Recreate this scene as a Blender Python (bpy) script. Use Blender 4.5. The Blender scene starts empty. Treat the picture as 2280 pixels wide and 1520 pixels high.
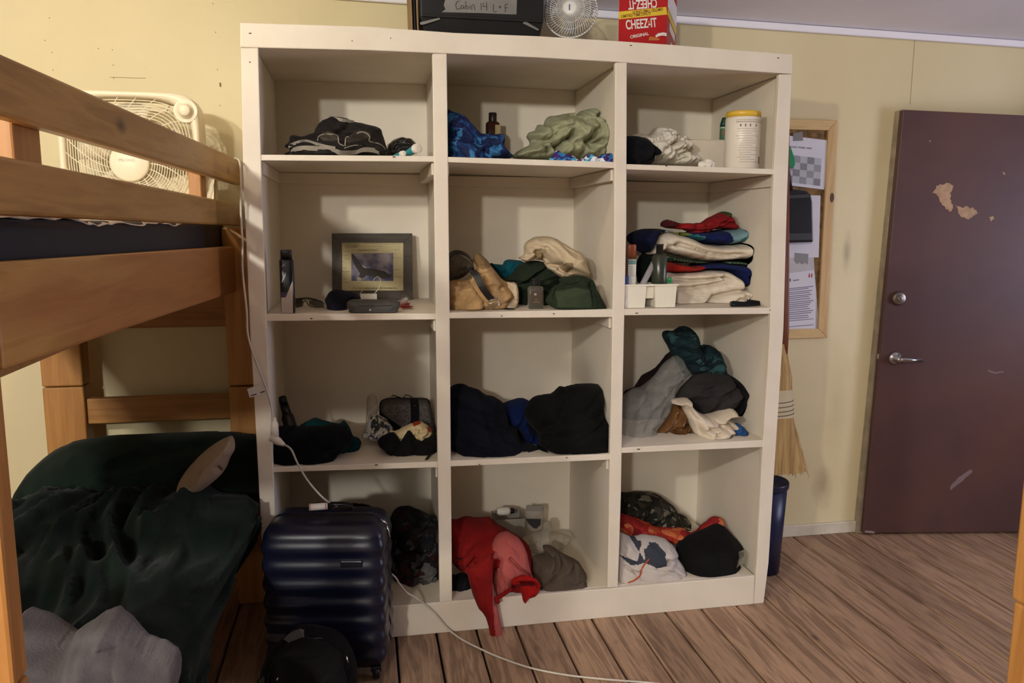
import bpy, bmesh, math, random
import numpy as np
from mathutils import Vector, Matrix
C = bpy.context.scene.collection
scene = bpy.context.scene
random.seed(7)
# ------------------------------------------------------------------ camera (solved from the cabinet's corners, metres)
CAM = np.array([0.3648, -3.3795, 1.4978]); YAW, PITCH, ROLL, FPX = 0.1882, -0.145, 0.0034, 1761.2
cy_, sy_ = math.cos(YAW), math.sin(YAW); cp_, sp_ = math.cos(PITCH), math.sin(PITCH)
FW = np.array([sy_*cp_, cy_*cp_, sp_]); _r = np.array([cy_, -sy_, 0.0]); _u = np.cross(_r, FW)
RT = math.cos(ROLL)*_r + math.sin(ROLL)*_u; UP = -math.sin(ROLL)*_r + math.cos(ROLL)*_u
def ray(u, v): return FW + RT*(u-1140)/FPX - UP*(v-760)/FPX
def PY(u, v, y):
    d = ray(u, v); return CAM + d*((y-CAM[1])/d[1])
def PZ(u, v, z):
    d = ray(u, v); return CAM + d*((z-CAM[2])/d[2])
def PX(u, v, x):
    d = ray(u, v); return CAM + d*((x-CAM[0])/d[0])
cd = bpy.data.cameras.new('camera'); cam = bpy.data.objects.new('camera', cd); C.objects.link(cam)
cd.sensor_width = 36.0; cd.sensor_fit = 'HORIZONTAL'; cd.lens = FPX/2280*36.0; cd.clip_start = 0.05
cam.matrix_world = Matrix(((RT[0], UP[0], -FW[0], CAM[0]), (RT[1], UP[1], -FW[1], CAM[1]), (RT[2], UP[2], -FW[2], CAM[2]), (0, 0, 0, 1)))
scene.camera = cam

# ------------------------------------------------------------------ materials
def lin(c):
    return tuple(((x/255.0)/12.92 if x/255.0 <= 0.04045 else ((x/255.0+0.055)/1.055)**2.4) for x in c[:3]) + (1.0,)
_mats = {}
def mat(name, col, rough=0.6, metal=0.0, col2=None, vs=8.0, bump=0.0, bs=60.0, alpha=None, trans=0.0, spec=0.5, stretch=(1, 1, 1), coat=0.0, sheen=0.0, lo=0.35, hi=0.65, ior=1.45):
    if name in _mats: return _mats[name]
    m = bpy.data.materials.new(name); m.use_nodes = True; nt = m.node_tree; b = nt.nodes['Principled BSDF']
    b.inputs['Roughness'].default_value = rough; b.inputs['Metallic'].default_value = metal
    b.inputs['Specular IOR Level'].default_value = spec; b.inputs['IOR'].default_value = ior
    if coat: b.inputs['Coat Weight'].default_value = coat
    if sheen:
        b.inputs['Sheen Weight'].default_value = sheen; b.inputs['Sheen Roughness'].default_value = 0.5
    if trans: b.inputs['Transmission Weight'].default_value = trans
    if alpha is not None: b.inputs['Alpha'].default_value = alpha
    tc = nt.nodes.new('ShaderNodeTexCoord'); mp = nt.nodes.new('ShaderNodeMapping'); mp.inputs['Scale'].default_value = stretch
    nt.links.new(tc.outputs['Object'], mp.inputs['Vector'])
    n = nt.nodes.new('ShaderNodeTexNoise'); n.inputs['Scale'].default_value = vs; n.inputs['Detail'].default_value = 4
    nt.links.new(mp.outputs['Vector'], n.inputs['Vector'])
    r = nt.nodes.new('ShaderNodeValToRGB'); r.color_ramp.elements[0].position = lo; r.color_ramp.elements[1].position = hi
    c2 = col2 if col2 else tuple(max(0, x*0.93) for x in col)
    r.color_ramp.elements[0].color = lin(col); r.color_ramp.elements[1].color = lin(c2)
    nt.links.new(n.outputs['Fac'], r.inputs['Fac']); nt.links.new(r.outputs['Color'], b.inputs['Base Color'])
    if bump:
        n2 = nt.nodes.new('ShaderNodeTexNoise'); n2.inputs['Scale'].default_value = bs; n2.inputs['Detail'].default_value = 3
        nt.links.new(mp.outputs['Vector'], n2.inputs['Vector'])
        bp = nt.nodes.new('ShaderNodeBump'); bp.inputs['Strength'].default_value = bump; bp.inputs['Distance'].default_value = 0.004
        nt.links.new(n2.outputs['Fac'], bp.inputs['Height']); nt.links.new(bp.outputs['Normal'], b.inputs['Normal'])
    _mats[name] = m; return m
def wood(name, c1, c2, knot, axis='Y', scale=1.0, rough=0.5, plank=0.0, heart=None):
    """grain stretched along axis; scattered darker knots; optional tint per floor plank (plank = width along x)"""
    if name in _mats: return _mats[name]
    m = bpy.data.materials.new(name); m.use_nodes = True; nt = m.node_tree; b = nt.nodes['Principled BSDF']
    N = nt.nodes.new; L = nt.links.new
    b.inputs['Roughness'].default_value = rough; b.inputs['Specular IOR Level'].default_value = 0.35
    tc = N('ShaderNodeTexCoord'); mp = N('ShaderNodeMapping')
    i = 'XYZ'.index(axis); sc = [9.0*scale]*3; sc[i] = 0.7*scale; mp.inputs['Scale'].default_value = sc
    vec = tc.outputs['Object']
    if plank:
        sx = N('ShaderNodeSeparateXYZ'); L(vec, sx.inputs[0])
        dv = N('ShaderNodeMath'); dv.operation = 'ADD'; dv.inputs[1].default_value = -0.008; L(sx.outputs['X'], dv.inputs[0])
        d2 = N('ShaderNodeMath'); d2.operation = 'DIVIDE'; d2.inputs[1].default_value = plank; L(dv.outputs[0], d2.inputs[0])
        fl = N('ShaderNodeMath'); fl.operation = 'FLOOR'; L(d2.outputs[0], fl.inputs[0])
        wn = N('ShaderNodeTexWhiteNoise'); wn.noise_dimensions = '1D'; L(fl.outputs[0], wn.inputs['W'])
        sh = N('ShaderNodeVectorMath'); sh.operation = 'MULTIPLY_ADD'; sh.inputs[1].default_value = (0, 9, 0)
        L(wn.outputs['Color'], sh.inputs[0]); L(vec, sh.inputs[2]); vec = sh.outputs[0]
    L(vec, mp.inputs['Vector'])
    n1 = N('ShaderNodeTexNoise'); n1.inputs['Scale'].default_value = 2.0; n1.inputs['Detail'].default_value = 5; n1.inputs['Distortion'].default_value = 0.6
    L(mp.outputs[0], n1.inputs['Vector'])
    ml = N('ShaderNodeMath'); ml.operation = 'MULTIPLY'; ml.inputs[1].default_value = 22.0; L(n1.outputs['Fac'], ml.inputs[0])
    fr = N('ShaderNodeMath'); fr.operation = 'SINE'; L(ml.outputs[0], fr.inputs[0])
    r = N('ShaderNodeMapRange'); r.inputs['From Min'].default_value = -1.0; L(fr.outputs[0], r.inputs['Value'])
    n2 = N('ShaderNodeTexNoise'); n2.inputs['Scale'].default_value = 14.0; n2.inputs['Detail'].default_value = 4; L(mp.outputs[0], n2.inputs['Vector'])
    mx0 = N('ShaderNodeMath'); mx0.operation = 'MULTIPLY_ADD'; mx0.inputs[1].default_value = 0.45; L(r.outputs[0], mx0.inputs[0])
    m3 = N('ShaderNodeMath'); m3.operation = 'MULTIPLY'; m3.inputs[1].default_value = 0.6; L(n2.outputs['Fac'], m3.inputs[0]); L(m3.outputs[0], mx0.inputs[2])
    mx = N('ShaderNodeMix'); mx.data_type = 'RGBA'; mx.inputs['A'].default_value = lin(c1); mx.inputs['B'].default_value = lin(c2)
    L(mx0.outputs[0], mx.inputs['Factor'])
    out = mx.outputs['Result']
    if heart:
        mp3 = N('ShaderNodeMapping'); s3 = [5.0]*3; s3[i] = 0.5; mp3.inputs['Scale'].default_value = s3; L(vec, mp3.inputs['Vector'])
        hn = N('ShaderNodeTexNoise'); hn.inputs['Scale'].default_value = 1.3; hn.inputs['Detail'].default_value = 2; L(mp3.outputs[0], hn.inputs['Vector'])
        hr = N('ShaderNodeMapRange'); hr.inputs['From Min'].default_value = 0.47; hr.inputs['From Max'].default_value = 0.56; L(hn.outputs['Fac'], hr.inputs['Value'])
        hm = N('ShaderNodeMath'); hm.operation = 'MULTIPLY'; hm.inputs[1].default_value = 0.6; L(hr.outputs[0], hm.inputs[0])
        h2 = N('ShaderNodeMix'); h2.data_type = 'RGBA'; L(out, h2.inputs['A']); h2.inputs['B'].default_value = lin(heart); L(hm.outputs[0], h2.inputs['Factor']); out = h2.outputs['Result']
    if knot:
        mp2 = N('ShaderNodeMapping'); s2 = [6.0*scale]*3; s2[i] = 2.6*scale; mp2.inputs['Scale'].default_value = s2; L(vec, mp2.inputs['Vector'])
        vo = N('ShaderNodeTexVoronoi'); vo.inputs['Scale'].default_value = 0.75; L(mp2.outputs[0], vo.inputs['Vector'])
        kr = N('ShaderNodeValToRGB'); kr.color_ramp.elements[0].position = 0.02; kr.color_ramp.elements[0].color = (1, 1, 1, 1)
        kr.color_ramp.elements[1].position = 0.10; kr.color_ramp.elements[1].color = (0, 0, 0, 1); L(vo.outputs['Distance'], kr.inputs['Fac'])
        k2 = N('ShaderNodeMix'); k2.data_type = 'RGBA'; L(out, k2.inputs['A']); k2.inputs['B'].default_value = lin(knot); L(kr.outputs['Color'], k2.inputs['Factor'])
        out = k2.outputs['Result']
    if plank:
        hv = N('ShaderNodeHueSaturation'); vr = N('ShaderNodeMapRange'); vr.inputs['To Min'].default_value = 0.8; vr.inputs['To Max'].default_value = 1.15
        L(wn.outputs['Value'], vr.inputs['Value']); L(vr.outputs[0], hv.inputs['Value']); L(out, hv.inputs['Color']); out = hv.outputs['Color']
    L(out, b.inputs['Base Color'])
    bp = N('ShaderNodeBump'); bp.inputs['Strength'].default_value = 0.25; bp.inputs['Distance'].default_value = 0.002
    L(mx0.outputs[0], bp.inputs['Height']); L(bp.outputs[0], b.inputs['Normal'])
    _mats[name] = m; return m
def cells(name, cols, scale=20.0, rough=0.8, stretch=(1, 1, 1), warp=0.35, bump=0.3, bs=120.0, sheen=0.0, detail=2.0):
    """blotchy printed cloth: warped noise through a stepped ramp of colours"""
    if name in _mats: return _mats[name]
    m = bpy.data.materials.new(name); m.use_nodes = True; nt = m.node_tree; b = nt.nodes['Principled BSDF']; N = nt.nodes.new; L = nt.links.new
    b.inputs['Roughness'].default_value = rough; b.inputs['Specular IOR Level'].default_value = 0.2; b.inputs['Sheen Weight'].default_value = sheen
    tc = N('ShaderNodeTexCoord'); mp = N('ShaderNodeMapping'); mp.inputs['Scale'].default_value = stretch; L(tc.outputs['Object'], mp.inputs['Vector'])
    wn_ = N('ShaderNodeTexNoise'); wn_.inputs['Scale'].default_value = scale*0.9; wn_.inputs['Detail'].default_value = 3; L(mp.outputs[0], wn_.inputs['Vector'])
    sb = N('ShaderNodeVectorMath'); sb.operation = 'SUBTRACT'; sb.inputs[1].default_value = (0.5, 0.5, 0.5); L(wn_.outputs['Color'], sb.inputs[0])
    ad = N('ShaderNodeVectorMath'); ad.operation = 'MULTIPLY_ADD'; w3 = warp*8/scale; ad.inputs[1].default_value = (w3, w3, w3); L(sb.outputs[0], ad.inputs[0]); L(mp.outputs[0], ad.inputs[2])
    n = N('ShaderNodeTexVoronoi'); n.inputs['Scale'].default_value = scale*1.6; L(ad.outputs[0], n.inputs['Vector'])
    sp_ = N('ShaderNodeSeparateColor'); L(n.outputs['Color'], sp_.inputs[0])
    r = N('ShaderNodeValToRGB'); r.color_ramp.interpolation = 'CONSTANT'; el = r.color_ramp.elements
    k = len(cols)
    for j, c in enumerate(cols):
        p = j/k
        if j < 2: e = el[j]; e.position = p
        else: e = el.new(p)
        e.color = lin(c)
    L(sp_.outputs[0], r.inputs['Fac']); L(r.outputs['Color'], b.inputs['Base Color'])
    n2 = N('ShaderNodeTexNoise'); n2.inputs['Scale'].default_value = bs; L(tc.outputs['Object'], n2.inputs['Vector'])
    bp = N('ShaderNodeBump'); bp.inputs['Strength'].default_value = bump; bp.inputs['Distance'].default_value = 0.003
    L(n2.outputs['Fac'], bp.inputs['Height']); L(bp.outputs[0], b.inputs['Normal'])
    _mats[name] = m; return m
def stripes(name, cols, axis=(0, 0, 1), period=0.06, rough=0.85, bump=0.3):
    """woven stripes along a direction (metres per repeat)"""
    if name in _mats: return _mats[name]
    m = bpy.data.materials.new(name); m.use_nodes = True; nt = m.node_tree; b = nt.nodes['Principled BSDF']; N = nt.nodes.new; L = nt.links.new
    b.inputs['Roughness'].default_value = rough; b.inputs['Specular IOR Level'].default_value = 0.2
    tc = N('ShaderNodeTexCoord'); dt = N('ShaderNodeVectorMath'); dt.operation = 'DOT_PRODUCT'; dt.inputs[1].default_value = axis; L(tc.outputs['Object'], dt.inputs[0])
    dv = N('ShaderNodeMath'); dv.operation = 'DIVIDE'; dv.inputs[1].default_value = period; L(dt.outputs['Value'], dv.inputs[0])
    fr = N('ShaderNodeMath'); fr.operation = 'FRACT'; L(dv.outputs[0], fr.inputs[0])
    r = N('ShaderNodeValToRGB'); r.color_ramp.interpolation = 'CONSTANT'; el = r.color_ramp.elements
    for j, c in enumerate(cols):
        p = j/len(cols)
        if j < 2: e = el[j]; e.position = p
        else: e = el.new(p)
        e.color = lin(c)
    L(fr.outputs[0], r.inputs['Fac']); L(r.outputs['Color'], b.inputs['Base Color'])
    n2 = N('ShaderNodeTexNoise'); n2.inputs['Scale'].default_value = 140; L(tc.outputs['Object'], n2.inputs['Vector'])
    bp = N('ShaderNodeBump'); bp.inputs['Strength'].default_value = bump; bp.inputs['Distance'].default_value = 0.003
    L(n2.outputs['Fac'], bp.inputs['Height']); L(bp.outputs[0], b.inputs['Normal'])
    _mats[name] = m; return m

# ------------------------------------------------------------------ mesh builder
class MB:
    def __init__(s): s.v = []; s.f = []; s.m = []; s.k = 0
    def add(s, vs, fs):
        o = len(s.v); s.v += [tuple(map(float, p)) for p in vs]
        for f in fs: s.f.append(tuple(o+i for i in f)); s.m.append(s.k)
        return s
    def hexa(s, p):   # 8 points: bottom ring 0-3, top ring 4-7
        return s.add(p, [(3, 2, 1, 0), (4, 5, 6, 7), (0, 1, 5, 4), (1, 2, 6, 5), (2, 3, 7, 6), (3, 0, 4, 7)])
    def box(s, x0, x1, y0, y1, z0, z1):
        return s.hexa([(x0, y0, z0), (x1, y0, z0), (x1, y1, z0), (x0, y1, z0), (x0, y0, z1), (x1, y0, z1), (x1, y1, z1), (x0, y1, z1)])
    def xz(s, q, y0, y1):   # outline in the x-z plane, extruded from y0 to y1
        n = len(q); vs = [(p[0], y0, p[-1]) for p in q]+[(p[0], y1, p[-1]) for p in q]
        return s.add(vs, [tuple(range(n))[::1], tuple(range(2*n-1, n-1, -1))]+[(i, i+n, (i+1) % n+n, (i+1) % n) for i in range(n)])
    def obox(s, c, ax, ay, az):   # oriented box, half-vectors
        c, ax, ay, az = (np.array(t, float) for t in (c, ax, ay, az))
        return s.hexa([c-ax-ay-az, c+ax-ay-az, c+ax+ay-az, c-ax+ay-az, c-ax-ay+az, c+ax-ay+az, c+ax+ay+az, c-ax+ay+az])
    def tube(s, pts, r, seg=8, closed=False, flat=None, cap=True):
        P = [np.array(p, float) for p in pts]; n = len(P); rr = r if hasattr(r, '__len__') else [r]*n
        up = np.array((0, 0, 1.0)); rings = []; prev = None
        for i in range(n):
            t = P[(i+1) % n]-P[i-1] if closed else P[min(i+1, n-1)]-P[max(i-1, 0)]
            t = t/(np.linalg.norm(t)+1e-12)
            if prev is None:
                a = np.cross(t, up) if abs(t[2]) < 0.95 else np.cross(t, (0, 1.0, 0))
            else: a = prev-t*(prev@t)
            a /= np.linalg.norm(a)+1e-12; b = np.cross(t, a); prev = a
            if flat is not None:   # flat band: given half width along a fixed direction
                a = np.array(flat[0], float)*flat[1]; nn = np.cross(t, a); nn = nn/(np.linalg.norm(nn)+1e-12)*flat[2]
                rings.append([P[i]+a*c1+nn*c2 for c1, c2 in ((-1, -1), (1, -1), (1, 1), (-1, 1))])
            else: rings.append([P[i]+rr[i]*(math.cos(2*math.pi*k/seg)*a+math.sin(2*math.pi*k/seg)*b) for k in range(seg)])
        sg = len(rings[0]); vs = [p for rg in rings for p in rg]; fs = []
        for i in range(n if closed else n-1):
            j = (i+1) % n
            for k in range(sg): fs.append((i*sg+k, i*sg+(k+1) % sg, j*sg+(k+1) % sg, j*sg+k))
        if not closed and cap: fs += [tuple(range(sg))[::-1], tuple(range((n-1)*sg, n*sg))]
        return s.add(vs, fs)
    def lathe(s, prof, c=(0, 0, 0), ax=(0, 0, 1), seg=32, sx=1.0, sy=1.0, p=2.0):
        """prof: (radius, height) list; ax the axis; sx, sy squash; p>2 makes a rounded square"""
        ax = np.array(ax, float); ax /= np.linalg.norm(ax); e = np.array((1.0, 0, 0)) if abs(ax[0]) < 0.9 else np.array((0, 1.0, 0))
        a = e-ax*(e@ax); a /= np.linalg.norm(a); b = np.cross(ax, a); c = np.array(c, float); vs = []; fs = []
        for r, h in prof:
            for k in range(seg):
                t = 2*math.pi*k/seg; ct, st = math.cos(t), math.sin(t)
                q = (abs(ct)**p+abs(st)**p)**(-1/p) if p != 2 else 1
                vs.append(c+ax*h+a*(r*q*ct*sx)+b*(r*q*st*sy))
        n = len(prof)
        for i in range(n-1):
            for k in range(seg): fs.append((i*seg+k, i*seg+(k+1) % seg, (i+1)*seg+(k+1) % seg, (i+1)*seg+k))
        fs += [tuple(range(seg))[::-1], tuple(range((n-1)*seg, n*seg))]
        return s.add(vs, fs)
    def grid(s, G, closed_u=False):   # G[i][j] points
        n, m = len(G), len(G[0]); vs = [p for r in G for p in r]; fs = []
        for i in range(n if closed_u else n-1):
            for j in range(m-1):
                k = (i+1) % n; fs.append((i*m+j, k*m+j, k*m+j+1, i*m+j+1))
        return s.add(vs, fs)
    def ball(s, c, rx, ry, rz, n=16):
        return s.lathe([(max(1e-4, math.sin(math.pi*i/n)), -math.cos(math.pi*i/n)) for i in range(n+1)], (0, 0, 0), seg=n*2)._xf(c, (rx, ry, rz), n)
    def _xf(s, c, k, n):
        cnt = (n+1)*n*2
        for i in range(len(s.v)-cnt, len(s.v)): s.v[i] = (s.v[i][0]*k[0]+c[0], s.v[i][1]*k[1]+c[1], s.v[i][2]*k[2]+c[2])
        return s
ORG = {}
def obj(name, mb, mats, parent=None, smooth=False, bevel=0.0, sub=0, kind=None, solid=0.0, seg=2, fix=True):
    me = bpy.data.meshes.new(name); o = bpy.data.objects.new(name, me)
    if parent is None:
        a = np.array(mb.v); org = np.array([(a[:, 0].min()+a[:, 0].max())/2, (a[:, 1].min()+a[:, 1].max())/2, a[:, 2].min()])
        o.location = org
    else: org = ORG[parent.name]; o.parent = parent
    ORG[o.name] = org
    me.from_pydata([tuple(np.array(p)-org) for p in mb.v], [], mb.f)
    for m in (mats if isinstance(mats, (list, tuple)) else [mats]): me.materials.append(m)
    if mb.k or any(mb.m): me.polygons.foreach_set('material_index', mb.m)
    if fix:
        bm = bmesh.new(); bm.from_mesh(me); bmesh.ops.recalc_face_normals(bm, faces=bm.faces); bm.to_mesh(me); bm.free()
    if smooth: me.polygons.foreach_set('use_smooth', [True]*len(me.polygons))
    if solid:
        q = o.modifiers.new('solid', 'SOLIDIFY'); q.thickness = solid; q.offset = 0
    if bevel:
        q = o.modifiers.new('bevel', 'BEVEL'); q.width = bevel; q.segments = seg; q.limit_method = 'ANGLE'; q.angle_limit = math.radians(35)
    if sub:
        q = o.modifiers.new('sub', 'SUBSURF'); q.levels = sub; q.render_levels = sub
    if kind: o['kind'] = kind
    C.objects.link(o); return o
def thing(name, label, cat, loc, group=None):
    o = bpy.data.objects.new(name, None); C.objects.link(o); o.location = tuple(loc); o.empty_display_size = 0.05
    ORG[o.name] = np.array(loc, float); o['label'] = label; o['category'] = cat
    if group: o['group'] = group
    return o
def tag(o, label, cat, group=None):
    o['label'] = label; o['category'] = cat
    if group: o['group'] = group
    return o
def catmull(pts, n=8, closed=False):
    P = [np.array(p, float) for p in pts]; out = []; k = len(P)
    for i in range(k if closed else k-1):
        if closed: a, b, c, d = P[i-1], P[i], P[(i+1) % k], P[(i+2) % k]
        else: a, b, c, d = P[max(i-1, 0)], P[i], P[i+1], P[min(i+2, k-1)]
        for j in range(n):
            t = j/n; out.append(0.5*((2*b)+(c-a)*t+(2*a-5*b+4*c-d)*t*t+(3*b-a-3*c+d)*t**3))
    if not closed: out.append(P[-1])
    return out

# ------------------------------------------------------------------ setting
YB = -0.015; YF = -0.6254
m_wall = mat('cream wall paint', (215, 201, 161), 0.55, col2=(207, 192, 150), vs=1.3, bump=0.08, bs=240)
def tint_patches(m, spots):
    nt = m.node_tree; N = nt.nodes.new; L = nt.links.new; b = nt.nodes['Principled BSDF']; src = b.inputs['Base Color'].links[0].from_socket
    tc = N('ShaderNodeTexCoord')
    for (x, z_, rx, rz, col, amt) in spots:   # soft tinted patches at fixed places on the wall
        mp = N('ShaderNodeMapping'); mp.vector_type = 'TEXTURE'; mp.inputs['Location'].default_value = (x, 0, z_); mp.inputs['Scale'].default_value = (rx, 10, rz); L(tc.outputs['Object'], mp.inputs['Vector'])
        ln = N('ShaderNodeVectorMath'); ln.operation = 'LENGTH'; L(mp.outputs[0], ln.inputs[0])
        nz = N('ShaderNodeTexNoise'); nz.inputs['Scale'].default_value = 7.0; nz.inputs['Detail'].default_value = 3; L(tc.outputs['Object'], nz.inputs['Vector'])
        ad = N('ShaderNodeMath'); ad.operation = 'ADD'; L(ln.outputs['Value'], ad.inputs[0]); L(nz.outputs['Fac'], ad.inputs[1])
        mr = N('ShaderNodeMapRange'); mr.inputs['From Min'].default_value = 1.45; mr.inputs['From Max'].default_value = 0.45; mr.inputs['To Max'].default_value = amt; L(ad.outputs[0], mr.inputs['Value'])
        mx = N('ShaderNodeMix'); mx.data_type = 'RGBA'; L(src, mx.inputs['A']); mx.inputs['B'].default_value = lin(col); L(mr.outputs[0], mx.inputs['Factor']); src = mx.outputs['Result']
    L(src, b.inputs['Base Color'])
m_far = mat('dim brown cabin boards', (96, 92, 80), 0.8, col2=(82, 78, 66), vs=3)
m_ceil = mat('white ceiling paint', (236, 233, 238), 0.7, col2=(228, 225, 230), vs=2)
m_trim = mat('off white trim paint', (214, 205, 186), 0.5, col2=(196, 186, 164), vs=9)
m_floor = wood('worn floor boards', (186, 152, 122), (106, 80, 63), (62, 47, 38), 'Y', 1.5, 0.55, plank=0.15)
m_gap = mat('dark gap', (10, 7, 6), 0.95)
XL, XR, YR = -3.0, 4.6, -9.0
m = MB()
k0 = int((XL-0.608)/0.15)-1
for k in range(k0, 30):
    a = 0.608+0.15*k+0.0042; b = a+0.1416
    if b < XL or a > XR: continue
    m.box(a, b, YR, 0.0, -0.03, 0.0)
m.k = 1; m.box(XL, XR, YR, 0.0, -0.05, -0.0295); m.k = 0
obj('floor', m, [m_floor, m_gap], kind='structure', bevel=0.004, seg=1)
zc = lambda y: 2.385-0.085*y
zl = lambda x: 2.392-0.015*(x-1.836)
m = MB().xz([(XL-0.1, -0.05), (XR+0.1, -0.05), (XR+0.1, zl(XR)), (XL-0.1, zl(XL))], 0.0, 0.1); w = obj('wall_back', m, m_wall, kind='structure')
def wxz(u, v): p = PY(u, v, 0); return (p[0]-ORG['wall_back'][0], p[2]-ORG['wall_back'][2])
tint_patches(m_wall, [(*wxz(1832, 1085), 0.07, 0.13, (128, 98, 70), 0.6), (*wxz(1885, 565), 0.03, 0.13, (140, 128, 100), 0.7), (*wxz(1860, 900), 0.10, 0.35, (172, 150, 110), 0.4)])
m = MB()    # vertical panel joint, nail heads and scuffs on the back wall are separate shallow marks of the wall mesh
obj('wall_left', MB().box(XL-0.1, XL, YR, 0.0, -0.05, 3.3), m_far, kind='structure')
obj('wall_rear', MB().box(XL-0.1, XR+0.1, YR-0.1, YR, -0.05, 3.3), m_far, kind='structure')
WY0, WY1, WZ0, WZ1 = -2.3, -1.2, 0.75, 1.95
m = MB().box(XR, XR+0.1, YR, WY0, -0.05, 3.3).box(XR, XR+0.1, WY1, 0.0, -0.05, 3.3).box(XR, XR+0.1, WY0, WY1, -0.05, WZ0).box(XR, XR+0.1, WY0, WY1, WZ1, 3.3)
obj('wall_right', m, m_far, kind='structure')
dz_ = -0.085*YR
m = MB().hexa([(XL, YR, zl(XL)+dz_), (XR, YR, zl(XR)+dz_), (XR, 0, zl(XR)), (XL, 0, zl(XL)), (XL, YR, zl(XL)+dz_+0.1), (XR, YR, zl(XR)+dz_+0.1), (XR, 0.0, zl(XR)+0.1), (XL, 0.0, zl(XL)+0.1)])
obj('ceiling', m, m_ceil, kind='structure')
m = MB().xz([(XL, zl(XL)-0.032), (XR, zl(XR)-0.032), (XR, zl(XR)-0.001), (XL, zl(XL)-0.001)], -0.02, 0.0)
obj('trim_1', m, m_ceil, kind='structure', bevel=0.006)
m = MB().box(XR-0.03, XR+0.02, WY0-0.08, WY0, WZ0-0.08, WZ1+0.08).box(XR-0.03, XR+0.02, WY1, WY1+0.08, WZ0-0.08, WZ1+0.08).box(XR-0.03, XR+0.02, WY0, WY1, WZ0-0.08, WZ0).box(XR-0.03, XR+0.02, WY0, WY1, WZ1, WZ1+0.08)
obj('window_1', m, m_trim, kind='structure', bevel=0.004)
m = MB().box(1.95, 2.745, -0.016, 0.0, 0.0, 0.058)
obj('baseboard_back', m, m_trim, kind='structure', bevel=0.004)
m = MB().box(2.6785, 2.6795, -0.0006, 0.001, 0.06, 2.35)
p0 = PY(2037, 85, 0)
m = MB().box(p0[0]-0.0015, p0[0]+0.0015, -0.0012, 0.001, 2.06, 2.345)
obj('trim_2', m, mat('panel joint', (176, 158, 118), 0.7), kind='structure')

# ------------------------------------------------------------------ lights
def point(name, loc, power, col, r):
    l = bpy.data.lights.new(name, 'POINT'); l.energy = power; l.color = col; l.shadow_soft_size = r
    o = bpy.data.objects.new(name, l); o.location = loc; C.objects.link(o); return o
point('ceiling_bulb', (-1.5, -4.2, 2.5), 235, (1.0, 0.96, 0.88), 0.07)
point('far_ceiling_bulb', (-1.9, -8.0, 2.85), 540, (1.0, 0.97, 0.90), 0.12)
point('bunk_bulb', (-0.65, -1.15, 2.38), 13, (1.0, 0.87, 0.60), 0.05)
l = bpy.data.lights.new('window_daylight', 'AREA'); l.shape = 'RECTANGLE'; l.size = WY1-WY0; l.size_y = WZ1-WZ0; l.energy = 42; l.color = (0.72, 0.74, 1.0)
o = bpy.data.objects.new('window_daylight', l); o.location = (XR+0.06, (WY0+WY1)/2, (WZ0+WZ1)/2); o.rotation_euler = (0, math.radians(90), 0); C.objects.link(o)
wd = bpy.data.worlds.new('world'); scene.world = wd; wd.use_nodes = True
wd.node_tree.nodes['Background'].inputs['Color'].default_value = (0.55, 0.62, 0.9, 1); wd.node_tree.nodes['Background'].inputs['Strength'].default_value = 0.25
scene.view_settings.view_transform = 'Standard'; scene.view_settings.look = 'None'; scene.view_settings.gamma = 1.0
scene.cycles.max_bounces = 8; scene.view_settings.use_curve_mapping = False; scene.view_settings.exposure = 0.0

for u, v in ((100, 90), (116, 117), (118, 156), (110, 40), (480, 72), (484, 155), (490, 235), (496, 333), (252, 145), (253, 174), (219, 108), (474, 8), (250, 111)):
    p = PY(u, v, 0); o = bpy.data.meshes.new('nail_mark'); b_ = MB().lathe([(0.0022, 0.0), (0.0018, 0.0008)], (p[0], 0, p[2]), (0, -1, 0), 8, 0.8, 1.3)
    q = obj('nail_mark', b_, mat('wall mark', (150, 122, 70), 0.8)); wl_ = bpy.data.objects['wall_back']; q.parent = wl_; q.matrix_parent_inverse = Matrix.Translation(-wl_.location)
for a_, b_2, r_ in (((245, 172), (325, 174), 0.0009), ((490, 184), (491, 193), 0.0035)):
    q = obj('scratch', MB().tube([PY(*a_, -0.0002), PY(*b_2, -0.0002)], r_, 4), mat('wall mark', (150, 122, 70), 0.8)); q.parent = wl_; q.matrix_parent_inverse = Matrix.Translation(-wl_.location)
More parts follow.
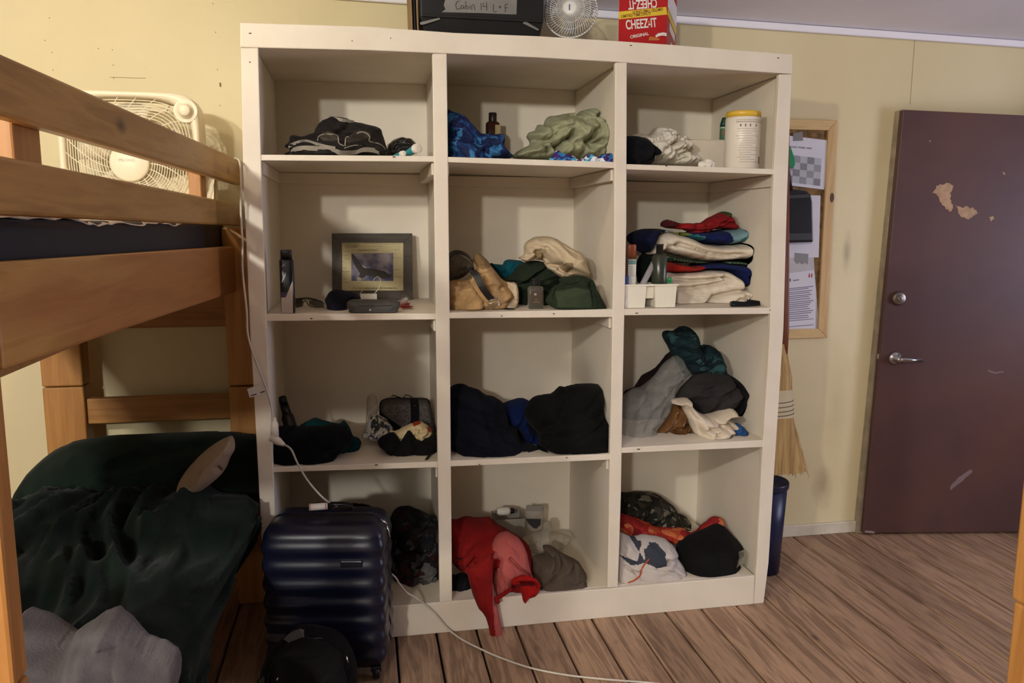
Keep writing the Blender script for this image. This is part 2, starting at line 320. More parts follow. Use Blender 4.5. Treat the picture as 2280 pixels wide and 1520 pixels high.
# ------------------------------------------------------------------ shelving unit
m_unit = mat('off white cabinet paint', (225, 215, 198), 0.5, col2=(218, 207, 189), vs=6, bump=0.12, bs=90)
m_unit2 = mat('cabinet inside paint', (228, 218, 200), 0.6, col2=(222, 211, 192), vs=5, bump=0.1, bs=90)
m_pit = mat('nail hole', (70, 58, 46), 0.9)
fz_ = lambda u, v: (PY(u, v, YF)[0], PY(u, v, YF)[2])
unit = thing('shelving_unit', 'big off-white painted wooden shelving unit with twelve open cubbies', 'shelving', (0.96, -0.32, 0))
def rows2poly(rows, zt=None, zb=None):
    L = [fz_(ul, v) for v, ul, ur in rows]; Rr = [fz_(ur, v) for v, ul, ur in rows]
    if zb is not None: L[-1] = (L[-1][0], zb); Rr[-1] = (Rr[-1][0], zb)
    return L+Rr[::-1]
def panel(rows, zb, x0=None, x1=None, nm='partition'):
    m = MB(); L = [fz_(ul, v) for v, ul, ur in rows]; Rr = [fz_(ur, v) for v, ul, ur in rows]
    L[-1] = (L[-1][0], zb); Rr[-1] = (Rr[-1][0], zb); n = len(L); yb = YF+0.022
    G = [[(L[i][0], YF, L[i][1]), (Rr[i][0], YF, Rr[i][1]), (Rr[i][0], yb, Rr[i][1]), (L[i][0], yb, L[i][1])] for i in range(n)]
    vs = [p for g in G for p in g]; fs = [(0, 1, 2, 3), tuple(4*(n-1)+k for k in (3, 2, 1, 0))]
    for i in range(n-1):
        for k in range(4): fs.append((4*i+k, 4*i+(k+1) % 4, 4*i+4+(k+1) % 4, 4*i+4+k))
    obj('stile', m.add(vs, fs), m_unit, unit, bevel=0.003)
    obj(nm, MB().box(x0, x1, yb+0.0005, YB, zb, min(L[0][1], Rr[0][1])), m_unit2, unit)
S_ = {0: [(106, 536, 575), (380, 541, 582), (735, 556.5, 594), (965, 570, 605), (1157, 580, 613), (1440, 594, 624)],
      1: [(119, 962.6, 994.8), (380, 966, 998), (700, 970, 1001.5), (1030, 974.5, 1004), (1338, 979, 1007)],
      2: [(139, 1370, 1396), (500, 1367.5, 1395), (860, 1361, 1387), (1100, 1356.5, 1383), (1309, 1352.5, 1376)],
      3: [(165, 1735, 1763), (440, 1720.5, 1753), (730, 1715, 1745), (1070, 1694, 1723), (1254, 1685, 1711.6), (1345, 1678.5, 1700.5)]}
panel(S_[0], 0.0, 0.008, 0.046, 'side_panel')
panel(S_[3], 0.0, 1.898, 1.920, 'side_panel')
panel(S_[1], 0.122, 0.645, 0.663)
panel(S_[2], 0.121, 1.276, 1.302)
WALLX = {1: (0.046, 0.645), 2: (0.663, 1.276), 3: (1.302, 1.898)}
# inner x of each column at a height
def col_x(c, z):
    def at(rows, side):
        pts = [fz_(r[side], r[0]) for r in rows]; pts = sorted((p[1], p[0]) for p in pts)
        return float(np.interp(z, [p[0] for p in pts], [p[1] for p in pts]))
    S = S_
    return at(S[c-1], 2), at(S[c], 1)
tl, tr, jl, jr = fz_(535, 50.5), fz_(1764.5, 121), fz_(536, 105.5), fz_(1763, 165)
m = MB()
TOPF = [(535, 50.5, 105.5), (820, 59, 112.2), (1010, 73, 120), (1200, 80.5, 128.4), (1370, 91, 138), (1500, 100, 147.3), (1764, 121, 165)]
up_ = [fz_(u, a) for u, a, b in TOPF]; lo_ = [fz_(u, b) for u, a, b in TOPF]
n = len(TOPF); vs = []
for i in range(n): vs += [(up_[i][0], YF-0.002, up_[i][1]), (lo_[i][0], YF-0.002, lo_[i][1]), (lo_[i][0], YF+0.02, lo_[i][1]), (up_[i][0], YF+0.02, up_[i][1])]
fs = [(0, 1, 2, 3), tuple(4*(n-1)+k for k in (3, 2, 1, 0))]+[(4*i+k, 4*i+(k+1) % 4, 4*i+4+(k+1) % 4, 4*i+4+k) for i in range(n-1) for k in range(4)]
obj('top_rail', m.add(vs, fs), m_unit, unit, bevel=0.003)
zt = lambda x: tl[1]+(tr[1]-tl[1])*(x-tl[0])/(tr[0]-tl[0])
zj = lambda x: float(np.interp(x, [p[0] for p in lo_], [p[1] for p in lo_]))
vs = []
for x in np.linspace(tl[0]+0.002, tr[0]-0.002, 9): vs += [(x, YF+0.021, zt(x)-0.006), (x, YF+0.021, zj(x)+0.001), (x, YB, zj(x)+0.001), (x, YB, zt(x)-0.006)]
fs = [(0, 1, 2, 3), tuple(4*8+k for k in (3, 2, 1, 0))]+[(4*i+k, 4*i+(k+1) % 4, 4*i+4+(k+1) % 4, 4*i+4+k) for i in range(8) for k in range(4)]
obj('top_panel', MB().add(vs, fs), m_unit2, unit)
obj('back_panel', MB().box(0.01, 1.92, YB+0.001, -0.004, 0.0, 2.1), m_unit2, unit)
bl = fz_(624, 1374)
obj('base_rail', MB().xz([(0.05, 0.0), (PY(1678, 1345, YF)[0], 0.0), fz_(1681, 1281), fz_(1376, 1308.5), fz_(1007, 1337.5), (0.05, 0.119)], YF-0.001, YF+0.02), m_unit, unit, bevel=0.003)
obj('bottom_panel', MB().box(0.05, 1.88, YF+0.021, YB, 0.098, 0.119), m_unit2, unit, bevel=0.001)
SH = {(1, 1): ((585, 344), (963, 347), (585, 357), (963, 360)), (1, 2): ((1000, 349), (1363, 360), (998, 361), (1363, 374)), (1, 3): ((1398, 365), (1722, 376), (1398, 377), (1722, 388)),
      (2, 1): ((590, 699), (967, 698), (592, 715), (967, 711.5)), (2, 2): ((1000, 696), (1360, 688.5), (1000, 709), (1360, 706)), (2, 3): ((1393, 688), (1709, 685), (1393, 702), (1709, 699)),
      (3, 1): ((608, 1041), (972, 1028), (608, 1052), (972, 1041)), (3, 2): ((1005, 1026), (1355, 1011), (1005, 1039), (1355, 1024)), (3, 3): ((1387, 997), (1695, 980), (1387, 1009), (1695, 996))}
SZ = {}
for (r, c), q in SH.items():
    p = [fz_(*a) for a in q]; xl, xr = col_x(c, p[0][1]); f = lambda a, b, x: a[1]+(b[1]-a[1])*(x-a[0])/(b[0]-a[0])
    xl, xr = WALLX[c]; xl += 0.001; xr -= 0.001; d = 0.012 if (r, c) == (1, 1) else 0.001
    obj('shelf', MB().xz([(xl, f(p[2], p[3], xl)), (xr, f(p[2], p[3], xr)), (xr, f(p[0], p[1], xr)), (xl, f(p[0], p[1], xl))], YF+0.003, YB-d), m_unit, unit, bevel=0.002)
    SZ[(r, c)] = ((xl, f(p[0], p[1], xl)), (xr, f(p[0], p[1], xr)))
    zl, zr = f(p[2], p[3], xl)-0.001, f(p[2], p[3], xr)-0.001
    xc = col_x(c, zr)[1]-(0.006 if c < 3 else -0.012)
    obj('shelf_cleat', MB().box(xc, xr, YF+0.024, YB-0.02, zr-0.042, zr), m_unit, unit, bevel=0.002)
    if r == 1:
        obj('shelf_cleat', MB().box(xl, xl+0.007, YF+0.03, YB-0.02, zl-0.042, zl), m_unit, unit, bevel=0.002)
        obj('shelf_cleat', MB().box(xl+0.001, xr-0.002, YB-0.018, YB-0.001, (zl+zr)/2-0.046, (zl+zr)/2-0.003), m_unit2, unit, bevel=0.002)
for c in (1, 2, 3): SZ[(4, c)] = ((WALLX[c][0], 0.119), (WALLX[c][1], 0.119))
def shz(r, c, x):
    a, b = SZ[(r, c)]; return a[1]+(b[1]-a[1])*(x-a[0])/(b[0]-a[0])
m = MB()
for u, v, a in ((557, 74, 5), (556, 138, 2), (784, 91, 2), (870, 85, 2), (1405, 101, 5), (1733, 129, 5), (877, 349, 5), (693, 709, 5), (1117, 703.5, 3), (1233, 698, 3), (1418, 697, 6), (1715, 690, 2), (838, 1035, 7), (1068, 1034, 3), (1262, 1019, 3), (1422, 1000, 7), (1484, 369, 4)):
    p = PY(u, v, YF-0.003); obj('nail_mark', MB().obox((p[0], YF-0.0015, p[2]), (a*0.0008, 0, 0), (0, 0.0008, 0), (0, 0, 0.0016)), m_pit, unit)

# ------------------------------------------------------------------ bunk bed beside the shelves
m_pine = wood('honey pine along', (182, 138, 76), (140, 98, 48), (76, 46, 24), 'Y', 1.1, 0.42)
m_pineh = wood('heart pine along', (196, 150, 84), (160, 114, 58), (72, 42, 24), 'Y', 1.1, 0.42, heart=(150, 84, 46))
m_pinex = wood('honey pine across', (172, 124, 66), (140, 94, 46), (84, 50, 26), 'X', 1.0, 0.45)
m_pinez = wood('honey pine upright', (186, 134, 72), (154, 102, 50), (90, 54, 28), 'Z', 1.0, 0.45)
XO = -0.1
bunk = thing('bunk_bed', 'honey-coloured pine bunk bed to the left of the shelving unit', 'bunk bed', (-0.5, -1.2, 0))
def rail(name, q, x0, x1, yn=None, yf=None, mt=None):   # q: near-top, near-bottom, far-top, far-bottom pixels on the outer face
    P = [PX(a[0], a[1], x1) for a in q]
    def z_at(a, b, y): return a[2]+(b[2]-a[2])*(y-a[1])/(b[1]-a[1])
    y0 = yn; y1 = yf
    t0, t1, b0, b1 = z_at(P[0], P[2], y0), z_at(P[0], P[2], y1), z_at(P[1], P[3], y0), z_at(P[1], P[3], y1)
    return obj(name, MB().hexa([(x0, y0, b0), (x1, y0, b0), (x1, y1, b1), (x0, y1, b1), (x0, y0, t0), (x1, y0, t0), (x1, y1, t1), (x0, y1, t1)]), mt or m_pine, bunk, bevel=0.006)
rail('guard_rail', ((0, 117), (0, 255), (541, 358), (530, 410)), XO-0.03, XO, -2.262, -0.02)
rail('guard_rail', ((0, 345), (0, 478), (537, 455), (537, 503)), XO-0.03, XO, -2.262, -0.02)
rail('side_rail', ((0, 585), (0, 827), (523, 548), (525, 650)), XO-0.035, XO, -2.25, -0.262, m_pineh)
for yy, w in ((-2.02, 0.052), (-0.62, 0.045)):
    obj('guard_block', MB().box(XO-0.07, XO-0.032, yy-w, yy+w, 1.535, 1.735), m_pinez, bunk, bevel=0.004)
obj('side_rail', MB().box(XO-0.1, XO-0.03, -2.24, -0.262, 0.20, 0.40), m_pine, bunk, bevel=0.006)
obj('side_rail', MB().box(-0.875, -0.84, -2.24, -0.262, 1.25, 1.42), m_pine, bunk, bevel=0.006)
obj('side_rail', MB().box(-0.875, -0.84, -2.24, -0.262, 0.20, 0.40), m_pine, bunk, bevel=0.006)
def post(x0, x1, y0, y1, ztop, mt=None):
    p = obj('post', MB().box(x0, x1, y0, y1, 0.0, 0.884).box(x0, x1, y0, y1, 0.888, ztop), mt or m_pinez, bunk, bevel=0.006)
post(-0.145, -0.035, -0.26, -0.10, 1.488)
post(-0.835, -0.69, -0.16, -0.07, 1.24)
post(-0.19, -0.1, -2.30, -2.255, 1.52)
post(-0.875, -0.785, -2.30, -2.263, 1.52)
obj('head_rail', MB().box(-0.69, -0.145, -0.14, -0.10, 0.732, 0.832), m_pinex, bunk, bevel=0.005)
obj('head_rail', MB().box(-0.69, -0.145, -0.14, -0.10, 1.103, 1.24), m_pinex, bunk, bevel=0.005)
obj('bed_slats', MB().box(-0.84, XO-0.036, -2.2, -0.17, 1.285, 1.31), m_pinex, bunk)
obj('bed_slats', MB().box(-0.84, XO-0.1, -2.2, -0.17, 0.30, 0.325), m_pinex, bunk)

obj('added_foot_rail', MB().box(-0.785, -0.19, -2.3, -2.265, 0.732, 0.832), m_pinex, bunk, bevel=0.005)  # unseen rails added at the foot to keep lamp light off the suitcase
obj('added_foot_rail', MB().box(-0.785, -0.19, -2.3, -2.265, 1.103, 1.24), m_pinex, bunk, bevel=0.005)
obj('added_foot_rail', MB().box(-0.785, -0.19, -2.3, -2.265, 0.36, 0.50), m_pinex, bunk, bevel=0.005)
# ------------------------------------------------------------------ soft heaps (folded cloth) and small helpers
def _hash(ix, iy, sd):
    n = (ix*374761393+iy*668265263+sd*974711) & 0xFFFFFFFF
    n = ((n ^ (n >> 13))*1274126177) & 0xFFFFFFFF
    return ((n ^ (n >> 16)) & 0xFFFF)/65535.0*2*math.pi
def perlin(x, y, sd=0):
    xi = np.floor(x).astype(np.int64); yi = np.floor(y).astype(np.int64); xf = x-xi; yf = y-yi
    def g(dx, dy):
        a = _hash(xi+dx, yi+dy, sd); return np.cos(a)*(xf-dx)+np.sin(a)*(yf-dy)
    s = xf*xf*xf*(xf*(xf*6-15)+10); t = yf*yf*yf*(yf*(yf*6-15)+10)
    return (g(0, 0)*(1-s)+g(1, 0)*s)*(1-t)+(g(0, 1)*(1-s)+g(1, 1)*s)*t
def inside(x, y, P):
    r = np.zeros(x.shape, bool); n = len(P)
    for i in range(n):
        x0, y0 = P[i]; x1, y1 = P[(i+1) % n]
        if y0 == y1: continue
        c = (y0 > y) != (y1 > y); r ^= c & (x < (x1-x0)*(y-y0)/(y1-y0)+x0)
    return r
def segd(x, y, A, B):
    """distance of points to a set of segments and the nearest point"""
    best = np.full(x.shape, 1e9); bx = x.copy(); by = y.copy()
    for (x0, y0), (x1, y1) in zip(A, B):
        dx, dy = x1-x0, y1-y0; L = dx*dx+dy*dy+1e-12
        t = np.clip(((x-x0)*dx+(y-y0)*dy)/L, 0, 1); qx = x0+t*dx; qy = y0+t*dy
        d = np.hypot(x-qx, y-qy); k = d < best
        best[k] = d[k]; bx[k] = qx[k]; by[k] = qy[k]
    return best, bx, by
def px_of(P):
    d = np.asarray(P, float)-CAM; z = d@FW
    return 1140+FPX*(d@RT)/z, 760-FPX*(d@UP)/z
def Z(x0, y0, s, pts): return [(x0+a/s, y0+b/s) for a, b in pts]
class Heap:
    """a pile of cloth: its outline stands at its own distance, swells by real thickness front and back, creases and folds
    are modelled on the surface, and whatever would sink below the shelf rests on it"""
    def __init__(s, out, y=None, t=0.1, row=None, fold=0.012, freq=14.0, ang=0.6, seed=1, creases=(), patches=(), lean=0.2, floor=None, tb=0.7,
                 stretch=0.35, smooth=3, rr=None, zfront=None, cell=None, ymax=None, sharp=False, xlim=None, over=False, jit=0.004):
        if floor is None and row: s.fl = lambda x: shz(row[0], row[1], x)
        elif floor is not None: s.fl = lambda x: floor
        else: s.fl = None
        low = max(out, key=lambda p: p[1])
        if y is None:
            zz = shz(row[0], row[1], 0.5*(SZ[row][0][0]+SZ[row][1][0])); y = PZ(low[0], low[1], zz)[1]+0.72*t
        if ymax is None: ymax = YB-0.003 if row else 1e9
        if y+tb*t > ymax: y = ymax-tb*t*0.9
        zb = PY(low[0], low[1], y)[2] if s.fl is None else s.fl(PY(low[0], low[1], y)[0])
        s.y, s.zb, s.lean, s.t = y, zb, lean, t
        m2 = lambda u, v: s.plane(u, v)
        P = [m2(u, v) for u, v in out]; P = [(p[0], p[2]) for p in P]
        if smooth > 1 and not sharp: P = [(p[0], p[1]) for p in catmull(P, smooth, True)]
        P = np.array(P)
        if jit and not sharp:   # cloth edges are never perfectly smooth
            g_ = np.roll(P, -1, 0)-np.roll(P, 1, 0); g_ /= np.linalg.norm(g_, axis=1)[:, None]+1e-9; arc = np.cumsum(np.linalg.norm(P-np.roll(P, 1, 0), axis=1))
            w_ = perlin(arc*34, arc*0+seed*1.37, seed+40)+0.6*perlin(arc*85, arc*0+seed*2.1, seed+41)
            P = P+np.stack([g_[:, 1], -g_[:, 0]], 1)*(w_*jit)[:, None]
        A = [tuple(p) for p in P]; B = A[1:]+A[:1]
        if s.fl is not None:
            keep = [not (a[1] < s.fl(a[0])+0.012 and b[1] < s.fl(b[0])+0.012) for a, b in zip(A, B)]
            A2 = [a for a, k in zip(A, keep) if k]; B2 = [b for b, k in zip(B, keep) if k]
        else: A2, B2 = A, B
        x0, x1, z0, z1 = P[:, 0].min(), P[:, 0].max(), P[:, 1].min(), P[:, 1].max()
        h = cell or min(0.0052, max(0.0024, max(x1-x0, z1-z0)/100.0))
        nx, nz = int((x1-x0)/h)+3, int((z1-z0)/h)+3
        gx, gz = np.meshgrid(x0-h+np.arange(nx+1)*h, z0-h+np.arange(nz+1)*h, indexing='ij')
        ins = inside(gx, gz, A)
        q = ins[:-1, :-1] & ins[1:, :-1] & ins[1:, 1:] & ins[:-1, 1:]
        if s.fl is not None:
            flr = np.array([s.fl(a) for a in gx[:, 0]]); up_ = gz > flr[:, None]
            q &= up_[:-1, :-1] | up_[1:, :-1] | up_[1:, 1:] | up_[:-1, 1:]
        used = np.zeros(ins.shape, bool)
        for a in (slice(None, -1), slice(1, None)):
            for b in (slice(None, -1), slice(1, None)): used[a, b] |= q
        cnt = np.zeros(ins.shape, int)
        for a in (slice(None, -1), slice(1, None)):
            for b in (slice(None, -1), slice(1, None)): cnt[a, b] += q
        edge = used & (cnt < 4)
        ii = np.argwhere(used); X = gx[used].copy(); Zc = gz[used].copy(); E = edge[used]
        _, nxp, nzp = segd(X[E], Zc[E], A, B); 
        if s.fl is not None:
            kk = gz[used][E] > np.array([s.fl(a) for a in X[E]])+0.004 if E.any() else None
            nxp = np.where(kk, nxp, X[E]); nzp = np.where(kk, nzp, Zc[E])
        X[E] = nxp; Zc[E] = nzp
        d, _, _ = segd(X, Zc, A2, B2); 
        dm = d.max(); R = rr or min(t*1.25, dm*0.95)
        w = np.clip(d/R, 0, 1); prof = np.sqrt(np.clip(1-(1-w)**2, 0, 1))
        ca, sa = math.cos(ang), math.sin(ang)
        U = (X*ca+Zc*sa); V = (-X*sa+Zc*ca); freq = freq*1.3
        wx = 0.25*perlin(U*freq*0.35, V*freq*0.35, seed+5); 
        n1 = perlin(U*freq*stretch+wx*2, V*freq+wx*2, seed); n2 = perlin(U*freq*1.9*stretch+3, V*freq*1.9+wx*3, seed+1)
        big = perlin(X*freq*0.25+9, Zc*freq*0.25, seed+2)
        n3 = perlin(U*freq*4.3*stretch+7, V*freq*3.6+wx*4, seed+9)
        rid = (2.6*np.abs(n1)**0.7-1)*0.9+(1-2.4*np.abs(n2)**0.85)*0.6+(2.4*np.abs(n3)**0.8-0.9)*0.14
        fin = np.clip(d/0.022, 0, 1)
        tf = t*prof*(1+0.42*big)+1.7*fold*rid*fin
        for pts, dep, wd in creases:
            pl = [m2(*p) for p in (pts if len(pts) < 3 else catmull([(a, b, 0) for a, b in pts], 4) if False else pts)]; pl = [(p[0], p[2]) for p in pl]
            dd, _, _ = segd(X, Zc, pl[:-1], pl[1:]); tf = tf-dep*1.15*np.exp(-(dd/wd)**1.25)*np.clip(d/0.01, 0, 1)
        yc = y+lean*(Zc-zb)
        Yf = yc-tf; Yb = np.minimum(yc+tb*t*prof, ymax)
        Yf = np.minimum(Yf, Yb-0.002)
        for k in np.where(E)[0]:
            pass
        if row and not over:
            e_ = Yf-(YF+0.010); Yf = YF+0.010+0.5*(e_+np.sqrt(e_*e_+0.03**2))-0.004; Yb = np.maximum(Yb, Yf+0.002)
        Zs = Zc.copy()
        if s.fl is not None:
            fl = np.array([s.fl(a)+0.0015 for a in X]); Zs = np.maximum(Zc, fl)
        if row or xlim:
            a, b = xlim or (WALLX[row[1]]); X2 = np.clip(X, a+0.003, b-0.003)
        else: X2 = X
        n = len(X); idx = -np.ones(ins.shape, int); idx[used] = np.arange(n)
        Yb2 = np.where(E, Yf, Yb) if s.fl is None else Yb
        # rim vertices are shared where the two skins meet
        share = E & (prof < 0.35)
        bi = np.where(share, np.arange(n), n+np.arange(n))
        m = MB(); m.v = [tuple(p) for p in np.stack([X2, Yf, Zs], 1)]+[tuple(p) for p in np.stack([X2, Yb, Zs], 1)]
        qi = np.argwhere(q); pp = [([m2(*p) for p in poly], k) for poly, k in patches]; pp = [([(p[0], p[2]) for p in poly], k) for poly, k in pp]
        cxs = gx[:-1, :-1][q]+h/2; czs = gz[:-1, :-1][q]+h/2; mi = np.zeros(len(qi), int)
        for poly, k in pp: mi[inside(cxs, czs, poly)] = k
        for (i, j), k in zip(qi, mi):
            a, b, c, e = idx[i, j], idx[i+1, j], idx[i+1, j+1], idx[i, j+1]
            m.f.append((a, b, c, e)); m.m.append(int(k)); m.f.append((int(bi[e]), int(bi[c]), int(bi[b]), int(bi[a]))); m.m.append(int(k))
        # close open rims (along the shelf) with side faces
        from collections import Counter
        ec = Counter()
        for (i, j) in qi:
            a, b, c, e = idx[i, j], idx[i+1, j], idx[i+1, j+1], idx[i, j+1]
            for p, r in ((a, b), (b, c), (c, e), (e, a)): ec[(min(p, r), max(p, r))] += 1
        for (p, r), k in ec.items():
            if k == 1:
                f = [p, r, int(bi[r]), int(bi[p])]; f = [f[i] for i in range(4) if f[i] != f[i-1]]
                if len(f) > 2: m.f.append(tuple(f)); m.m.append(0)
        s.m = m; s.X, s.Zp, s.Yf, s.h = X2, Zs, Yf, h
        u, v = px_of(np.stack([X2, Yf, Zs], 1)); s.uv = np.stack([u, v], 1)
        # drop unused vertices
        us = sorted({i for f in m.f for i in f}); mp = {a: b for b, a in enumerate(us)}
        m.v = [m.v[i] for i in us]; m.f = [tuple(mp[i] for i in f) for f in m.f]
    def plane(s, u, v):
        d = ray(u, v); t = (s.y+s.lean*(CAM[2]-s.zb)-CAM[1])/(d[1]-s.lean*d[2]); return CAM+d*t
    def on(s, u, v, off=0.002):
        """point on the front skin seen at a pixel"""
        k = np.argmin((s.uv[:, 0]-u)**2+(s.uv[:, 1]-v)**2); return PY(u, v, s.Yf[k]-off)
    def line(s, pts, off=0.002): return [s.on(u, v, off) for u, v in pts]
def heap(name, out, mats, label=None, cat='clothing', parent=None, group=None, **kw):
    h = Heap(out, **kw); o = obj(name, h.m, mats, parent, smooth=True); h.o = o
    if label: tag(o, label, cat, group)
    return h
def cloth(nm, c, c2=None, bump=0.35, bs=160, vs=10, sheen=0.02, rough=0.92, stretch=(1, 1, 1)):
    return mat(nm, c, rough, col2=c2, vs=vs, bump=bump, bs=bs, sheen=sheen, spec=0.08, stretch=stretch)
def text(name, s, size, pos, right, up, m, parent, ext=0.0003, sx=1.0, align='LEFT', bold=0.0):
    cu = bpy.data.curves.new(name+'_c', 'FONT'); cu.body = s; cu.size = size; cu.extrude = ext; cu.offset = bold*size; cu.align_x = align
    o = bpy.data.objects.new(name+'_t', cu); C.objects.link(o); dg = bpy.context.evaluated_depsgraph_get()
    me = bpy.data.meshes.new_from_object(o.evaluated_get(dg)); bpy.data.objects.remove(o); bpy.data.curves.remove(cu)
    r = np.array(right, float); r /= np.linalg.norm(r); u = np.array(up, float); u = u-r*(u@r); u /= np.linalg.norm(u); n = np.cross(r, u)
    b = MB(); b.add([np.array(pos, float)+r*(v.co.x*sx)+u*v.co.y+n*v.co.z for v in me.vertices], [tuple(p.vertices) for p in me.polygons]); bpy.data.meshes.remove(me)
    return obj(name, b, m, parent, fix=False)
def bottle(name, prof_parts, c, label, cat, ax=(0, 0, 1), seg=28, group=None, sx=1.0, sy=1.0, p=2.0):
    t = thing(name, label, cat, c, group)
    for nm, m, prof in prof_parts: obj(nm, MB().lathe(prof, c, ax, seg, sx, sy, p), m, t, smooth=True, bevel=0)
    return t
white = mat('white plastic', (232, 228, 218), 0.4, col2=(226, 221, 210)); black = mat('black plastic', (16, 16, 18), 0.35, col2=(22, 22, 24))
chrome = mat('steel', (190, 188, 184), 0.25, 1.0)
ink = mat('ink', (46, 44, 46), 0.8); inkg = mat('grey print', (150, 143, 130), 0.8)
f_black = cloth('black cloth', (17, 17, 19), (24, 23, 25)); f_char = cloth('charcoal cloth', (42, 39, 40), (52, 48, 48))

# ------------------------------------------------------------------ top row, first cubby
z = lambda pts: Z(560, 100, 4.607, pts)
g_pipe = cloth('grey webbing', (150, 142, 130), (130, 123, 112), bs=300)
vest = thing('vest', 'black nylon vest with grey piping and webbing, top left cubby', 'vest', (0.3, -0.45, 1.73))
h = heap('shell', z([(330, 1050), (345, 1030), (390, 990), (390, 940), (430, 930), (520, 935), (620, 910), (650, 880), (680, 820), (730, 780), (800, 738), (840, 733), (980, 755), (1050, 790), (1180, 815), (1310, 850), (1340, 900), (1360, 980), (1385, 1060), (1395, 1140), (390, 1140), (400, 1080)]),
         [cloth('black nylon', (30, 27, 27), (42, 38, 36), rough=0.6), cloth('mesh pocket', (74, 68, 60), (58, 54, 48), bs=400, bump=0.8)], parent=vest, y=-0.44, t=0.13, row=(1, 1), fold=0.014, freq=11, ang=-0.3, seed=3,
         creases=[(z([(890, 940), (960, 900), (1000, 840)]), 0.02, 0.012), (z([(700, 960), (900, 1030), (960, 1040)]), 0.015, 0.012)],
         patches=[(z([(690, 960), (780, 925), (880, 935), (900, 1010), (760, 1015)]), 1), (z([(970, 980), (1100, 910), (1200, 930), (1200, 985), (980, 1040)]), 1)])
for ln, r in (([(680, 980), (690, 940), (730, 920), (810, 915), (880, 930), (890, 960), (900, 1010), (950, 1035)], .0022), ([(960, 1040), (965, 980), (980, 945), (1100, 900), (1150, 895), (1200, 920), (1215, 950), (1210, 985), (1300, 1010), (1360, 1050), (1385, 1115)], .0025), ([(950, 1060), (1050, 1030), (1130, 1030)], .0022)):
    obj('piping', MB().tube(catmull(h.line(z(ln), 0.001), 4), r, 6), g_pipe, vest, smooth=True)
for ln, w in (([(400, 1118), (430, 1078), (520, 1058), (700, 1065), (860, 1090), (930, 1108), (1060, 1100), (1140, 1075), (1240, 1078), (1300, 1095), (1310, 1120)], 0.0085), ([(380, 1040), (480, 1000), (560, 990), (640, 1012), (760, 1045), (860, 1062)], 0.007), ([(800, 742), (900, 765), (1050, 792)], 0.006)):
    P_ = catmull(h.line(z(ln), 0.004), 5); obj('strap', MB().tube(P_, 0, flat=((0.1, -0.35, 0.93), w, 0.0012)), g_pipe, vest, bevel=0.0008)
heap('pouch', z([(1385, 1050), (1420, 1000), (1480, 960), (1560, 948), (1640, 965), (1690, 1020), (1680, 1060), (1600, 1110), (1500, 1140), (1400, 1140)]), mat('glossy black vinyl', (20, 19, 19), 0.22, col2=(40, 38, 36), vs=30, bump=0.6, bs=40),
     'crumpled glossy black pouch behind the teal tubes', 'pouch', y=-0.36, t=0.06, row=(1, 1), fold=0.008, freq=40, seed=8)
teal = mat('teal tube', (64, 150, 160), 0.35, col2=(52, 132, 146))
for (cu, cv, rr_, yy, lab, dx) in ((931, 330.5, 0.0165, -0.57, 'teal squeeze tube with the larger white cap, lying on the top left shelf', -0.075), (898.5, 341.5, 0.0095, -0.585, 'smaller teal tube with a small white cap beside the black vest', -0.05)):
    c = PY(cu, cv, yy); zs = shz(1, 1, c[0])+0.001; c[2] = max(c[2], zs+rr_)
    t = thing('squeeze_tube', lab, 'tube', (c[0]-0.03, yy+0.05, zs), 'teal tubes on the top left shelf')
    ax = np.array((dx, 0.13, -0.0)); ax /= np.linalg.norm(ax)
    b = MB().lathe([(rr_*0.75, 0.0), (rr_*1.02, 0.004), (rr_*1.05, 0.012), (rr_*1.05, 0.03)], c, ax, 24); obj('cap', MB().lathe([(rr_*0.55, -0.004), (rr_, -0.002), (rr_, 0.018), (rr_*0.9, 0.019)], c, ax, 24), white, t, smooth=False, bevel=0.001)
    b = MB(); G = []
    for k in range(12):
        f = k/11; w = rr_*(0.9+0.35*f); hgt = rr_*(0.9-0.8*f)+0.0008; pc = c+ax*(0.02+0.09*f); pc[2] = zs+max(hgt, 0.001)+(c[2]-zs-rr_)*(1-f)
        sdv = np.cross(ax, (0, 0, 1.0)); G.append([pc+sdv*w*math.cos(a)+np.array((0, 0, 1.0))*hgt*math.sin(a) for a in np.linspace(0, 2*math.pi, 20)])
    obj('body', b.grid(G), teal, t, smooth=True)

# ------------------------------------------------------------------ top row, second cubby
z = lambda pts: Z(960, 220, 4.957, pts)
f_camo = cells('blue camo cloth', [(22, 34, 68), (34, 68, 116), (26, 44, 88), (54, 110, 156), (30, 36, 74)], 26, warp=0.25)
heap('beach_towel', z([(150, 148), (230, 150), (300, 165), (375, 210), (440, 270), (500, 340), (550, 385), (640, 388), (780, 395), (800, 440), (805, 530), (840, 590), (870, 655), (150, 655)]), f_camo,
     'blue and navy camouflage towel heaped in the top middle cubby', 'towel', y=-0.46, t=0.13, row=(1, 2), fold=0.02, freq=13, ang=-0.7, seed=12,
     creases=[(z([(330, 330), (440, 420), (540, 560), (560, 640)]), 0.03, 0.012), (z([(560, 400), (650, 480), (800, 520)]), 0.02, 0.012), (z([(480, 640), (560, 570), (700, 570)]), 0.02, 0.01)])
c = PY(1097, 300, -0.22); zs = shz(1, 2, c[0])+0.001
amber = mat('amber plastic', (58, 26, 16), 0.18, col2=(44, 18, 12)); capb = mat('brown black cap', (38, 28, 26), 0.35)
t = thing('bottle', 'dark amber bottle with a brown cap behind the blue towel', 'bottle', (c[0], -0.22, zs)); zt_ = PY(1098, 272, -0.22)[2]; zc_ = PY(1098, 251, -0.22)[2]
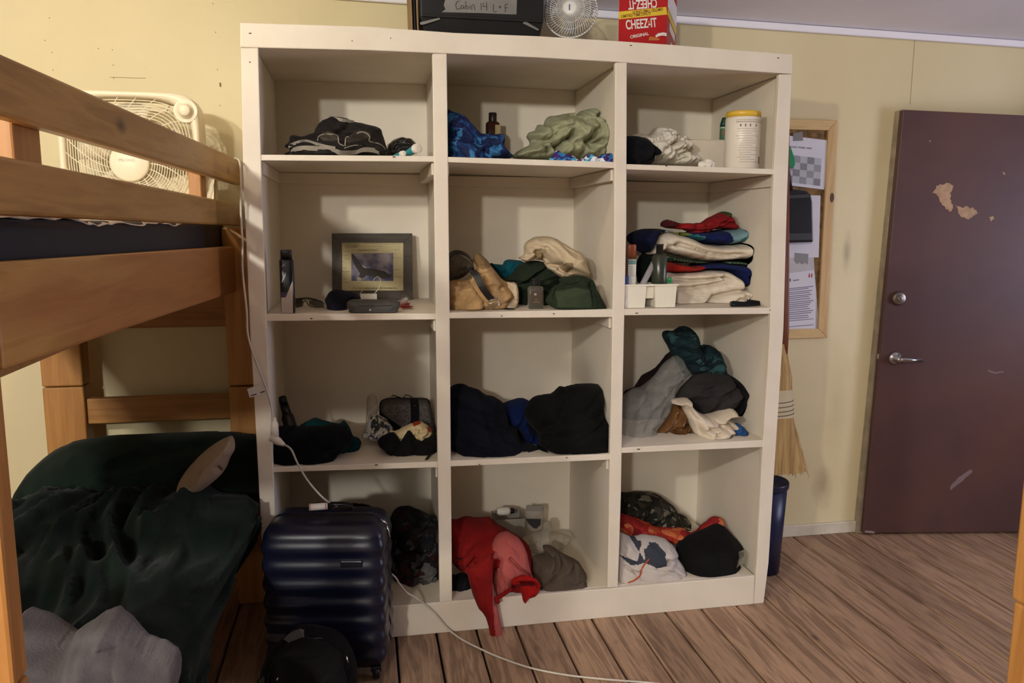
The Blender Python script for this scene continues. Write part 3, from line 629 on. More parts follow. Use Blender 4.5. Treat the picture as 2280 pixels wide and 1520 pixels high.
obj('body', MB().lathe([(0.020, 0), (0.0245, 0.003), (0.0245, zt_-zs-0.006), (0.020, zt_-zs), (0.014, zt_-zs+0.002)], (c[0], -0.22, zs), (0, 0, 1), 28, 1.1, 0.8, 4), amber, t, smooth=True)
obj('cap', MB().lathe([(0.0155, zt_-zs), (0.016, zt_-zs+0.002), (0.016, zc_-zs-0.002), (0.014, zc_-zs)], (c[0], -0.22, zs), (0, 0, 1), 28), capb, t, smooth=True)
obj('label', MB().box(c[0]+0.006, c[0]+0.0275, -0.2425, -0.205, zs+0.05, zt_-zs+zs-0.012), mat('tan label', (150, 132, 92), 0.6), t, bevel=0.001)
f_sage = cloth('sage knit', (160, 160, 130), (146, 147, 118), bump=0.45, bs=320, vs=30)
heap('blanket', z([(905, 660), (930, 600), (985, 560), (1090, 490), (1050, 410), (1090, 370), (1150, 350), (1170, 290), (1240, 285), (1250, 240), (1310, 195), (1420, 180), (1540, 158), (1600, 190), (1640, 140), (1780, 108), (1812, 160), (1830, 225), (1920, 225), (1980, 260), (1995, 400), (1990, 520), (1930, 620), (1850, 690), (1300, 680)]), f_sage,
     'pale sage green knitted blanket heaped in the top middle cubby', 'blanket', y=-0.36, t=0.15, row=(1, 2), fold=0.017, freq=12, ang=0.5, seed=21, stretch=0.75,
     creases=[(z([(1050, 410), (1130, 480), (1240, 495), (1320, 565)]), 0.045, 0.01), (z([(1240, 330), (1262, 250), (1330, 195)]), 0.03, 0.007), (z([(1205, 350), (1330, 330), (1500, 318), (1560, 440)]), -0.02, 0.016), (z([(1320, 570), (1365, 500), (1490, 440)]), 0.045, 0.009),
              (z([(1890, 260), (1925, 330), (1880, 395), (1935, 470), (1900, 545)]), 0.04, 0.007), (z([(1600, 500), (1680, 525), (1770, 495)]), 0.045, 0.01), (z([(1420, 260), (1500, 200), (1590, 240)]), 0.03, 0.008), (z([(1640, 150), (1700, 215), (1830, 240)]), 0.04, 0.007), (z([(1700, 140), (1740, 180), (1800, 225)]), 0.035, 0.005),
              (z([(1690, 380), (1690, 460), (1620, 500)]), 0.03, 0.008), (z([(1770, 260), (1850, 240), (1930, 265)]), -0.025, 0.012), (z([(1210, 560), (1240, 590), (1220, 620)]), 0.03, 0.006)])
f_flor = cells('blue floral print', [(60, 44, 104), (220, 222, 230), (48, 120, 180), (66, 40, 100), (80, 170, 200)], 30, warp=0.3)
heap('printed_cloth', z([(1320, 640), (1390, 568), (1450, 600), (1560, 625), (1640, 672), (1740, 605), (1850, 640), (1890, 612), (2010, 605), (2010, 705), (1700, 705), (1330, 690)]), f_flor,
     'blue, white and purple printed cloth under the sage blanket', 'cloth', y=-0.575, t=0.03, row=(1, 2), fold=0.008, freq=30, seed=5)

# ------------------------------------------------------------------ top row, third cubby
z = lambda pts: Z(1360, 220, 5.4286, pts)
f_white = cloth('white cloth', (226, 219, 205), (214, 206, 190))
heap('white_cloth', z([(190, 520), (230, 460), (310, 425), (420, 440), (490, 395), (540, 345), (690, 345), (745, 385), (780, 422), (850, 440), (900, 500), (915, 590), (905, 635), (960, 655), (1000, 740), (990, 812), (480, 806), (300, 790)]), f_white,
     'crumpled white cloth around the black roll, top right cubby', 'cloth', y=-0.34, t=0.13, row=(1, 3), fold=0.014, freq=17, ang=0.9, seed=31, stretch=0.8,
     creases=[(z([(600, 640), (640, 560), (740, 520), (830, 560), (820, 640)]), 0.03, 0.008), (z([(560, 520), (640, 450), (700, 480)]), 0.02, 0.008), (z([(740, 700), (800, 650), (900, 640)]), 0.03, 0.008), (z([(640, 640), (700, 690), (790, 690)]), 0.025, 0.008), (z([(750, 390), (770, 480), (880, 520)]), 0.02, 0.008)])
roll = heap('rolled_garment', z([(150, 480), (300, 455), (380, 458), (460, 500), (600, 660), (520, 695), (480, 790), (150, 785)]), f_black,
     'black rolled garment with a round end beside white cloth', 'garment', y=-0.5, t=0.07, row=(1, 3), fold=0.004, freq=20, seed=33, rr=0.05,
     creases=[(z([(330+165*math.cos(a), 620+165*math.sin(a)) for a in np.linspace(-1.4, 1.6, 14)]), 0.02, 0.006), (z([(330+90*math.cos(a), 620+90*math.sin(a)) for a in np.linspace(0, 6.28, 20)]), -0.006, 0.006)])
pq = [PY(*p, -0.34) for p in z([(915, 490), (1380, 505)])]; zs = shz(1, 3, 1.6)+0.0005
bxm = mat('white card', (220, 208, 190), 0.7, col2=(212, 199, 180))
t = thing('carton', 'low white cardboard box with the green bottle on it', 'box', ((pq[0][0]+pq[1][0])/2, -0.28, zs))
obj('box', MB().hexa([(pq[0][0], -0.34, zs), (pq[1][0], -0.34, zs), (pq[1][0], -0.2, zs), (pq[0][0], -0.2, zs), (pq[0][0], -0.34, pq[0][2]), (pq[1][0], -0.34, pq[0][2]), (pq[1][0], -0.2, pq[0][2]), (pq[0][0], -0.2, pq[0][2])]), bxm, t, bevel=0.0015)
obj('lid_flap', MB().box(pq[0][0]-0.001, pq[1][0]+0.001, -0.3415, -0.1985, pq[0][2]+0.0003, pq[0][2]+0.002), bxm, t)
zbx = pq[0][2]+0.0025
heap('crumpled_tissue', z([(1050, 812), (1060, 765), (1120, 740), (1150, 712), (1200, 720), (1250, 760), (1262, 800), (1220, 845), (1100, 835)]), mat('tissue', (232, 226, 212), 0.9, bump=0.5, bs=120), 'small crumpled white tissue in front of the white box', 'tissue',
     y=-0.55, t=0.02, row=(1, 3), fold=0.006, freq=60, seed=14, cell=0.0025)
c = PY(1612, 300, -0.27); gr = mat('dark green plastic', (18, 66, 48), 0.35); gl = mat('green label', (74, 118, 88), 0.5, col2=(60, 104, 78), vs=20)
t = thing('bottle', 'small green bottle with dark green cap standing on the white box', 'bottle', (c[0]+0.004, -0.27, zbx)); zz_ = PY(1612, 283, -0.27)[2]-zbx; zq = PY(1612, 262, -0.27)[2]-zbx
obj('body', MB().lathe([(0.017, 0), (0.019, 0.002), (0.019, zz_-0.008), (0.0185, zz_-0.007)], (c[0]+0.004, -0.27, zbx), (0, 0, 1), 24, 1.1, 0.8, 3), gl, t, smooth=True)
obj('collar', MB().lathe([(0.0188, zz_-0.007), (0.0188, zz_)], (c[0]+0.004, -0.27, zbx), (0, 0, 1), 24, 1.1, 0.8, 3), mat('pale green', (170, 184, 160), 0.5), t, smooth=True)
obj('cap', MB().lathe([(0.019, zz_), (0.019, zz_+0.012), (0.013, zq-0.004), (0.012, zq)], (c[0]+0.004, -0.27, zbx), (0, 0, 1), 24, 1.1, 0.8, 3), gr, t, smooth=True)
obj('label', MB().box(c[0]-0.0175, c[0]-0.008, -0.2875, -0.285, zz_*0.42+zbx, zz_*0.72+zbx), mat('orange label', (160, 110, 80), 0.6), t)
cy0 = -0.53; a, b = PY(1617, 300, cy0), PY(1689.5, 300, cy0); cx0 = (a[0]+b[0])/2; rc = (b[0]-a[0])/2*0.985; zs = shz(1, 3, cx0)+0.001
zl0, zl1 = PY(1653, 257, cy0-rc)[2]-zs, PY(1653, 243.5, cy0-rc)[2]-zs
t = thing('wipes_canister', 'tall white wipes canister with a yellow lid, top right cubby', 'canister', (cx0, cy0, zs))
obj('body', MB().lathe([(rc*0.95, 0), (rc, 0.004), (rc, zl0-0.004), (rc*0.97, zl0)], (cx0, cy0, zs), (0, 0, 1), 40), mat('white label', (226, 218, 204), 0.3, col2=(222, 213, 198)), t, smooth=True)
obj('lid', MB().lathe([(rc*0.99, zl0), (rc*0.99, zl1-0.006), (rc*0.95, zl1-0.001), (rc*0.6, zl1)], (cx0, cy0, zs), (0, 0, 1), 40), mat('yellow plastic', (226, 184, 62), 0.35), t, smooth=True)
def arcbar(z0, z1, a0, a1, k=8):
    b_ = MB(); G = [[(cx0+(rc+0.0006)*math.sin(q), cy0-(rc+0.0006)*math.cos(q), zs+zz) for zz in (z0, z1)] for q in np.linspace(a0, a1, k)]; return b_.grid(G)
random.seed(3); H_ = zl0
inkl = mat('faint print', (186, 176, 160), 0.8); inkm = mat('grey icon', (112, 106, 98), 0.8)
for f0 in (0.93, 0.9, 0.885): obj('print_line', arcbar(H_*f0-0.0012, H_*f0+0.0012, -0.85, 0.95), inkl, t)
for q in (-0.62, -0.36, -0.08, 0.3, 1.05): obj('print_mark', arcbar(H_*0.80, H_*0.85, q, q+0.07, 4), inkm, t)
for k in range(15):
    f0 = 0.76-0.045*k; a0 = random.uniform(-0.85, -0.5); a1 = random.uniform(0.0, 0.7)
    if f0 > 0.06: obj('print_line', arcbar(H_*f0-0.001, H_*f0+0.001, a0, a1), inkl, t)
obj('print_block', arcbar(H_*0.1, H_*0.24, 0.68, 0.98, 5), inkg, t)
a, b = PY(1688, 297, -0.4), PY(1702, 297, -0.4); zs = shz(1, 3, 1.87)+0.001
t = thing('packet', 'dark printed packet on end behind the wipes canister', 'packet', ((a[0]+b[0])/2, -0.36, zs)); zt_ = a[2]; zm = PY(1690, 352, -0.4)[2]
obj('sleeve', MB().box(a[0]-0.012, b[0], -0.4, -0.34, zm, zt_), cells('packet print', [(24, 22, 18), (60, 30, 28), (30, 30, 24), (110, 84, 74)], 30, warp=0.3, bump=0.0), t, bevel=0.001)
obj('base', MB().box(a[0]-0.01, b[0]-0.002, -0.397, -0.343, zs, zm-0.0005), mat('tan card', (150, 130, 90), 0.7), t, bevel=0.001)

# ------------------------------------------------------------------ second row, first cubby
z = lambda pts: Z(570, 480, 5.302, pts)
yb_ = PZ(640, 698, shz(2, 1, 0.12))[1]+0.02; c = PY(640, 640, yb_); zs = shz(2, 1, c[0])+0.001; zt_ = PY(640, 577, yb_)[2]-zs; zc_ = PY(640, 556, yb_)[2]-zs; w = (PY(656, 640, yb_)[0]-PY(624, 640, yb_)[0])/2
t = thing('spray_can', 'tall black and white body spray can on the second shelf', 'spray can', (c[0], yb_, zs))
cb = mat('gloss black', (14, 14, 17), 0.25); cwh = mat('can silver', (178, 166, 156), 0.4)
obj('body', MB().lathe([(w*0.95, 0.0), (w, 0.003), (w, zt_-0.006), (w*0.86, zt_)], (c[0], yb_, zs), (0, 0, 1), 36, 1, 0.8, 4), cb, t, smooth=True)
obj('cap', MB().lathe([(w*0.8, zt_), (w*0.78, zc_-0.002), (w*0.72, zc_)], (c[0], yb_, zs), (0, 0, 1), 36, 1, 0.8, 4), black, t, smooth=True)
yl = yb_-w*0.8-0.0008
def decal(nm, pts, yy, m, par, th=0.0006):
    return obj(nm, MB().xz([(PY(u, v, yy)[0], PY(u, v, yy)[2]) for u, v in pts], yy, yy+th), m, par)
decal('label', z([(298, 965), (350, 965), (430, 770), (437, 1150), (300, 1152)]), yl, cwh, t)
decal('label_band', z([(296, 905), (372, 905), (350, 965), (298, 965)]), yl-0.0002, mat('purple print', (62, 50, 84), 0.5), t)
decal('label_stroke', z([(302, 795), (310, 750), (340, 690), (357, 664), (345, 720), (320, 765)]), yl, mat('silver print', (190, 186, 184), 0.4), t)
for q in ([(298, 600), (312, 596), (320, 570)], [(325, 600), (330, 570), (345, 572)], [(330, 585), (344, 600)]): obj('print_mark', MB().tube([PY(*p, yl) for p in z(q)], 0.0007, 5), cwh, t)
y0 = -0.42; zs = shz(2, 1, 0.2)+0.001
t = thing('sunglasses', 'folded sunglasses lying beside the tall spray can', 'sunglasses', (PY(690, 680, y0)[0], y0, zs))
dk = mat('dark frame', (34, 28, 24), 0.3); fr_ = lambda q, r=0.0022: MB().tube([np.maximum(PY(*p, y0), (-9, -9, zs+r)) for p in z(q)], r, 6)
obj('frame', fr_([(460, 985), (530, 975), (600, 968), (700, 985), (770, 1010), (805, 1040), (800, 1078), (700, 1078), (640, 1066), (615, 1050), (600, 1012), (575, 1003), (555, 1025), (550, 1062), (500, 1074), (455, 1080)]), dk, t, smooth=True)
obj('temple', MB().tube([PY(*p, y0+k*0.012) for k, p in enumerate(z([(800, 1030), (740, 1005), (640, 985), (540, 985), (470, 995)]))], 0.0018, 6), dk, t, smooth=True)
decal('lens', z([(630, 1050), (625, 1000), (700, 995), (765, 1018), (795, 1045), (792, 1070), (700, 1070)]), y0, mat('smoke lens', (96, 84, 68), 0.15, trans=0.6), t)
decal('lens', z([(465, 1000), (545, 990), (552, 1010), (540, 1058), (500, 1068), (465, 1070)]), y0, mat('smoke lens', (96, 84, 68), 0.15, trans=0.6), t)
heap('knit_hat', z([(815, 1010), (830, 960), (880, 895), (960, 870), (1060, 880), (1160, 910), (1220, 950), (1242, 975), (1120, 1000), (1085, 1060), (1060, 1130), (930, 1142), (850, 1112)]), cloth('navy knit', (24, 24, 34), (32, 31, 42), bump=0.7), 'dark navy knit hat beside the grey case', 'hat',
     t=0.075, row=(2, 1), fold=0.003, freq=24, seed=41, lean=0.1, y=-0.44)
cs = heap('glasses_case', z([(1068, 1045), (1100, 1000), (1180, 985), (1400, 985), (1620, 990), (1690, 1010), (1702, 1060), (1660, 1132), (1600, 1146), (1150, 1140), (1095, 1110)]), mat('dark grey shell', (58, 57, 54), 0.5, col2=(66, 64, 60), vs=20, bump=0.15, bs=200), 'dark grey zipped glasses case in front of the picture frame', 'case',
     t=0.045, row=(2, 1), fold=0.0, freq=5, seed=2, lean=0.05, jit=0)
obj('logo_dot', MB().lathe([(0.0028, 0), (0.0028, 0.002)], cs.on(*z([(1348, 1112)])[0], 0.0015), (0, 1, 0), 14), white, cs.o)
obj('seam', MB().tube(cs.line(z([(1075, 1052), (1200, 1062), (1400, 1066), (1600, 1060), (1695, 1050)]), 0.0), 0.0012, 6), black, cs.o, smooth=True)
# picture frame leaning against the back of the cubby
ya = PZ(828, 668, shz(2, 1, 0.35))[1]; ya = min(ya, -0.09); yt = ya+0.05
def FP(u, v, off=0.0):
    d = ray(u, v); k = (yt-ya)/0.29; zb_ = 1.2; tt = (ya-off+k*(CAM[2]-zb_)-CAM[1])/(d[1]-k*d[2]); return CAM+d*tt
mo = z([(895, 209), (1845, 209), (1852, 1010), (900, 1010)]); mi_ = z([(1010, 318), (1740, 318), (1740, 885), (1014, 885)])
fm = wood('grey stained frame', (74, 66, 54), (52, 46, 38), None, 'X', 2.0, 0.5)
zs = shz(2, 1, 0.35)
t = thing('picture_frame', 'grey wood picture frame with a soaring eagle photo', 'picture frame', (FP(828, 600)[0], ya, zs+0.001))
O4 = [FP(*p) for p in mo]; I4 = [FP(*p) for p in mi_]
for k in (2, 3): O4[k][2] = zs+0.0015; O4[k][1] = ya
m = MB()
for k in range(4):
    j = (k+1) % 4; a, b, c, d = O4[k], O4[j], I4[j], I4[k]; e = np.array((0, 0.018, 0)); m.hexa([a, b, c, d, a+e, b+e, c+e, d+e])
obj('frame', m, fm, t, bevel=0.001)
e = np.array((0, 0.016, 0)); e0 = np.array((0, 0.006, 0)); m = MB().hexa([I4[0]+e0, I4[1]+e0, I4[2]+e0, I4[3]+e0, I4[0]+e, I4[1]+e, I4[2]+e, I4[3]+e])
obj('mat_board', m, mat('cream mat', (196, 184, 142), 0.7, col2=(188, 176, 134)), t)
def fdec(nm, pts, mm, off, par=None):
    q = [FP(*p, off=-0.006+off) for p in pts]; n_ = len(q); vs = q+[p+np.array((0, 0.0004, 0)) for p in q]
    return obj(nm, MB().add(vs, [tuple(range(n_)), tuple(range(2*n_-1, n_-1, -1))]+[(i, i+n_, (i+1) % n_+n_, (i+1) % n_) for i in range(n_)]), mm, par or t)
skym = mat('cloudy sky print', (58, 62, 96), 0.5, col2=(156, 144, 148), vs=17, lo=0.38, hi=0.62)
ph = fdec('photo', z([(1125, 440), (1620, 440), (1622, 770), (1125, 770)]), skym, 0.0006)
fdec('eagle', z([(1130, 448), (1152, 455), (1205, 525), (1248, 585), (1290, 622), (1330, 620), (1400, 628), (1520, 658), (1570, 690), (1612, 700), (1575, 738), (1480, 738), (1380, 722), (1300, 704), (1288, 722), (1250, 742), (1215, 722), (1226, 680), (1200, 640), (1152, 560), (1130, 500)]), mat('eagle brown', (50, 42, 38), 0.6), 0.0012, ph)
fdec('eagle_head', z([(1250, 592), (1268, 590), (1300, 606), (1296, 618), (1272, 612)]), mat('eagle white', (190, 182, 176), 0.6), 0.0014, ph)
fdec('eagle_tail', z([(1212, 724), (1246, 742), (1240, 768), (1196, 768), (1190, 730)]), mat('tail tan', (170, 160, 130), 0.6), 0.0010, ph)
random.seed(5); kz = lambda a, b: Z(740, 520, 8.94, [(a, b)])[0]
def scrib(a, b, w, hgt=14):
    n_ = max(5, int(w/7)); P_ = [FP(*kz(a+w*i/n_, b+random.uniform(-hgt/2, hgt/2)), off=-0.0045) for i in range(n_+1)]; obj('handwriting', MB().tube(P_, 0.00032, 4), ink, t)
for a, b, w in ((610, 200, 80), (690, 195, 140), (840, 200, 150), (1040, 205, 60), (1110, 205, 60), (1190, 200, 100), (1310, 200, 50), (430, 255, 140), (590, 255, 160), (780, 250, 110), (910, 250, 90), (1290, 255, 60), (255, 340, 100), (390, 335, 75), (1230, 320, 110), (1235, 410, 45), (1230, 480, 140), (195, 435, 120), (235, 500, 110), (195, 560, 40), (200, 685, 75), (195, 755, 160), (205, 890, 70), (215, 970, 210), (460, 975, 110), (1235, 715, 120), (1230, 860, 140)): scrib(a, b, w)
for k in range(3): scrib(500, 318+k*14, 400, 22)
for k in range(6): scrib(200+k*12, 205+k*16, 360-k*30, 16)
p0, p1 = FP(*kz(412, 1098), off=-0.0042), FP(*kz(1395, 1092), off=-0.0042)
text('handwriting', 'P.S. I am a better person for knowing you', 0.0085, p0, p1-p0, (0, 0.2, 1), ink, t, 0.0002, sx=float(np.linalg.norm(p1-p0))/0.162)
c0 = np.array(PY(*z([(1330, 985)])[0], -0.3)); zs2 = shz(2, 1, c0[0])+0.001
t = thing('charger', 'small white plastic charger with thin white wires before the frame', 'charger', (c0[0], -0.3, zs2)); q = [PY(*p, -0.3) for p in z([(1228, 925), (1428, 920)])]
obj('body', MB().box(q[0][0], q[1][0], -0.3, -0.275, zs2, q[0][2]), white, t, bevel=0.002)
for ln in ([(1225, 925), (1240, 905), (1262, 878)], [(1392, 922), (1412, 900), (1432, 878)], [(1385, 765), (1410, 732), (1440, 720), (1468, 750), (1468, 800), (1455, 840), (1420, 900)]):
    obj('wire', MB().tube(catmull([PY(*p, -0.292) for p in z(ln)], 5), 0.0011, 6), white, t, smooth=True)
clear = mat('clear film', (214, 208, 200), 0.12, trans=0.75, alpha=0.75, bump=0.5, bs=50, ior=1.2)
heap('crumpled_wrapper', z([(1695, 1045), (1705, 990), (1730, 968), (1780, 960), (1800, 990), (1790, 1020), (1750, 1050)]), clear, 'small crumpled clear wrapper beside the grey glasses case', 'wrapper', y=-0.4, t=0.02, row=(2, 1), fold=0.008, freq=60, seed=9, cell=0.0028)
random.seed(11); zs2 = shz(2, 1, 0.55); P_ = []
for k in range(30):
    u, v = z([(random.uniform(1690, 1850), random.uniform(1050, 1105))])[0]; p = PZ(u, v, zs2+0.004); P_.append((min(p[0], 0.6), p[1], zs2+0.004+random.random()*0.012))
tag(obj('bracelet', MB().tube(catmull(P_, 4), 0.0014, 5), mat('red cord', (150, 40, 44), 0.7), smooth=True), 'tangled red cord bracelet on the second shelf', 'bracelet')

# ------------------------------------------------------------------ second row, second cubby
z = lambda pts: Z(970, 500, 5.302, pts)
f_khaki = cloth('khaki cotton', (186, 152, 106), (174, 140, 96), bs=220); f_khd = cloth('tan cotton', (140, 112, 76), (128, 102, 68)); f_cream = cloth('cream cotton', (206, 188, 158), (198, 178, 148), bs=240)
heap('khaki_trousers', z([(130, 690), (240, 652), (330, 660), (420, 622), (430, 500), (440, 380), (490, 340), (570, 385), (650, 470), (740, 600), (850, 675), (930, 680), (970, 760), (962, 950), (780, 958), (640, 965), (500, 995), (300, 1005), (130, 965)]), [f_khaki, f_khd, f_cream],
     'tan khaki trousers folded in the second row middle cubby', 'trousers', t=0.12, row=(2, 2), fold=0.014, freq=13, ang=0.2, seed=51,
     patches=[(z([(430, 440), (440, 350), (500, 320), (620, 400), (760, 610), (640, 490), (500, 510)]), 1), (z([(830, 680), (940, 670), (990, 760), (980, 960), (780, 960), (905, 850)]), 2)],
     creases=[(z([(430, 620), (520, 640), (600, 600), (700, 590)]), 0.02, 0.008), (z([(400, 680), (460, 780), (520, 860), (520, 980)]), 0.03, 0.008), (z([(730, 730), (770, 710), (870, 740)]), 0.02, 0.008), (z([(740, 600), (830, 690), (905, 840), (800, 950)]), 0.03, 0.01), (z([(240, 690), (340, 690), (440, 650)]), 0.02, 0.01)])
heap('grey_garment', z([(120, 400), (200, 350), (260, 345), (360, 400), (430, 470), (400, 555), (260, 650), (120, 690)]), cloth('grey cotton', (122, 114, 100), (104, 96, 84)), 'grey garment behind the looped black belt', 'garment', y=-0.3, t=0.06, row=(2, 2), fold=0.006, freq=14, seed=52)
belt = thing('belt', 'black leather belt with a metal buckle on the khaki trousers', 'belt', PY(1040, 600, -0.55)); lea = mat('black leather', (24, 22, 21), 0.4, col2=(34, 31, 29), bump=0.2, bs=120)
yl = -0.53
obj('loop', MB().tube(catmull([PY(*p, yl+o_) for p, o_ in zip(z([(120, 420), (150, 385), (200, 338), (260, 325), (330, 342), (390, 382), (432, 440), (446, 510), (425, 550)]), (0.1, .09, .08, .07, .05, .03, .01, 0, -.03))], 5), 0, flat=((0, 1, 0.35), 0.016, 0.0022)), lea, belt, bevel=0.001)
hk = bpy.data.objects['khaki_trousers']
obj('strap', MB().tube(catmull([PY(*p, yy) for p, yy in zip(z([(435, 545), (480, 600), (540, 720), (600, 810), (665, 890)]), (-0.585, -0.605, -0.615, -0.61, -0.59))], 5), 0, flat=((0.93, 0, 0.37), 0.0125, 0.002)), lea, belt, bevel=0.001)
obj('buckle', MB().tube([PY(*p, -0.592) for p in z([(590, 905), (735, 868), (752, 950), (640, 978)])], 0.0026, 6, closed=True), chrome, belt, smooth=True)
obj('prong', MB().tube([PY(*p, -0.594) for p in z([(612, 940), (680, 925), (745, 905)])], 0.0016, 6), chrome, belt, smooth=True)
zs = shz(2, 2, 0.8)+0.003
q = [PZ(*p, zs) for p in z([(650, 985), (780, 985), (860, 995), (935, 995)])]; obj('belt_tip', MB().tube([(p[0], max(p[1], -0.615), p[2]) for p in q], 0, flat=((0.2, 1, 0), 0.011, 0.0018)), lea, belt, bevel=0.001)
heap('teal_cloth', z([(640, 455), (720, 470), (788, 470), (800, 428), (860, 412), (1000, 425), (1060, 465), (960, 560), (860, 640), (750, 640), (700, 545)]), cloth('teal cloth', (18, 82, 92), (14, 68, 80)), 'small teal cloth between the khakis and the dark green shirts', 'cloth', y=-0.24, t=0.07, row=(2, 2), fold=0.01, freq=18, seed=54, floor=None)
f_grn = cloth('dark green cotton', (40, 50, 36), (34, 43, 31))
heap('green_shirt', z([(800, 640), (900, 575), (960, 490), (1050, 445), (1130, 420), (1250, 430), (1330, 470), (1430, 560), (1470, 640), (1400, 780), (1330, 960), (970, 962), (960, 800), (930, 690), (830, 665)]), f_grn,
     'dark green shirt crumpled behind the perfume bottle', 'shirt', y=-0.34, t=0.13, row=(2, 2), fold=0.016, freq=12, ang=0.5, seed=55, creases=[(z([(830, 650), (960, 700), (1100, 640)]), 0.02, 0.012), (z([(980, 820), (1080, 700), (1180, 680)]), 0.015, 0.01)])
heap('green_shorts', z([(1300, 900), (1330, 820), (1370, 750), (1460, 690), (1460, 640), (1600, 600), (1800, 618), (1870, 680), (1890, 750), (1960, 880), (2005, 995), (1820, 1008), (1500, 985), (1350, 962)]), [f_grn, cloth('moss green', (58, 68, 50), (50, 60, 44))],
     'folded dark green shorts with a hanging tie, right of the perfume', 'shorts', t=0.09, row=(2, 2), fold=0.012, freq=11, ang=0.2, seed=56,
     patches=[(z([(1400, 780), (1600, 730), (1780, 760), (1800, 960), (1400, 960)]), 1)],
     creases=[(z([(1380, 850), (1420, 740), (1640, 690), (1800, 740)]), 0.02, 0.01), (z([(1800, 990), (1820, 860), (1800, 700)]), 0.025, 0.008), (z([(1890, 980), (1880, 860), (1840, 760)]), 0.015, 0.008)])
heap('cream_trousers', z([(980, 388), (1040, 335), (1045, 240), (1130, 158), (1260, 140), (1400, 155), (1520, 225), (1640, 300), (1730, 350), (1760, 450), (1790, 608), (1600, 592), (1545, 615), (1480, 628), (1420, 592), (1290, 485), (1280, 432), (1150, 412), (1060, 445), (1000, 405)]), [f_cream, cloth('cream opening shade', (150, 128, 98), (140, 118, 90))],
     'cream cotton trousers slung over the dark green shirt', 'trousers', y=-0.4, t=0.1, fold=0.011, freq=11, ang=-0.6, seed=57, lean=0.1,
     patches=[(z([(1160, 400), (1165, 335), (1205, 305), (1245, 340), (1265, 400), (1210, 408)]), 1), (z([(1440, 500), (1465, 440), (1535, 440), (1560, 500), (1545, 560), (1480, 540)]), 1)],  # darker cream paints the shade inside the leg openings
     creases=[(z([(1160, 400), (1165, 335), (1205, 305), (1245, 340), (1265, 400)]), 0.03, 0.01), (z([(1290, 470), (1390, 470), (1440, 480), (1430, 520), (1500, 560), (1550, 560)]), 0.035, 0.01), (z([(1270, 300), (1300, 420), (1400, 480)]), 0.015, 0.014), (z([(1050, 255), (1150, 245), (1260, 270)]), 0.012, 0.006), (z([(1000, 380), (1080, 350), (1160, 310)]), 0.02, 0.008), (z([(1700, 370), (1730, 480), (1770, 600)]), 0.012, 0.008)])
cu = bpy.data.objects['cream_trousers']
yb_ = PZ(1192, 688, shz(2, 2, 0.95))[1]+0.012; a, b = PY(1175.5, 660, yb_), PY(1209, 660, yb_); cx = (a[0]+b[0])/2; w = (b[0]-a[0])/2; zs = shz(2, 2, cx)+0.001; zt_ = PY(1192, 637.5, yb_)[2]
t = thing('perfume_bottle', 'square glass perfume bottle with a black cap', 'perfume bottle', (cx, yb_, zs))
glass = mat('thick glass', (205, 196, 184), 0.05, trans=0.9, ior=1.4)
obj('glass', MB().lathe([(w*0.9, 0), (w, 0.003), (w, zt_-zs-0.006), (w*0.8, zt_-zs), (w*0.35, zt_-zs+0.002)], (cx, yb_, zs), (0, 0, 1), 40, 1, 0.55, 6), glass, t, smooth=True)
obj('label', MB().box(cx-w*0.7, cx+w*0.75, yb_-w*0.55-0.001, yb_-w*0.55-0.0003, zs+(zt_-zs)*0.22, zs+(zt_-zs)*0.8), mat('brown label', (74, 60, 46), 0.5), t)
zcp = PY(1192, 620, yb_)[2]; obj('cap', MB().lathe([(w*0.52, zt_-zs+0.002), (w*0.52, zcp-zs)], (cx, yb_, zs), (0, 0, 1), 28, 1, 0.8, 5), black, t, bevel=0.001)
text('label_text', 'BR', 0.010, (cx-w*0.3, yb_-w*0.55-0.0015, zs+(zt_-zs)*0.62), (1, 0, 0), (0, 0, 1), white, t, 0.0002, 0.8)
for f0, a0 in ((0.4, 0.2), (0.3, 0.5)): obj('label_line', MB().box(cx-w*a0, cx+w*a0, yb_-w*0.55-0.0014, yb_-w*0.55-0.001, zs+(zt_-zs)*f0, zs+(zt_-zs)*(f0+0.015)), inkg, t)
# ------------------------------------------------------------------ second row, third cubby: caddy and towels
z = lambda pts: Z(1360, 440, 5.2425, pts)
sz = shz(2, 3, 1.4); yc0 = max(PZ(1450, 686, sz)[1], -0.597)
cad = thing('shower_caddy', 'white plastic two-compartment shower caddy holding bottles', 'caddy', (1.42, yc0+0.05, sz))
xl_ = WALLX[3][0]+0.004; q = lambda u, v, y=yc0: PY(*z([(u, v)])[0], y)
zr_ = q(500, 1012)[2]; cdm = mat('caddy plastic', (232, 226, 208), 0.35, col2=(226, 219, 200))
def bin_(x0, x1, y0, y1, z0, z1, tp=0.004):
    m = MB(); w = 0.002; o_ = [(x0, y0), (x1, y0), (x1, y1), (x0, y1)]; cxm, cym = (x0+x1)/2, (y0+y1)/2
    def ring(z_, ins_, off): return [(x+(off+ins_)*(1 if x < cxm else -1), y+(off+ins_)*(1 if y < cym else -1), z_) for x, y in o_]
    r0, r1, r2, r3 = ring(z0, tp, 0), ring(z1, 0, 0), ring(z1, 0, w), ring(z0+w, tp, w)
    vs = r0+r1+r2+r3; fs = [(3, 2, 1, 0), (12, 13, 14, 15)]
    for a in (0, 4, 8):
        for k in range(4): fs.append((a+k, a+(k+1) % 4, a+4+(k+1) % 4, a+4+k))
    return m.add(vs, fs)
x1_, x2_, x3_ = q(418, 1100)[0], q(518, 1100)[0], q(772, 1100)[0]
yk = yc0+0.11
obj('compartment', bin_(xl_, x1_, yc0, yk, sz+0.001, zr_), cdm, cad, bevel=0.002)
obj('compartment', bin_(x2_, x3_, yc0, yk, sz+0.001, zr_), cdm, cad, bevel=0.002)
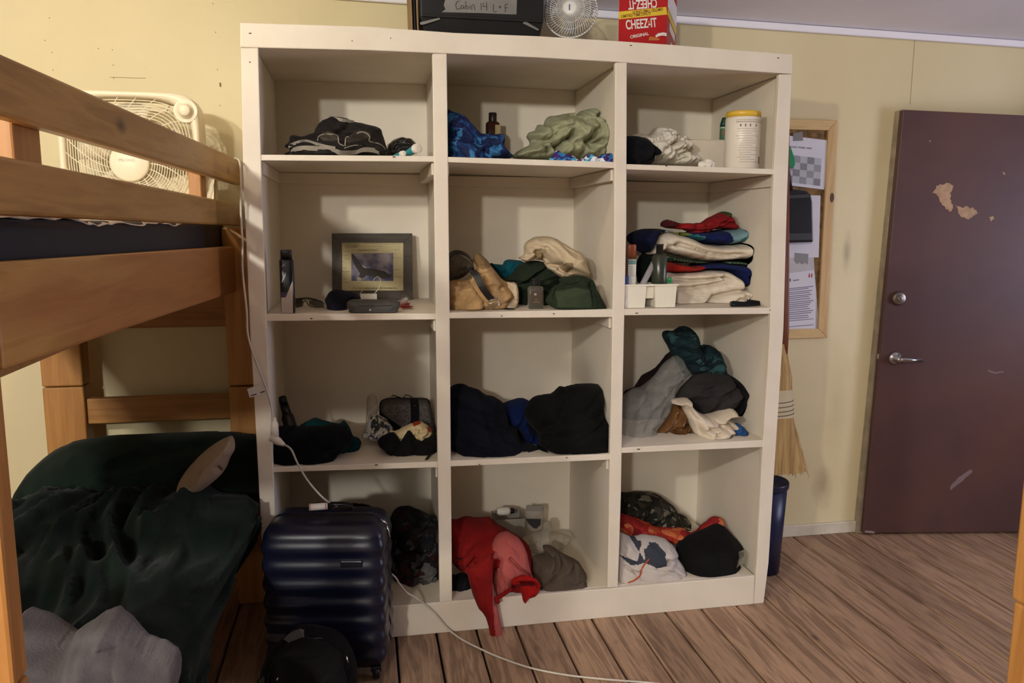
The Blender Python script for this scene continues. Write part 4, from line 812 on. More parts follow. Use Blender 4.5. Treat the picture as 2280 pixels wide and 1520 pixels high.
obj('bridge', MB().box(x1_+0.0005, x2_-0.0005, yc0+0.014, yc0+0.016, sz+0.035, zr_), cdm, cad)
obj('rim', MB().box(xl_, x3_+0.004, yc0-0.003, yc0-0.0005, zr_-0.006, zr_+0.001), cdm, cad, bevel=0.001)
hz = q(330, 890, yc0+0.1)[2]
obj('handle', MB().tube(catmull([(xl_+0.01, yk+0.006, zr_-0.02), (xl_+0.014, yk+0.006, hz-0.004), (xl_+0.03, yk+0.006, hz), (x1_-0.02, yk+0.006, hz), (x1_-0.004, yk+0.006, hz-0.01), (x1_, yk+0.006, zr_-0.02)], 4), 0.004, 8), cdm, cad, smooth=True)
y1 = yc0+0.05
# bottles in the caddy
a, b = q(180, 700, y1), q(296, 700, y1); cx, w = (a[0]+b[0])/2, (b[0]-a[0])/2; cx = max(cx, xl_+w+0.004); zb_ = sz+0.004; zt_ = q(200, 690, y1)[2]; zc_ = q(200, 545, y1)[2]
t = thing('sanitizer_bottle', 'clear labelled bottle with a brown-orange cap in the white caddy', 'bottle', (cx, y1, zb_))
obj('body', MB().lathe([(w*0.95, 0), (w, 0.004), (w, zt_-zb_-0.01), (w*0.75, zt_-zb_)], (cx, y1, zb_), (0, 0, 1), 28, 1, 0.7, 3), mat('amber clear', (120, 84, 62), 0.15, trans=0.5), t, smooth=True)
obj('cap', MB().lathe([(w*0.9, zt_-zb_), (w*0.9, zc_-zb_-0.004), (w*0.8, zc_-zb_)], (cx, y1, zb_), (0, 0, 1), 28, 1, 0.7, 3), mat('rust cap', (136, 72, 42), 0.4), t, smooth=True)
zL = q(200, 720, y1)[2]
obj('label', MB().box(cx-w*0.8, cx+w*0.78, y1-w*0.7-0.0012, y1-w*0.7-0.0004, zb_+0.03, zL), mat('label white', (210, 206, 196), 0.6), t)
obj('label_band', MB().box(cx-w*0.8, cx+w*0.7, y1-w*0.7-0.0018, y1-w*0.7-0.0013, zL-0.018, zL-0.002), mat('label teal', (96, 132, 128), 0.6), t)
for k in range(6): obj('print_line', MB().box(cx-w*0.7, cx+w*(0.2+0.06*k), y1-w*0.7-0.0018, y1-w*0.7-0.0013, zL-0.026-0.007*k, zL-0.024-0.007*k), inkg, t)
a = q(200, 940, y1-0.035); t = thing('small_bottle', 'small bottle with a blue cap in the front of the caddy', 'bottle', (xl_+0.018, y1-0.036, zb_))
obj('body', MB().lathe([(0.011, 0), (0.0125, 0.003), (0.0125, 0.04)], (xl_+0.018, y1-0.036, zb_), (0, 0, 1), 20), white, t, smooth=True)
obj('cap', MB().lathe([(0.0115, 0.0405), (0.0115, q(200, 915, y1-0.035)[2]-zb_), (0.008, q(200, 905, y1-0.035)[2]-zb_)], (xl_+0.018, y1-0.036, zb_), (0, 0, 1), 20), mat('blue cap', (40, 62, 128), 0.4), t, smooth=True)
p0, p1 = q(372, 1010, y1-0.02), q(535, 700, y1+0.015); p0 = p0+(p0-p1)*0.35; L_ = float(np.linalg.norm(p1-p0)); ax = (p1-p0)/L_; w = 0.0105
tag(obj('toothbrush_tube', MB().lathe([(w*0.6, 0), (w, 0.004), (w*1.05, L_*0.5), (w*1.08, L_*0.5+0.002), (w*1.08, L_*0.9), (w*0.8, L_*0.98), (w*0.3, L_)], p0, ax, 24), mat('frosted plastic', (196, 192, 194), 0.3, trans=0.45, alpha=0.9), smooth=True), 'frosted clear toothbrush tube leaning in the white caddy', 'toothbrush tube')
a, b = q(478, 800, y1), q(652, 800, y1); cx, w = (a[0]+b[0])/2, (b[0]-a[0])/2*0.98; zt_ = q(560, 650, y1)[2]; zc_ = q(560, 540, y1)[2]
cx = max(cx, x2_+0.003+w*0.8); olive = mat('dark olive plastic', (50, 54, 42), 0.25, col2=(58, 62, 48))
t = thing('bottle', 'tall dark olive bottle standing in the white caddy', 'bottle', (cx, y1, zb_))
obj('body', MB().lathe([(w*0.6, 0), (w*0.78, 0.06), (w, 0.075), (w, zt_-zb_-0.012), (w*0.75, zt_-zb_-0.004), (w*0.5, zt_-zb_)], (cx, y1, zb_), (0, 0, 1), 32), olive, t, smooth=True)
obj('cap', MB().lathe([(w*0.46, zt_-zb_), (w*0.46, zc_-zb_-0.004), (w*0.54, zc_-zb_-0.004), (w*0.5, zc_-zb_)], (cx, y1, zb_), (0, 0, 1), 28), mat('dark cap', (44, 40, 36), 0.4), t, smooth=True)
cx2 = q(690, 960, y1)[0]; zt_ = q(690, 985, y1)[2]; zc_ = q(690, 932, y1)[2]; cx2 = min(cx2, x3_-0.016)
t = thing('small_bottle', 'small bottle with a bright green cap in the caddy', 'bottle', (cx2+0.001, y1-0.012, zb_))
obj('body', MB().lathe([(0.01, 0), (0.0105, 0.003), (0.0105, zt_-zb_)], (cx2+0.001, y1-0.012, zb_), (0, 0, 1), 20), mat('clear green', (150, 180, 150), 0.2, trans=0.4), t, smooth=True)
obj('cap', MB().lathe([(0.0085, zt_-zb_+0.0005), (0.0085, zc_-zb_-0.003), (0.007, zc_-zb_)], (cx2+0.001, y1-0.012, zb_), (0, 0, 1), 20), mat('green cap', (32, 150, 84), 0.35), t, smooth=True)
f_tow = cloth('white terry', (224, 212, 194), (216, 203, 184), bump=0.4, bs=320, vs=40)
YT = -0.3; f_navy = cloth('royal blue terry', (30, 40, 92), (25, 34, 82), bump=0.7, bs=240); f_nvd = cloth('navy terry', (26, 32, 62), (22, 27, 54), bump=0.6)
heap('white_towel', z([(650, 870), (900, 842), (1200, 830), (1300, 860), (1380, 930), (1410, 1020), (1500, 1040), (1545, 1090), (1535, 1175), (1495, 1205), (1300, 1190), (1230, 1255), (960, 1258), (620, 1262), (560, 1100), (600, 930)]), f_tow, 'folded white towel at the bottom of the towel stack', 'towel', group='white towels in the stack',
     t=0.15, y=YT, row=(2, 3), fold=0.003, freq=16, ang=-0.1, seed=61, rr=0.03, lean=0.05,
     creases=[(z([(640, 930), (800, 945), (950, 940), (1180, 908), (1215, 930)]), 0.04, 0.007), (z([(640, 1030), (820, 1025), (1000, 1000), (1185, 955), (1190, 915)]), 0.04, 0.007), (z([(930, 1245), (1050, 1130), (1250, 1068), (1360, 1055), (1420, 1030)]), 0.04, 0.007), (z([(1370, 1110), (1430, 1152), (1505, 1120), (1490, 1075)]), 0.03, 0.006), (z([(1230, 1250), (1310, 1150), (1400, 1170)]), 0.03, 0.006)])
f_dk = cloth('dark green terry', (26, 32, 30), (20, 26, 25))
heap('towel', z([(280, 900), (300, 760), (380, 640), (500, 610), (620, 660), (650, 760), (640, 880), (560, 1000), (330, 1000)]), f_dk, 'dark green folded towel edge at the left of the stack', 'towel', y=YT+0.06, t=0.08, row=(2, 3), fold=0.01, freq=16, seed=60, lean=0.0)
heap('blue_towel', z([(620, 770), (680, 750), (800, 775), (960, 795), (1000, 765), (1350, 758), (1520, 800), (1560, 860), (1592, 950), (1530, 1025), (1410, 1022), (1385, 935), (1260, 845), (1000, 832), (950, 850), (630, 862)]), [f_navy, cloth('bright red terry', (176, 44, 32), (160, 38, 28), bump=0.6)], 'blue towel with a red end above the lower white towel', 'towel',
     y=YT, t=0.13, row=(2, 3), fold=0.008, freq=16, ang=-0.2, seed=62, rr=0.02, lean=0.05, patches=[(z([(600, 700), (800, 770), (985, 800), (960, 870), (600, 880)]), 1)], creases=[(z([(1000, 770), (1100, 790), (1400, 880), (1500, 960)]), 0.02, 0.008)])
heap('striped_towel', z([(590, 660), (700, 680), (960, 728), (1200, 740), (1480, 725), (1565, 780), (1550, 830), (1480, 800), (1300, 768), (1000, 768), (640, 742)]), stripes('green stripe terry', [(34, 52, 38), (118, 138, 112), (40, 60, 44), (52, 78, 56)], (1, 0, 0.15), 0.014), 'green and white striped towel edge under the thick white towel', 'towel',
     y=YT, t=0.12, row=(2, 3), fold=0.003, freq=16, seed=63, rr=0.015, lean=0.05)
heap('white_towel', z([(400, 640), (440, 540), (475, 450), (530, 412), (640, 406), (800, 440), (960, 510), (1100, 545), (1300, 550), (1480, 520), (1590, 520), (1630, 580), (1690, 720), (1660, 780), (1600, 786), (1480, 722), (1200, 737), (1000, 732), (800, 692), (640, 645), (560, 610), (470, 660)]), f_tow, 'thick folded white towel in the middle of the stack', 'towel', group='white towels in the stack',
     y=YT, t=0.15, row=(2, 3), fold=0.003, freq=16, ang=-0.2, seed=64, rr=0.03, lean=0.05, creases=[(z([(640, 545), (670, 532), (800, 575), (960, 628), (1200, 658), (1360, 650)]), 0.045, 0.007), (z([(1270, 640), (1400, 700), (1500, 725)]), 0.02, 0.006), (z([(480, 530), (560, 560), (640, 545)]), 0.02, 0.007)])
f_lt = cloth('pale blue terry', (120, 150, 158), (110, 140, 150)); f_ol = cloth('olive terry', (122, 126, 52), (112, 116, 46)); f_br = cloth('brown terry', (92, 72, 58), (80, 62, 50))
heap('checked_towel', z([(225, 440), (310, 372), (500, 362), (650, 372), (720, 398), (900, 398), (1250, 376), (1400, 340), (1510, 372), (1590, 515), (1480, 522), (1300, 550), (1100, 545), (960, 510), (800, 440), (640, 404), (530, 412), (465, 450), (400, 600), (350, 645), (270, 560), (225, 520)]), [f_navy, f_nvd, f_ol, f_lt, f_br, cloth('teal terry', (62, 128, 134), (54, 116, 122))],
     'navy and blue towel with pale squares near the top of the stack', 'towel', y=YT+0.03, t=0.13, row=(2, 3), fold=0.008, freq=14, seed=65, rr=0.03, lean=0.02,
     patches=[(z([(200, 350), (690, 350), (640, 404), (530, 412), (465, 450), (340, 660), (200, 600)]), 1), (z([(640, 365), (740, 400), (720, 432), (620, 405)]), 3), (z([(715, 392), (870, 390), (830, 452), (720, 435)]), 2), (z([(830, 420), (975, 452), (970, 520), (845, 470)]), 5), (z([(1250, 370), (1400, 350), (1420, 440), (1430, 560), (1265, 560), (1260, 470), (1240, 430)]), 3), (z([(1340, 470), (1430, 440), (1440, 540), (1350, 548)]), 5), (z([(1440, 330), (1540, 400), (1600, 530), (1500, 520), (1480, 440)]), 4)])
heap('red_cloth', z([(600, 322), (620, 262), (680, 256), (790, 300), (900, 295), (960, 300), (1050, 288), (1150, 230), (1260, 172), (1340, 165), (1372, 240), (1425, 325), (1400, 372), (1250, 372), (1150, 380), (1080, 415), (930, 418), (880, 385), (720, 362), (608, 345)]), [cloth('red cotton', (150, 34, 36), (128, 28, 32)), cloth('green lining', (58, 84, 50), (50, 74, 44)), cloth('maroon', (84, 30, 34), (74, 26, 30))],
     'crumpled red cloth with a green corner on top of the towels', 'cloth', y=YT+0.01, t=0.09, row=(2, 3), fold=0.014, freq=26, ang=0.3, seed=66, lean=0.0,
     patches=[(z([(1250, 160), (1350, 155), (1385, 225), (1280, 225)]), 1), (z([(590, 250), (720, 250), (760, 300), (690, 350), (590, 350)]), 2)], creases=[(z([(720, 330), (850, 330), (960, 340), (1100, 320)]), 0.025, 0.006), (z([(1150, 300), (1240, 280), (1380, 310)]), 0.025, 0.006), (z([(900, 390), (980, 390), (1120, 370)]), 0.02, 0.005)])
zk = shz(2, 3, 1.8)+0.001; yk = PZ(1660, 683, zk)[1]+0.008
t = thing('pocket_knife', 'black folding knife lying on the second shelf', 'knife', (PY(1662, 676, yk)[0], yk, zk))
hk = [PY(*p, yk) for p in z([(1398, 1250), (1405, 1215), (1440, 1205), (1570, 1216), (1640, 1190), (1745, 1205), (1752, 1262), (1600, 1272), (1440, 1282), (1410, 1275)])]
obj('handle', MB().xz([(p[0], max(p[2], zk)) for p in hk], yk, yk+0.012), black, t, bevel=0.0025)
obj('bolt', MB().lathe([(0.0022, 0), (0.0022, 0.002)], PY(*z([(1434, 1245)])[0], yk-0.0014), (0, 1, 0), 12), chrome, t)
obj('clip', MB().xz([(p[0], max(p[2], zk)) for p in [PY(*p, yk) for p in z([(1580, 1184), (1610, 1190), (1735, 1210), (1735, 1222), (1600, 1212)])]], yk-0.003, yk-0.0008), black, t, bevel=0.0008)

# ------------------------------------------------------------------ third row
z = lambda pts: Z(540, 840, 4.957, pts)
zs = shz(3, 1, 0.12)+0.001; yb2 = -0.36; p0 = PY(*z([(560, 540)])[0], yb2); p0[2] = zs+0.03; p1 = PY(*z([(435, 208)])[0], yb2+0.05); L_ = float(np.linalg.norm(p1-p0)); ax = (p1-p0)/L_
t = thing('spray_bottle', 'dark bottle leaning against the inside of the left panel', 'bottle', (p0[0], yb2, zs))
obj('body', MB().lathe([(0.02, -0.02), (0.024, -0.015), (0.024, L_*0.5), (0.018, L_*0.6)], p0, ax, 28), mat('dark olive bottle', (30, 30, 24), 0.3), t, smooth=True)
obj('collar', MB().lathe([(0.0175, L_*0.6+0.0005), (0.0165, L_*0.78)], p0, ax, 28), mat('grey black', (36, 37, 36), 0.3), t, smooth=True)
obj('cap', MB().lathe([(0.015, L_*0.785), (0.015, L_*0.97), (0.011, L_)], p0, ax, 28), black, t, smooth=True)
pm = p0+ax*(L_*0.66)+np.array((0.002, -0.0185, 0)); obj('print_mark', MB().tube([pm, pm+(0.006, 0, 0.006), pm+(0.008, 0, -0.004)], 0.0009, 5), white, t)
f_teal = cloth('dark teal cloth', (14, 70, 74), (10, 56, 60))
heap('teal_cloth', z([(620, 560), (650, 520), (760, 452), (850, 460), (950, 490), (1060, 510), (1110, 472), (1180, 535), (1225, 640), (1290, 672), (1305, 740), (1250, 830), (1180, 885), (1050, 935), (900, 955), (700, 940), (600, 800)]), f_teal, 'dark teal cloth spreading from under the black heap', 'cloth', y=-0.38, t=0.11, row=(3, 1), fold=0.014, freq=16, seed=71)
heap('black_garment', z([(250, 790), (330, 700), (380, 545), (500, 530), (720, 532), (1080, 515), (1160, 570), (1215, 680), (1150, 780), (1000, 880), (820, 960), (600, 972), (380, 955), (280, 880)]), cloth('very black cloth', (9, 9, 10), (13, 13, 14)), 'black garment heaped over the teal cloth, third row left', 'garment', t=0.1, row=(3, 1), fold=0.012, freq=10, seed=72, lean=0.5)
bagm = cells('grey weave', [(96, 90, 88), (74, 69, 68), (88, 82, 80)], 90, warp=0.0, bump=0.5)
yb3 = -0.24; rim = z([(1518, 420), (1516, 320), (1540, 255), (1640, 228), (1830, 230), (2000, 232), (2058, 262), (2078, 350), (2100, 470), (2090, 600), (1600, 600), (1530, 520)])
tb = thing('toiletry_bag', 'grey patterned zipped toiletry bag with black trim, third row', 'toiletry bag', PY(903, 960, yb3))
hb = heap('body', rim, [bagm, f_black], parent=tb, y=yb3, t=0.06, row=(3, 1), fold=0.002, freq=8, seed=3, rr=0.02, lean=0.05, patches=[(z([(1510, 340), (1830, 560), (1700, 640), (1500, 600)]), 1), (z([(1845, 220), (1935, 220), (1940, 620), (1840, 620)]), 1)])
obj('piping', MB().tube(catmull([PY(u, v, yb3-0.012) for u, v in rim[:9]], 4), 0.0028, 6), black, tb, smooth=True)
obj('zip_pull', MB().tube([PY(*p, yb3-0.02) for p in z([(1780, 222), (1800, 190), (1850, 205), (1880, 225)])], 0.002, 6), black, tb, smooth=True)
obj('zip_pull', MB().tube([PY(*p, yb3-0.02) for p in z([(1645, 212), (1660, 195), (1740, 222)])], 0.0024, 6), black, tb, smooth=True)
obj('zip_toggle', MB().lathe([(0.003, 0), (0.003, 0.002)], PY(*z([(1898, 315)])[0], yb3-0.064), (0, 1, 0), 10), chrome, tb)
heap('printed_bag', z([(1310, 640), (1360, 580), (1390, 450), (1470, 392), (1540, 420), (1600, 470), (1665, 585), (1620, 650), (1520, 690), (1440, 695), (1365, 665)]), cells('white printed film', [(206, 204, 196), (60, 66, 60), (196, 194, 188), (210, 208, 200), (74, 76, 120)], 34, rough=0.3, warp=0.3), 'small white plastic bag with black print beside the toiletry bag', 'bag', y=-0.37, t=0.05, row=(3, 1), fold=0.01, freq=30, seed=74)
heap('clear_pouch', z([(1320, 640), (1365, 470), (1370, 250), (1420, 180), (1470, 200), (1500, 330), (1480, 400), (1400, 440), (1380, 580)]), clear, 'thin clear plastic pouch standing behind the printed bag', 'pouch', y=-0.3, t=0.02, row=(3, 1), fold=0.006, freq=30, seed=76)
heap('wrapper', z([(1590, 570), (1680, 585), (1820, 520), (1950, 470), (2000, 500), (2080, 560), (2090, 640), (1960, 720), (1760, 720), (1680, 640)]), [cloth('cream tissue paper', (226, 208, 166), (216, 196, 152)), mat('orange red film', (170, 60, 40), 0.4)], 'cream and orange food wrapper in the black pouch', 'wrapper', y=-0.42, t=0.05, row=(3, 1), fold=0.012, freq=36, seed=75,
     patches=[(z([(1840, 480), (1950, 440), (1980, 480), (1890, 520)]), 1), (z([(2020, 530), (2100, 540), (2100, 590), (2050, 580)]), 1)])
tp = heap('pouch', z([(1490, 695), (1560, 635), (1680, 612), (1740, 702), (1820, 592), (1870, 602), (1940, 692), (2040, 670), (2150, 640), (2150, 790), (1900, 842), (1800, 852), (1600, 802), (1520, 762)]), f_black, 'open black fabric pouch in front of the toiletry bag', 'pouch', t=0.08, row=(3, 1), fold=0.008, freq=16, seed=77)
zs = shz(3, 1, 0.6)+0.003; a, b = PZ(*z([(2115, 800)])[0], zs), PZ(*z([(2030, 905)])[0], zs); a[0] = min(a[0], 0.63)
obj('strap', MB().tube([a+(0, 0, 0.006), (a+b)/2+(0, 0, 0.003), b], 0, flat=((0.9, 0.5, 0), 0.007, 0.0015)), black, tp.o, bevel=0.001)

z = lambda pts: Z(970, 820, 5.302, pts)
heap('navy_sweater', z([(120, 235), (170, 225), (220, 190), (300, 170), (390, 210), (480, 232), (560, 290), (680, 330), (800, 410), (860, 640), (940, 700), (1000, 830), (1180, 900), (1360, 930), (1300, 955), (980, 928), (840, 1022), (620, 992), (450, 945), (120, 905)]), cloth('dark navy', (14, 15, 22), (18, 19, 28)), 'dark navy sweater heaped at the left of the third row middle cubby', 'sweater', t=0.13, row=(3, 2), fold=0.014, freq=11, ang=-0.5, seed=81, lean=0.45,
     creases=[(z([(480, 240), (520, 500), (600, 800)]), 0.02, 0.014), (z([(700, 340), (640, 560), (760, 780)]), 0.02, 0.012)])
heap('blue_shirt', z([(740, 440), (820, 412), (980, 360), (1080, 368), (1120, 430), (1080, 600), (1190, 740), (1215, 800), (1172, 912), (1062, 915), (980, 785), (930, 690), (800, 620)]), cloth('royal blue cotton', (17, 33, 80), (14, 27, 68)), 'royal blue shirt wedged between the two dark heaps', 'shirt', y=-0.34, t=0.12, row=(3, 2), fold=0.012, freq=12, ang=0.9, seed=82, lean=0.3)
heap('black_jacket', z([(1050, 580), (1090, 405), (1200, 320), (1370, 290), (1470, 205), (1530, 215), (1680, 180), (1920, 185), (1952, 320), (1962, 490), (1997, 510), (2042, 620), (2050, 970), (1950, 1003), (1740, 982), (1640, 930), (1370, 932), (1220, 900), (1200, 760)]), [cloth('black fleece', (14, 14, 13), (19, 19, 17))], 'black jacket heaped at the right of the third row middle cubby', 'jacket', t=0.14, row=(3, 2), fold=0.014, freq=11, ang=0.4, seed=83, lean=0.4,
     creases=[(z([(1300, 860), (1450, 700), (1700, 640), (1960, 660)]), 0.02, 0.014), (z([(1640, 920), (1760, 800), (2000, 760)]), 0.02, 0.012), (z([(1460, 230), (1500, 400), (1420, 560)]), 0.02, 0.012)])

z = lambda pts: Z(1360, 700, 4.75, pts)
heap('maroon_shade_heap', z([(120, 850), (250, 760), (330, 640), (470, 560), (640, 380), (720, 520), (700, 900), (560, 1180), (120, 1250)]), cloth('dark maroon', (44, 30, 32), (34, 26, 28)), 'dark maroon heap added as shade behind the clear plastic bag', 'cloth', y=-0.16, t=0.07, row=(3, 3), fold=0.01, freq=14, seed=91, lean=0.05)  # added dark heap stands in for the reddish shade behind the bag
heap('teal_fleece', z([(560, 245), (590, 172), (680, 168), (740, 130), (800, 123), (880, 200), (895, 320), (925, 368), (980, 325), (1060, 328), (1130, 400), (1165, 520), (1172, 610), (1080, 660), (900, 660), (760, 620), (700, 520), (640, 385)]), cells('dark teal fleece', [(16, 32, 36), (21, 45, 49), (18, 38, 42), (40, 72, 74), (15, 29, 33)], 20, warp=0.25, bump=0.8), 'dark teal fleece bundle on top of the grey hoodie', 'fleece', y=-0.3, t=0.12, row=None, fold=0.012, freq=16, seed=92, lean=0.05, ymax=-0.02, xlim=WALLX[3])
heap('white_shirt', z([(640, 935), (700, 890), (810, 880), (835, 960), (1000, 1060), (1220, 970), (1310, 1040), (1300, 1075), (1205, 1090), (1312, 1150), (1300, 1225), (1250, 1282), (1100, 1312), (990, 1290), (880, 1250), (800, 1065), (735, 965)]), cloth('white cotton', (216, 202, 182), (206, 191, 170)), 'crumpled white shirt under the grey hoodie', 'shirt', t=0.12, row=(3, 3), fold=0.012, freq=14, ang=-0.7, seed=93, lean=0.2,
     creases=[(z([(930, 1170), (1080, 1140), (1200, 1090)]), 0.03, 0.007), (z([(1000, 1230), (1110, 1150), (1190, 1110)]), 0.02, 0.006), (z([(1200, 1090), (1240, 1170), (1250, 1270)]), 0.03, 0.006), (z([(740, 930), (830, 1060), (900, 1240)]), 0.02, 0.008), (z([(1040, 1280), (1130, 1240), (1240, 1230)]), 0.02, 0.006)])
heap('hoodie', z([(650, 905), (700, 790), (780, 650), (950, 580), (1180, 600), (1280, 650), (1400, 740), (1408, 860), (1385, 1000), (1350, 1062), (1290, 1000), (1250, 965), (1150, 1030), (1000, 1062), (880, 1012), (800, 900)]), [f_char, f_black], 'charcoal grey hoodie piled above the white shirt', 'hoodie', y=-0.38, t=0.14, row=(3, 3), fold=0.014, freq=10, ang=0.5, seed=94, lean=0.15,
     patches=[(z([(1190, 590), (1420, 730), (1420, 1080), (1290, 1000), (1260, 760)]), 1)], creases=[(z([(800, 900), (960, 800), (1150, 760)]), 0.02, 0.014), (z([(1180, 610), (1270, 760), (1270, 960)]), 0.03, 0.01)])
heap('plastic_bag', z([(440, 1262), (500, 1180), (570, 1110), (640, 970), (700, 948), (790, 1010), (850, 1130), (890, 1248), (740, 1262)]), mat('brown film', (112, 76, 44), 0.25, col2=(96, 64, 36), bump=0.6, bs=50), 'small brown plastic bag tucked beside the white shirt', 'bag', t=0.07, row=(3, 3), fold=0.014, freq=24, ang=0.8, seed=95,
     creases=[(z([(560, 1250), (600, 1200), (700, 1150), (790, 1100)]), 0.02, 0.006)])
heap('blue_cloth', z([(1255, 1258), (1312, 1150), (1382, 1172), (1418, 1242), (1300, 1285)]), cloth('mid blue', (48, 84, 136), (38, 70, 120)), 'small blue cloth at the right end of the white shirt', 'cloth', t=0.05, row=(3, 3), fold=0.01, freq=30, seed=96)
bag = heap('clear_bag', z([(100, 920), (230, 785), (330, 758), (470, 640), (560, 520), (690, 428), (740, 470), (785, 560), (835, 620), (770, 680), (690, 795), (640, 935), (590, 1060), (500, 1180), (400, 1262), (100, 1300)]), mat('smoky clear film', (186, 184, 178), 0.16, alpha=0.26, bump=0.35, bs=12, ior=1.1, vs=6), 'translucent plastic shopping bag standing at the left of the third row', 'plastic bag', t=0.1, row=(3, 3), fold=0.016, freq=15, ang=0.75, seed=97, lean=0.3,
     creases=[(z([(480, 690), (580, 600), (700, 560)]), 0.03, 0.006), (z([(340, 800), (480, 760), (500, 860)]), 0.02, 0.006), (z([(560, 700), (680, 620), (760, 570)]), -0.02, 0.005)])

# ------------------------------------------------------------------ bottom row
z = lambda pts: Z(820, 1100, 6.61, pts)
cm = cells('dark mixed print', [(24, 24, 28), (40, 42, 48), (28, 27, 30), (66, 66, 68), (46, 30, 28)], 22, warp=0.25)
heap('patterned_clothes', z([(330, 800), (420, 720), (560, 740), (760, 780), (900, 760), (1060, 700), (1060, 1200), (900, 1262), (650, 1292), (480, 1275), (380, 1185), (300, 1000)]), cells('blotched dark cloth', [(30, 29, 30), (70, 66, 66), (38, 34, 34), (96, 94, 92), (60, 28, 26)], 20, warp=0.3), 'dark blotch-patterned clothes at the bottom, right of the suitcase', 'clothing', t=0.12, row=(4, 1), fold=0.016, freq=16, seed=101, lean=0.3)
heap('dark_sweater', z([(330, 340), (420, 212), (600, 188), (750, 240), (900, 310), (1060, 400), (1060, 800), (800, 790), (600, 770), (440, 740), (340, 480)]), cm, 'dark navy-grey sweater on top of the blotch-patterned clothes', 'sweater', y=-0.32, t=0.12, fold=0.016, freq=12, seed=102, lean=0.2, floor=None, xlim=WALLX[1])
heap('black_bag', [(600, 1180), (700, 1128), (790, 1120), (830, 1128), (868, 1160), (870, 1250), (700, 1330), (600, 1300)], f_black, 'black cloth bag in the bottom cubby behind the suitcase', 'bag', y=-0.36, t=0.1, row=(4, 1), fold=0.01, freq=12, seed=103, lean=0.1)

z = lambda pts: Z(960, 1080, 4.2214, pts)
f_red = cloth('red fleece', (128, 26, 23), (112, 21, 20)); f_pink = cloth('pink mesh lining', (172, 88, 82), (162, 80, 74), bump=0.5, bs=400); f_rd2 = cloth('dark spotted red', (70, 24, 20), (50, 26, 20))
rj = thing('red_jacket', 'red jacket with a pink lining hanging out over the base rail', 'jacket', (0.85, -0.55, 0.12))
yj = -0.53
spots = [(z([(u+r*math.cos(a), v+r*0.7*math.sin(a)) for a in np.linspace(0, 6, 9)]), 1) for u, v, r in ((320, 670, 14), (430, 672, 18), (360, 740, 34), (340, 780, 24), (375, 622, 8), (478, 622, 9), (240, 590, 26), (225, 700, 30), (262, 740, 22))]
hr = heap('shell', z([(160, 360), (250, 330), (350, 300), (440, 315), (560, 308), (630, 370), (740, 430), (880, 520), (930, 600), (950, 760), (940, 850), (900, 900), (600, 860), (500, 820), (350, 800), (240, 770), (160, 640)]), [f_red, f_rd2], parent=rj, y=yj+0.06, t=0.14, row=(4, 2), fold=0.012, freq=10, ang=0.8, seed=111, lean=0.35, patches=spots,
          creases=[(z([(330, 520), (420, 440), (560, 380)]), 0.02, 0.014), (z([(250, 760), (330, 620), (560, 520)]), 0.02, 0.012)])
hl = heap('lining', z([(565, 620), (580, 540), (620, 460), (680, 432), (750, 440), (850, 520), (895, 640), (940, 830), (965, 870), (850, 870), (765, 895), (745, 970), (640, 1040), (605, 1000), (585, 840)]), f_pink, parent=rj, y=yj-0.075, t=0.055, fold=0.008, freq=12, ang=-0.9, seed=112, lean=0.4, xlim=WALLX[2],
          creases=[(z([(730, 650), (800, 720), (930, 840)]), 0.02, 0.006), (z([(640, 1000), (600, 860), (590, 700)]), 0.012, 0.008)])
hs = heap('sleeve', z([(335, 805), (420, 740), (545, 640), (580, 700), (582, 900), (600, 1100), (625, 1140), (668, 1380), (645, 1440), (570, 1462), (540, 1330), (490, 1200), (425, 1120)]), [f_red, f_pink], parent=rj, y=YF-0.045, t=0.032, fold=0.006, freq=12, ang=1.4, seed=113, lean=0.0,
          patches=[(z([(575, 880), (600, 1050), (640, 1110), (680, 1385), (610, 1440), (585, 1300), (570, 1100)]), 1)], creases=[(z([(580, 900), (590, 1100), (590, 1300), (600, 1440)]), 0.012, 0.006)])
heap('cuff', z([(745, 905), (790, 865), (860, 845), (960, 860), (1025, 940), (995, 1020), (920, 1060), (875, 1105), (840, 990), (828, 930), (770, 935)]), [cloth('bright red', (166, 28, 22), (150, 24, 20)), cloth('dark red inside', (96, 18, 18), (84, 14, 14))], parent=rj, y=YF-0.04, t=0.03, fold=0.004, freq=12, seed=114, lean=0.0, patches=[(z([(830, 905), (940, 895), (985, 925), (900, 920), (835, 935)]), 1)], creases=[(z([(760, 925), (850, 900), (960, 905), (1000, 950)]), 0.02, 0.006)])
obj('hem', MB().tube(catmull([PY(*p, YF-0.05) for p in z([(760, 965), (700, 1010), (640, 1050), (612, 1060), (632, 1105)])], 4), 0.008, 8), f_red, rj, smooth=True)
heap('grey_hoodie', z([(955, 705), (1000, 660), (1065, 640), (1050, 582), (1130, 568), (1200, 620), (1290, 660), (1380, 720), (1452, 830), (1440, 900), (1478, 975), (1400, 1002), (1140, 992), (1020, 1025), (960, 900)]), cloth('taupe jersey', (92, 80, 68), (80, 70, 60)), 'taupe grey hoodie slumped right of the red jacket', 'hoodie', t=0.1, row=(4, 2), fold=0.014, freq=13, ang=0.9, seed=115, lean=0.35,
     creases=[(z([(1060, 600), (1085, 640), (1130, 640)]), 0.03, 0.008), (z([(1010, 920), (1100, 830), (1210, 700), (1200, 630)]), 0.03, 0.009), (z([(1140, 640), (1150, 720), (1080, 800)]), 0.02, 0.008), (z([(1160, 900), (1200, 800), (1340, 740)]), 0.015, 0.01), (z([(1280, 880), (1340, 890), (1380, 870)]), 0.02, 0.007)])
frost = mat('frosted grey plastic', (176, 170, 158), 0.35, trans=0.3, alpha=0.85)
a, b = PY(*z([(610, 330)])[0], -0.22), PY(*z([(885, 560)])[0], -0.22)
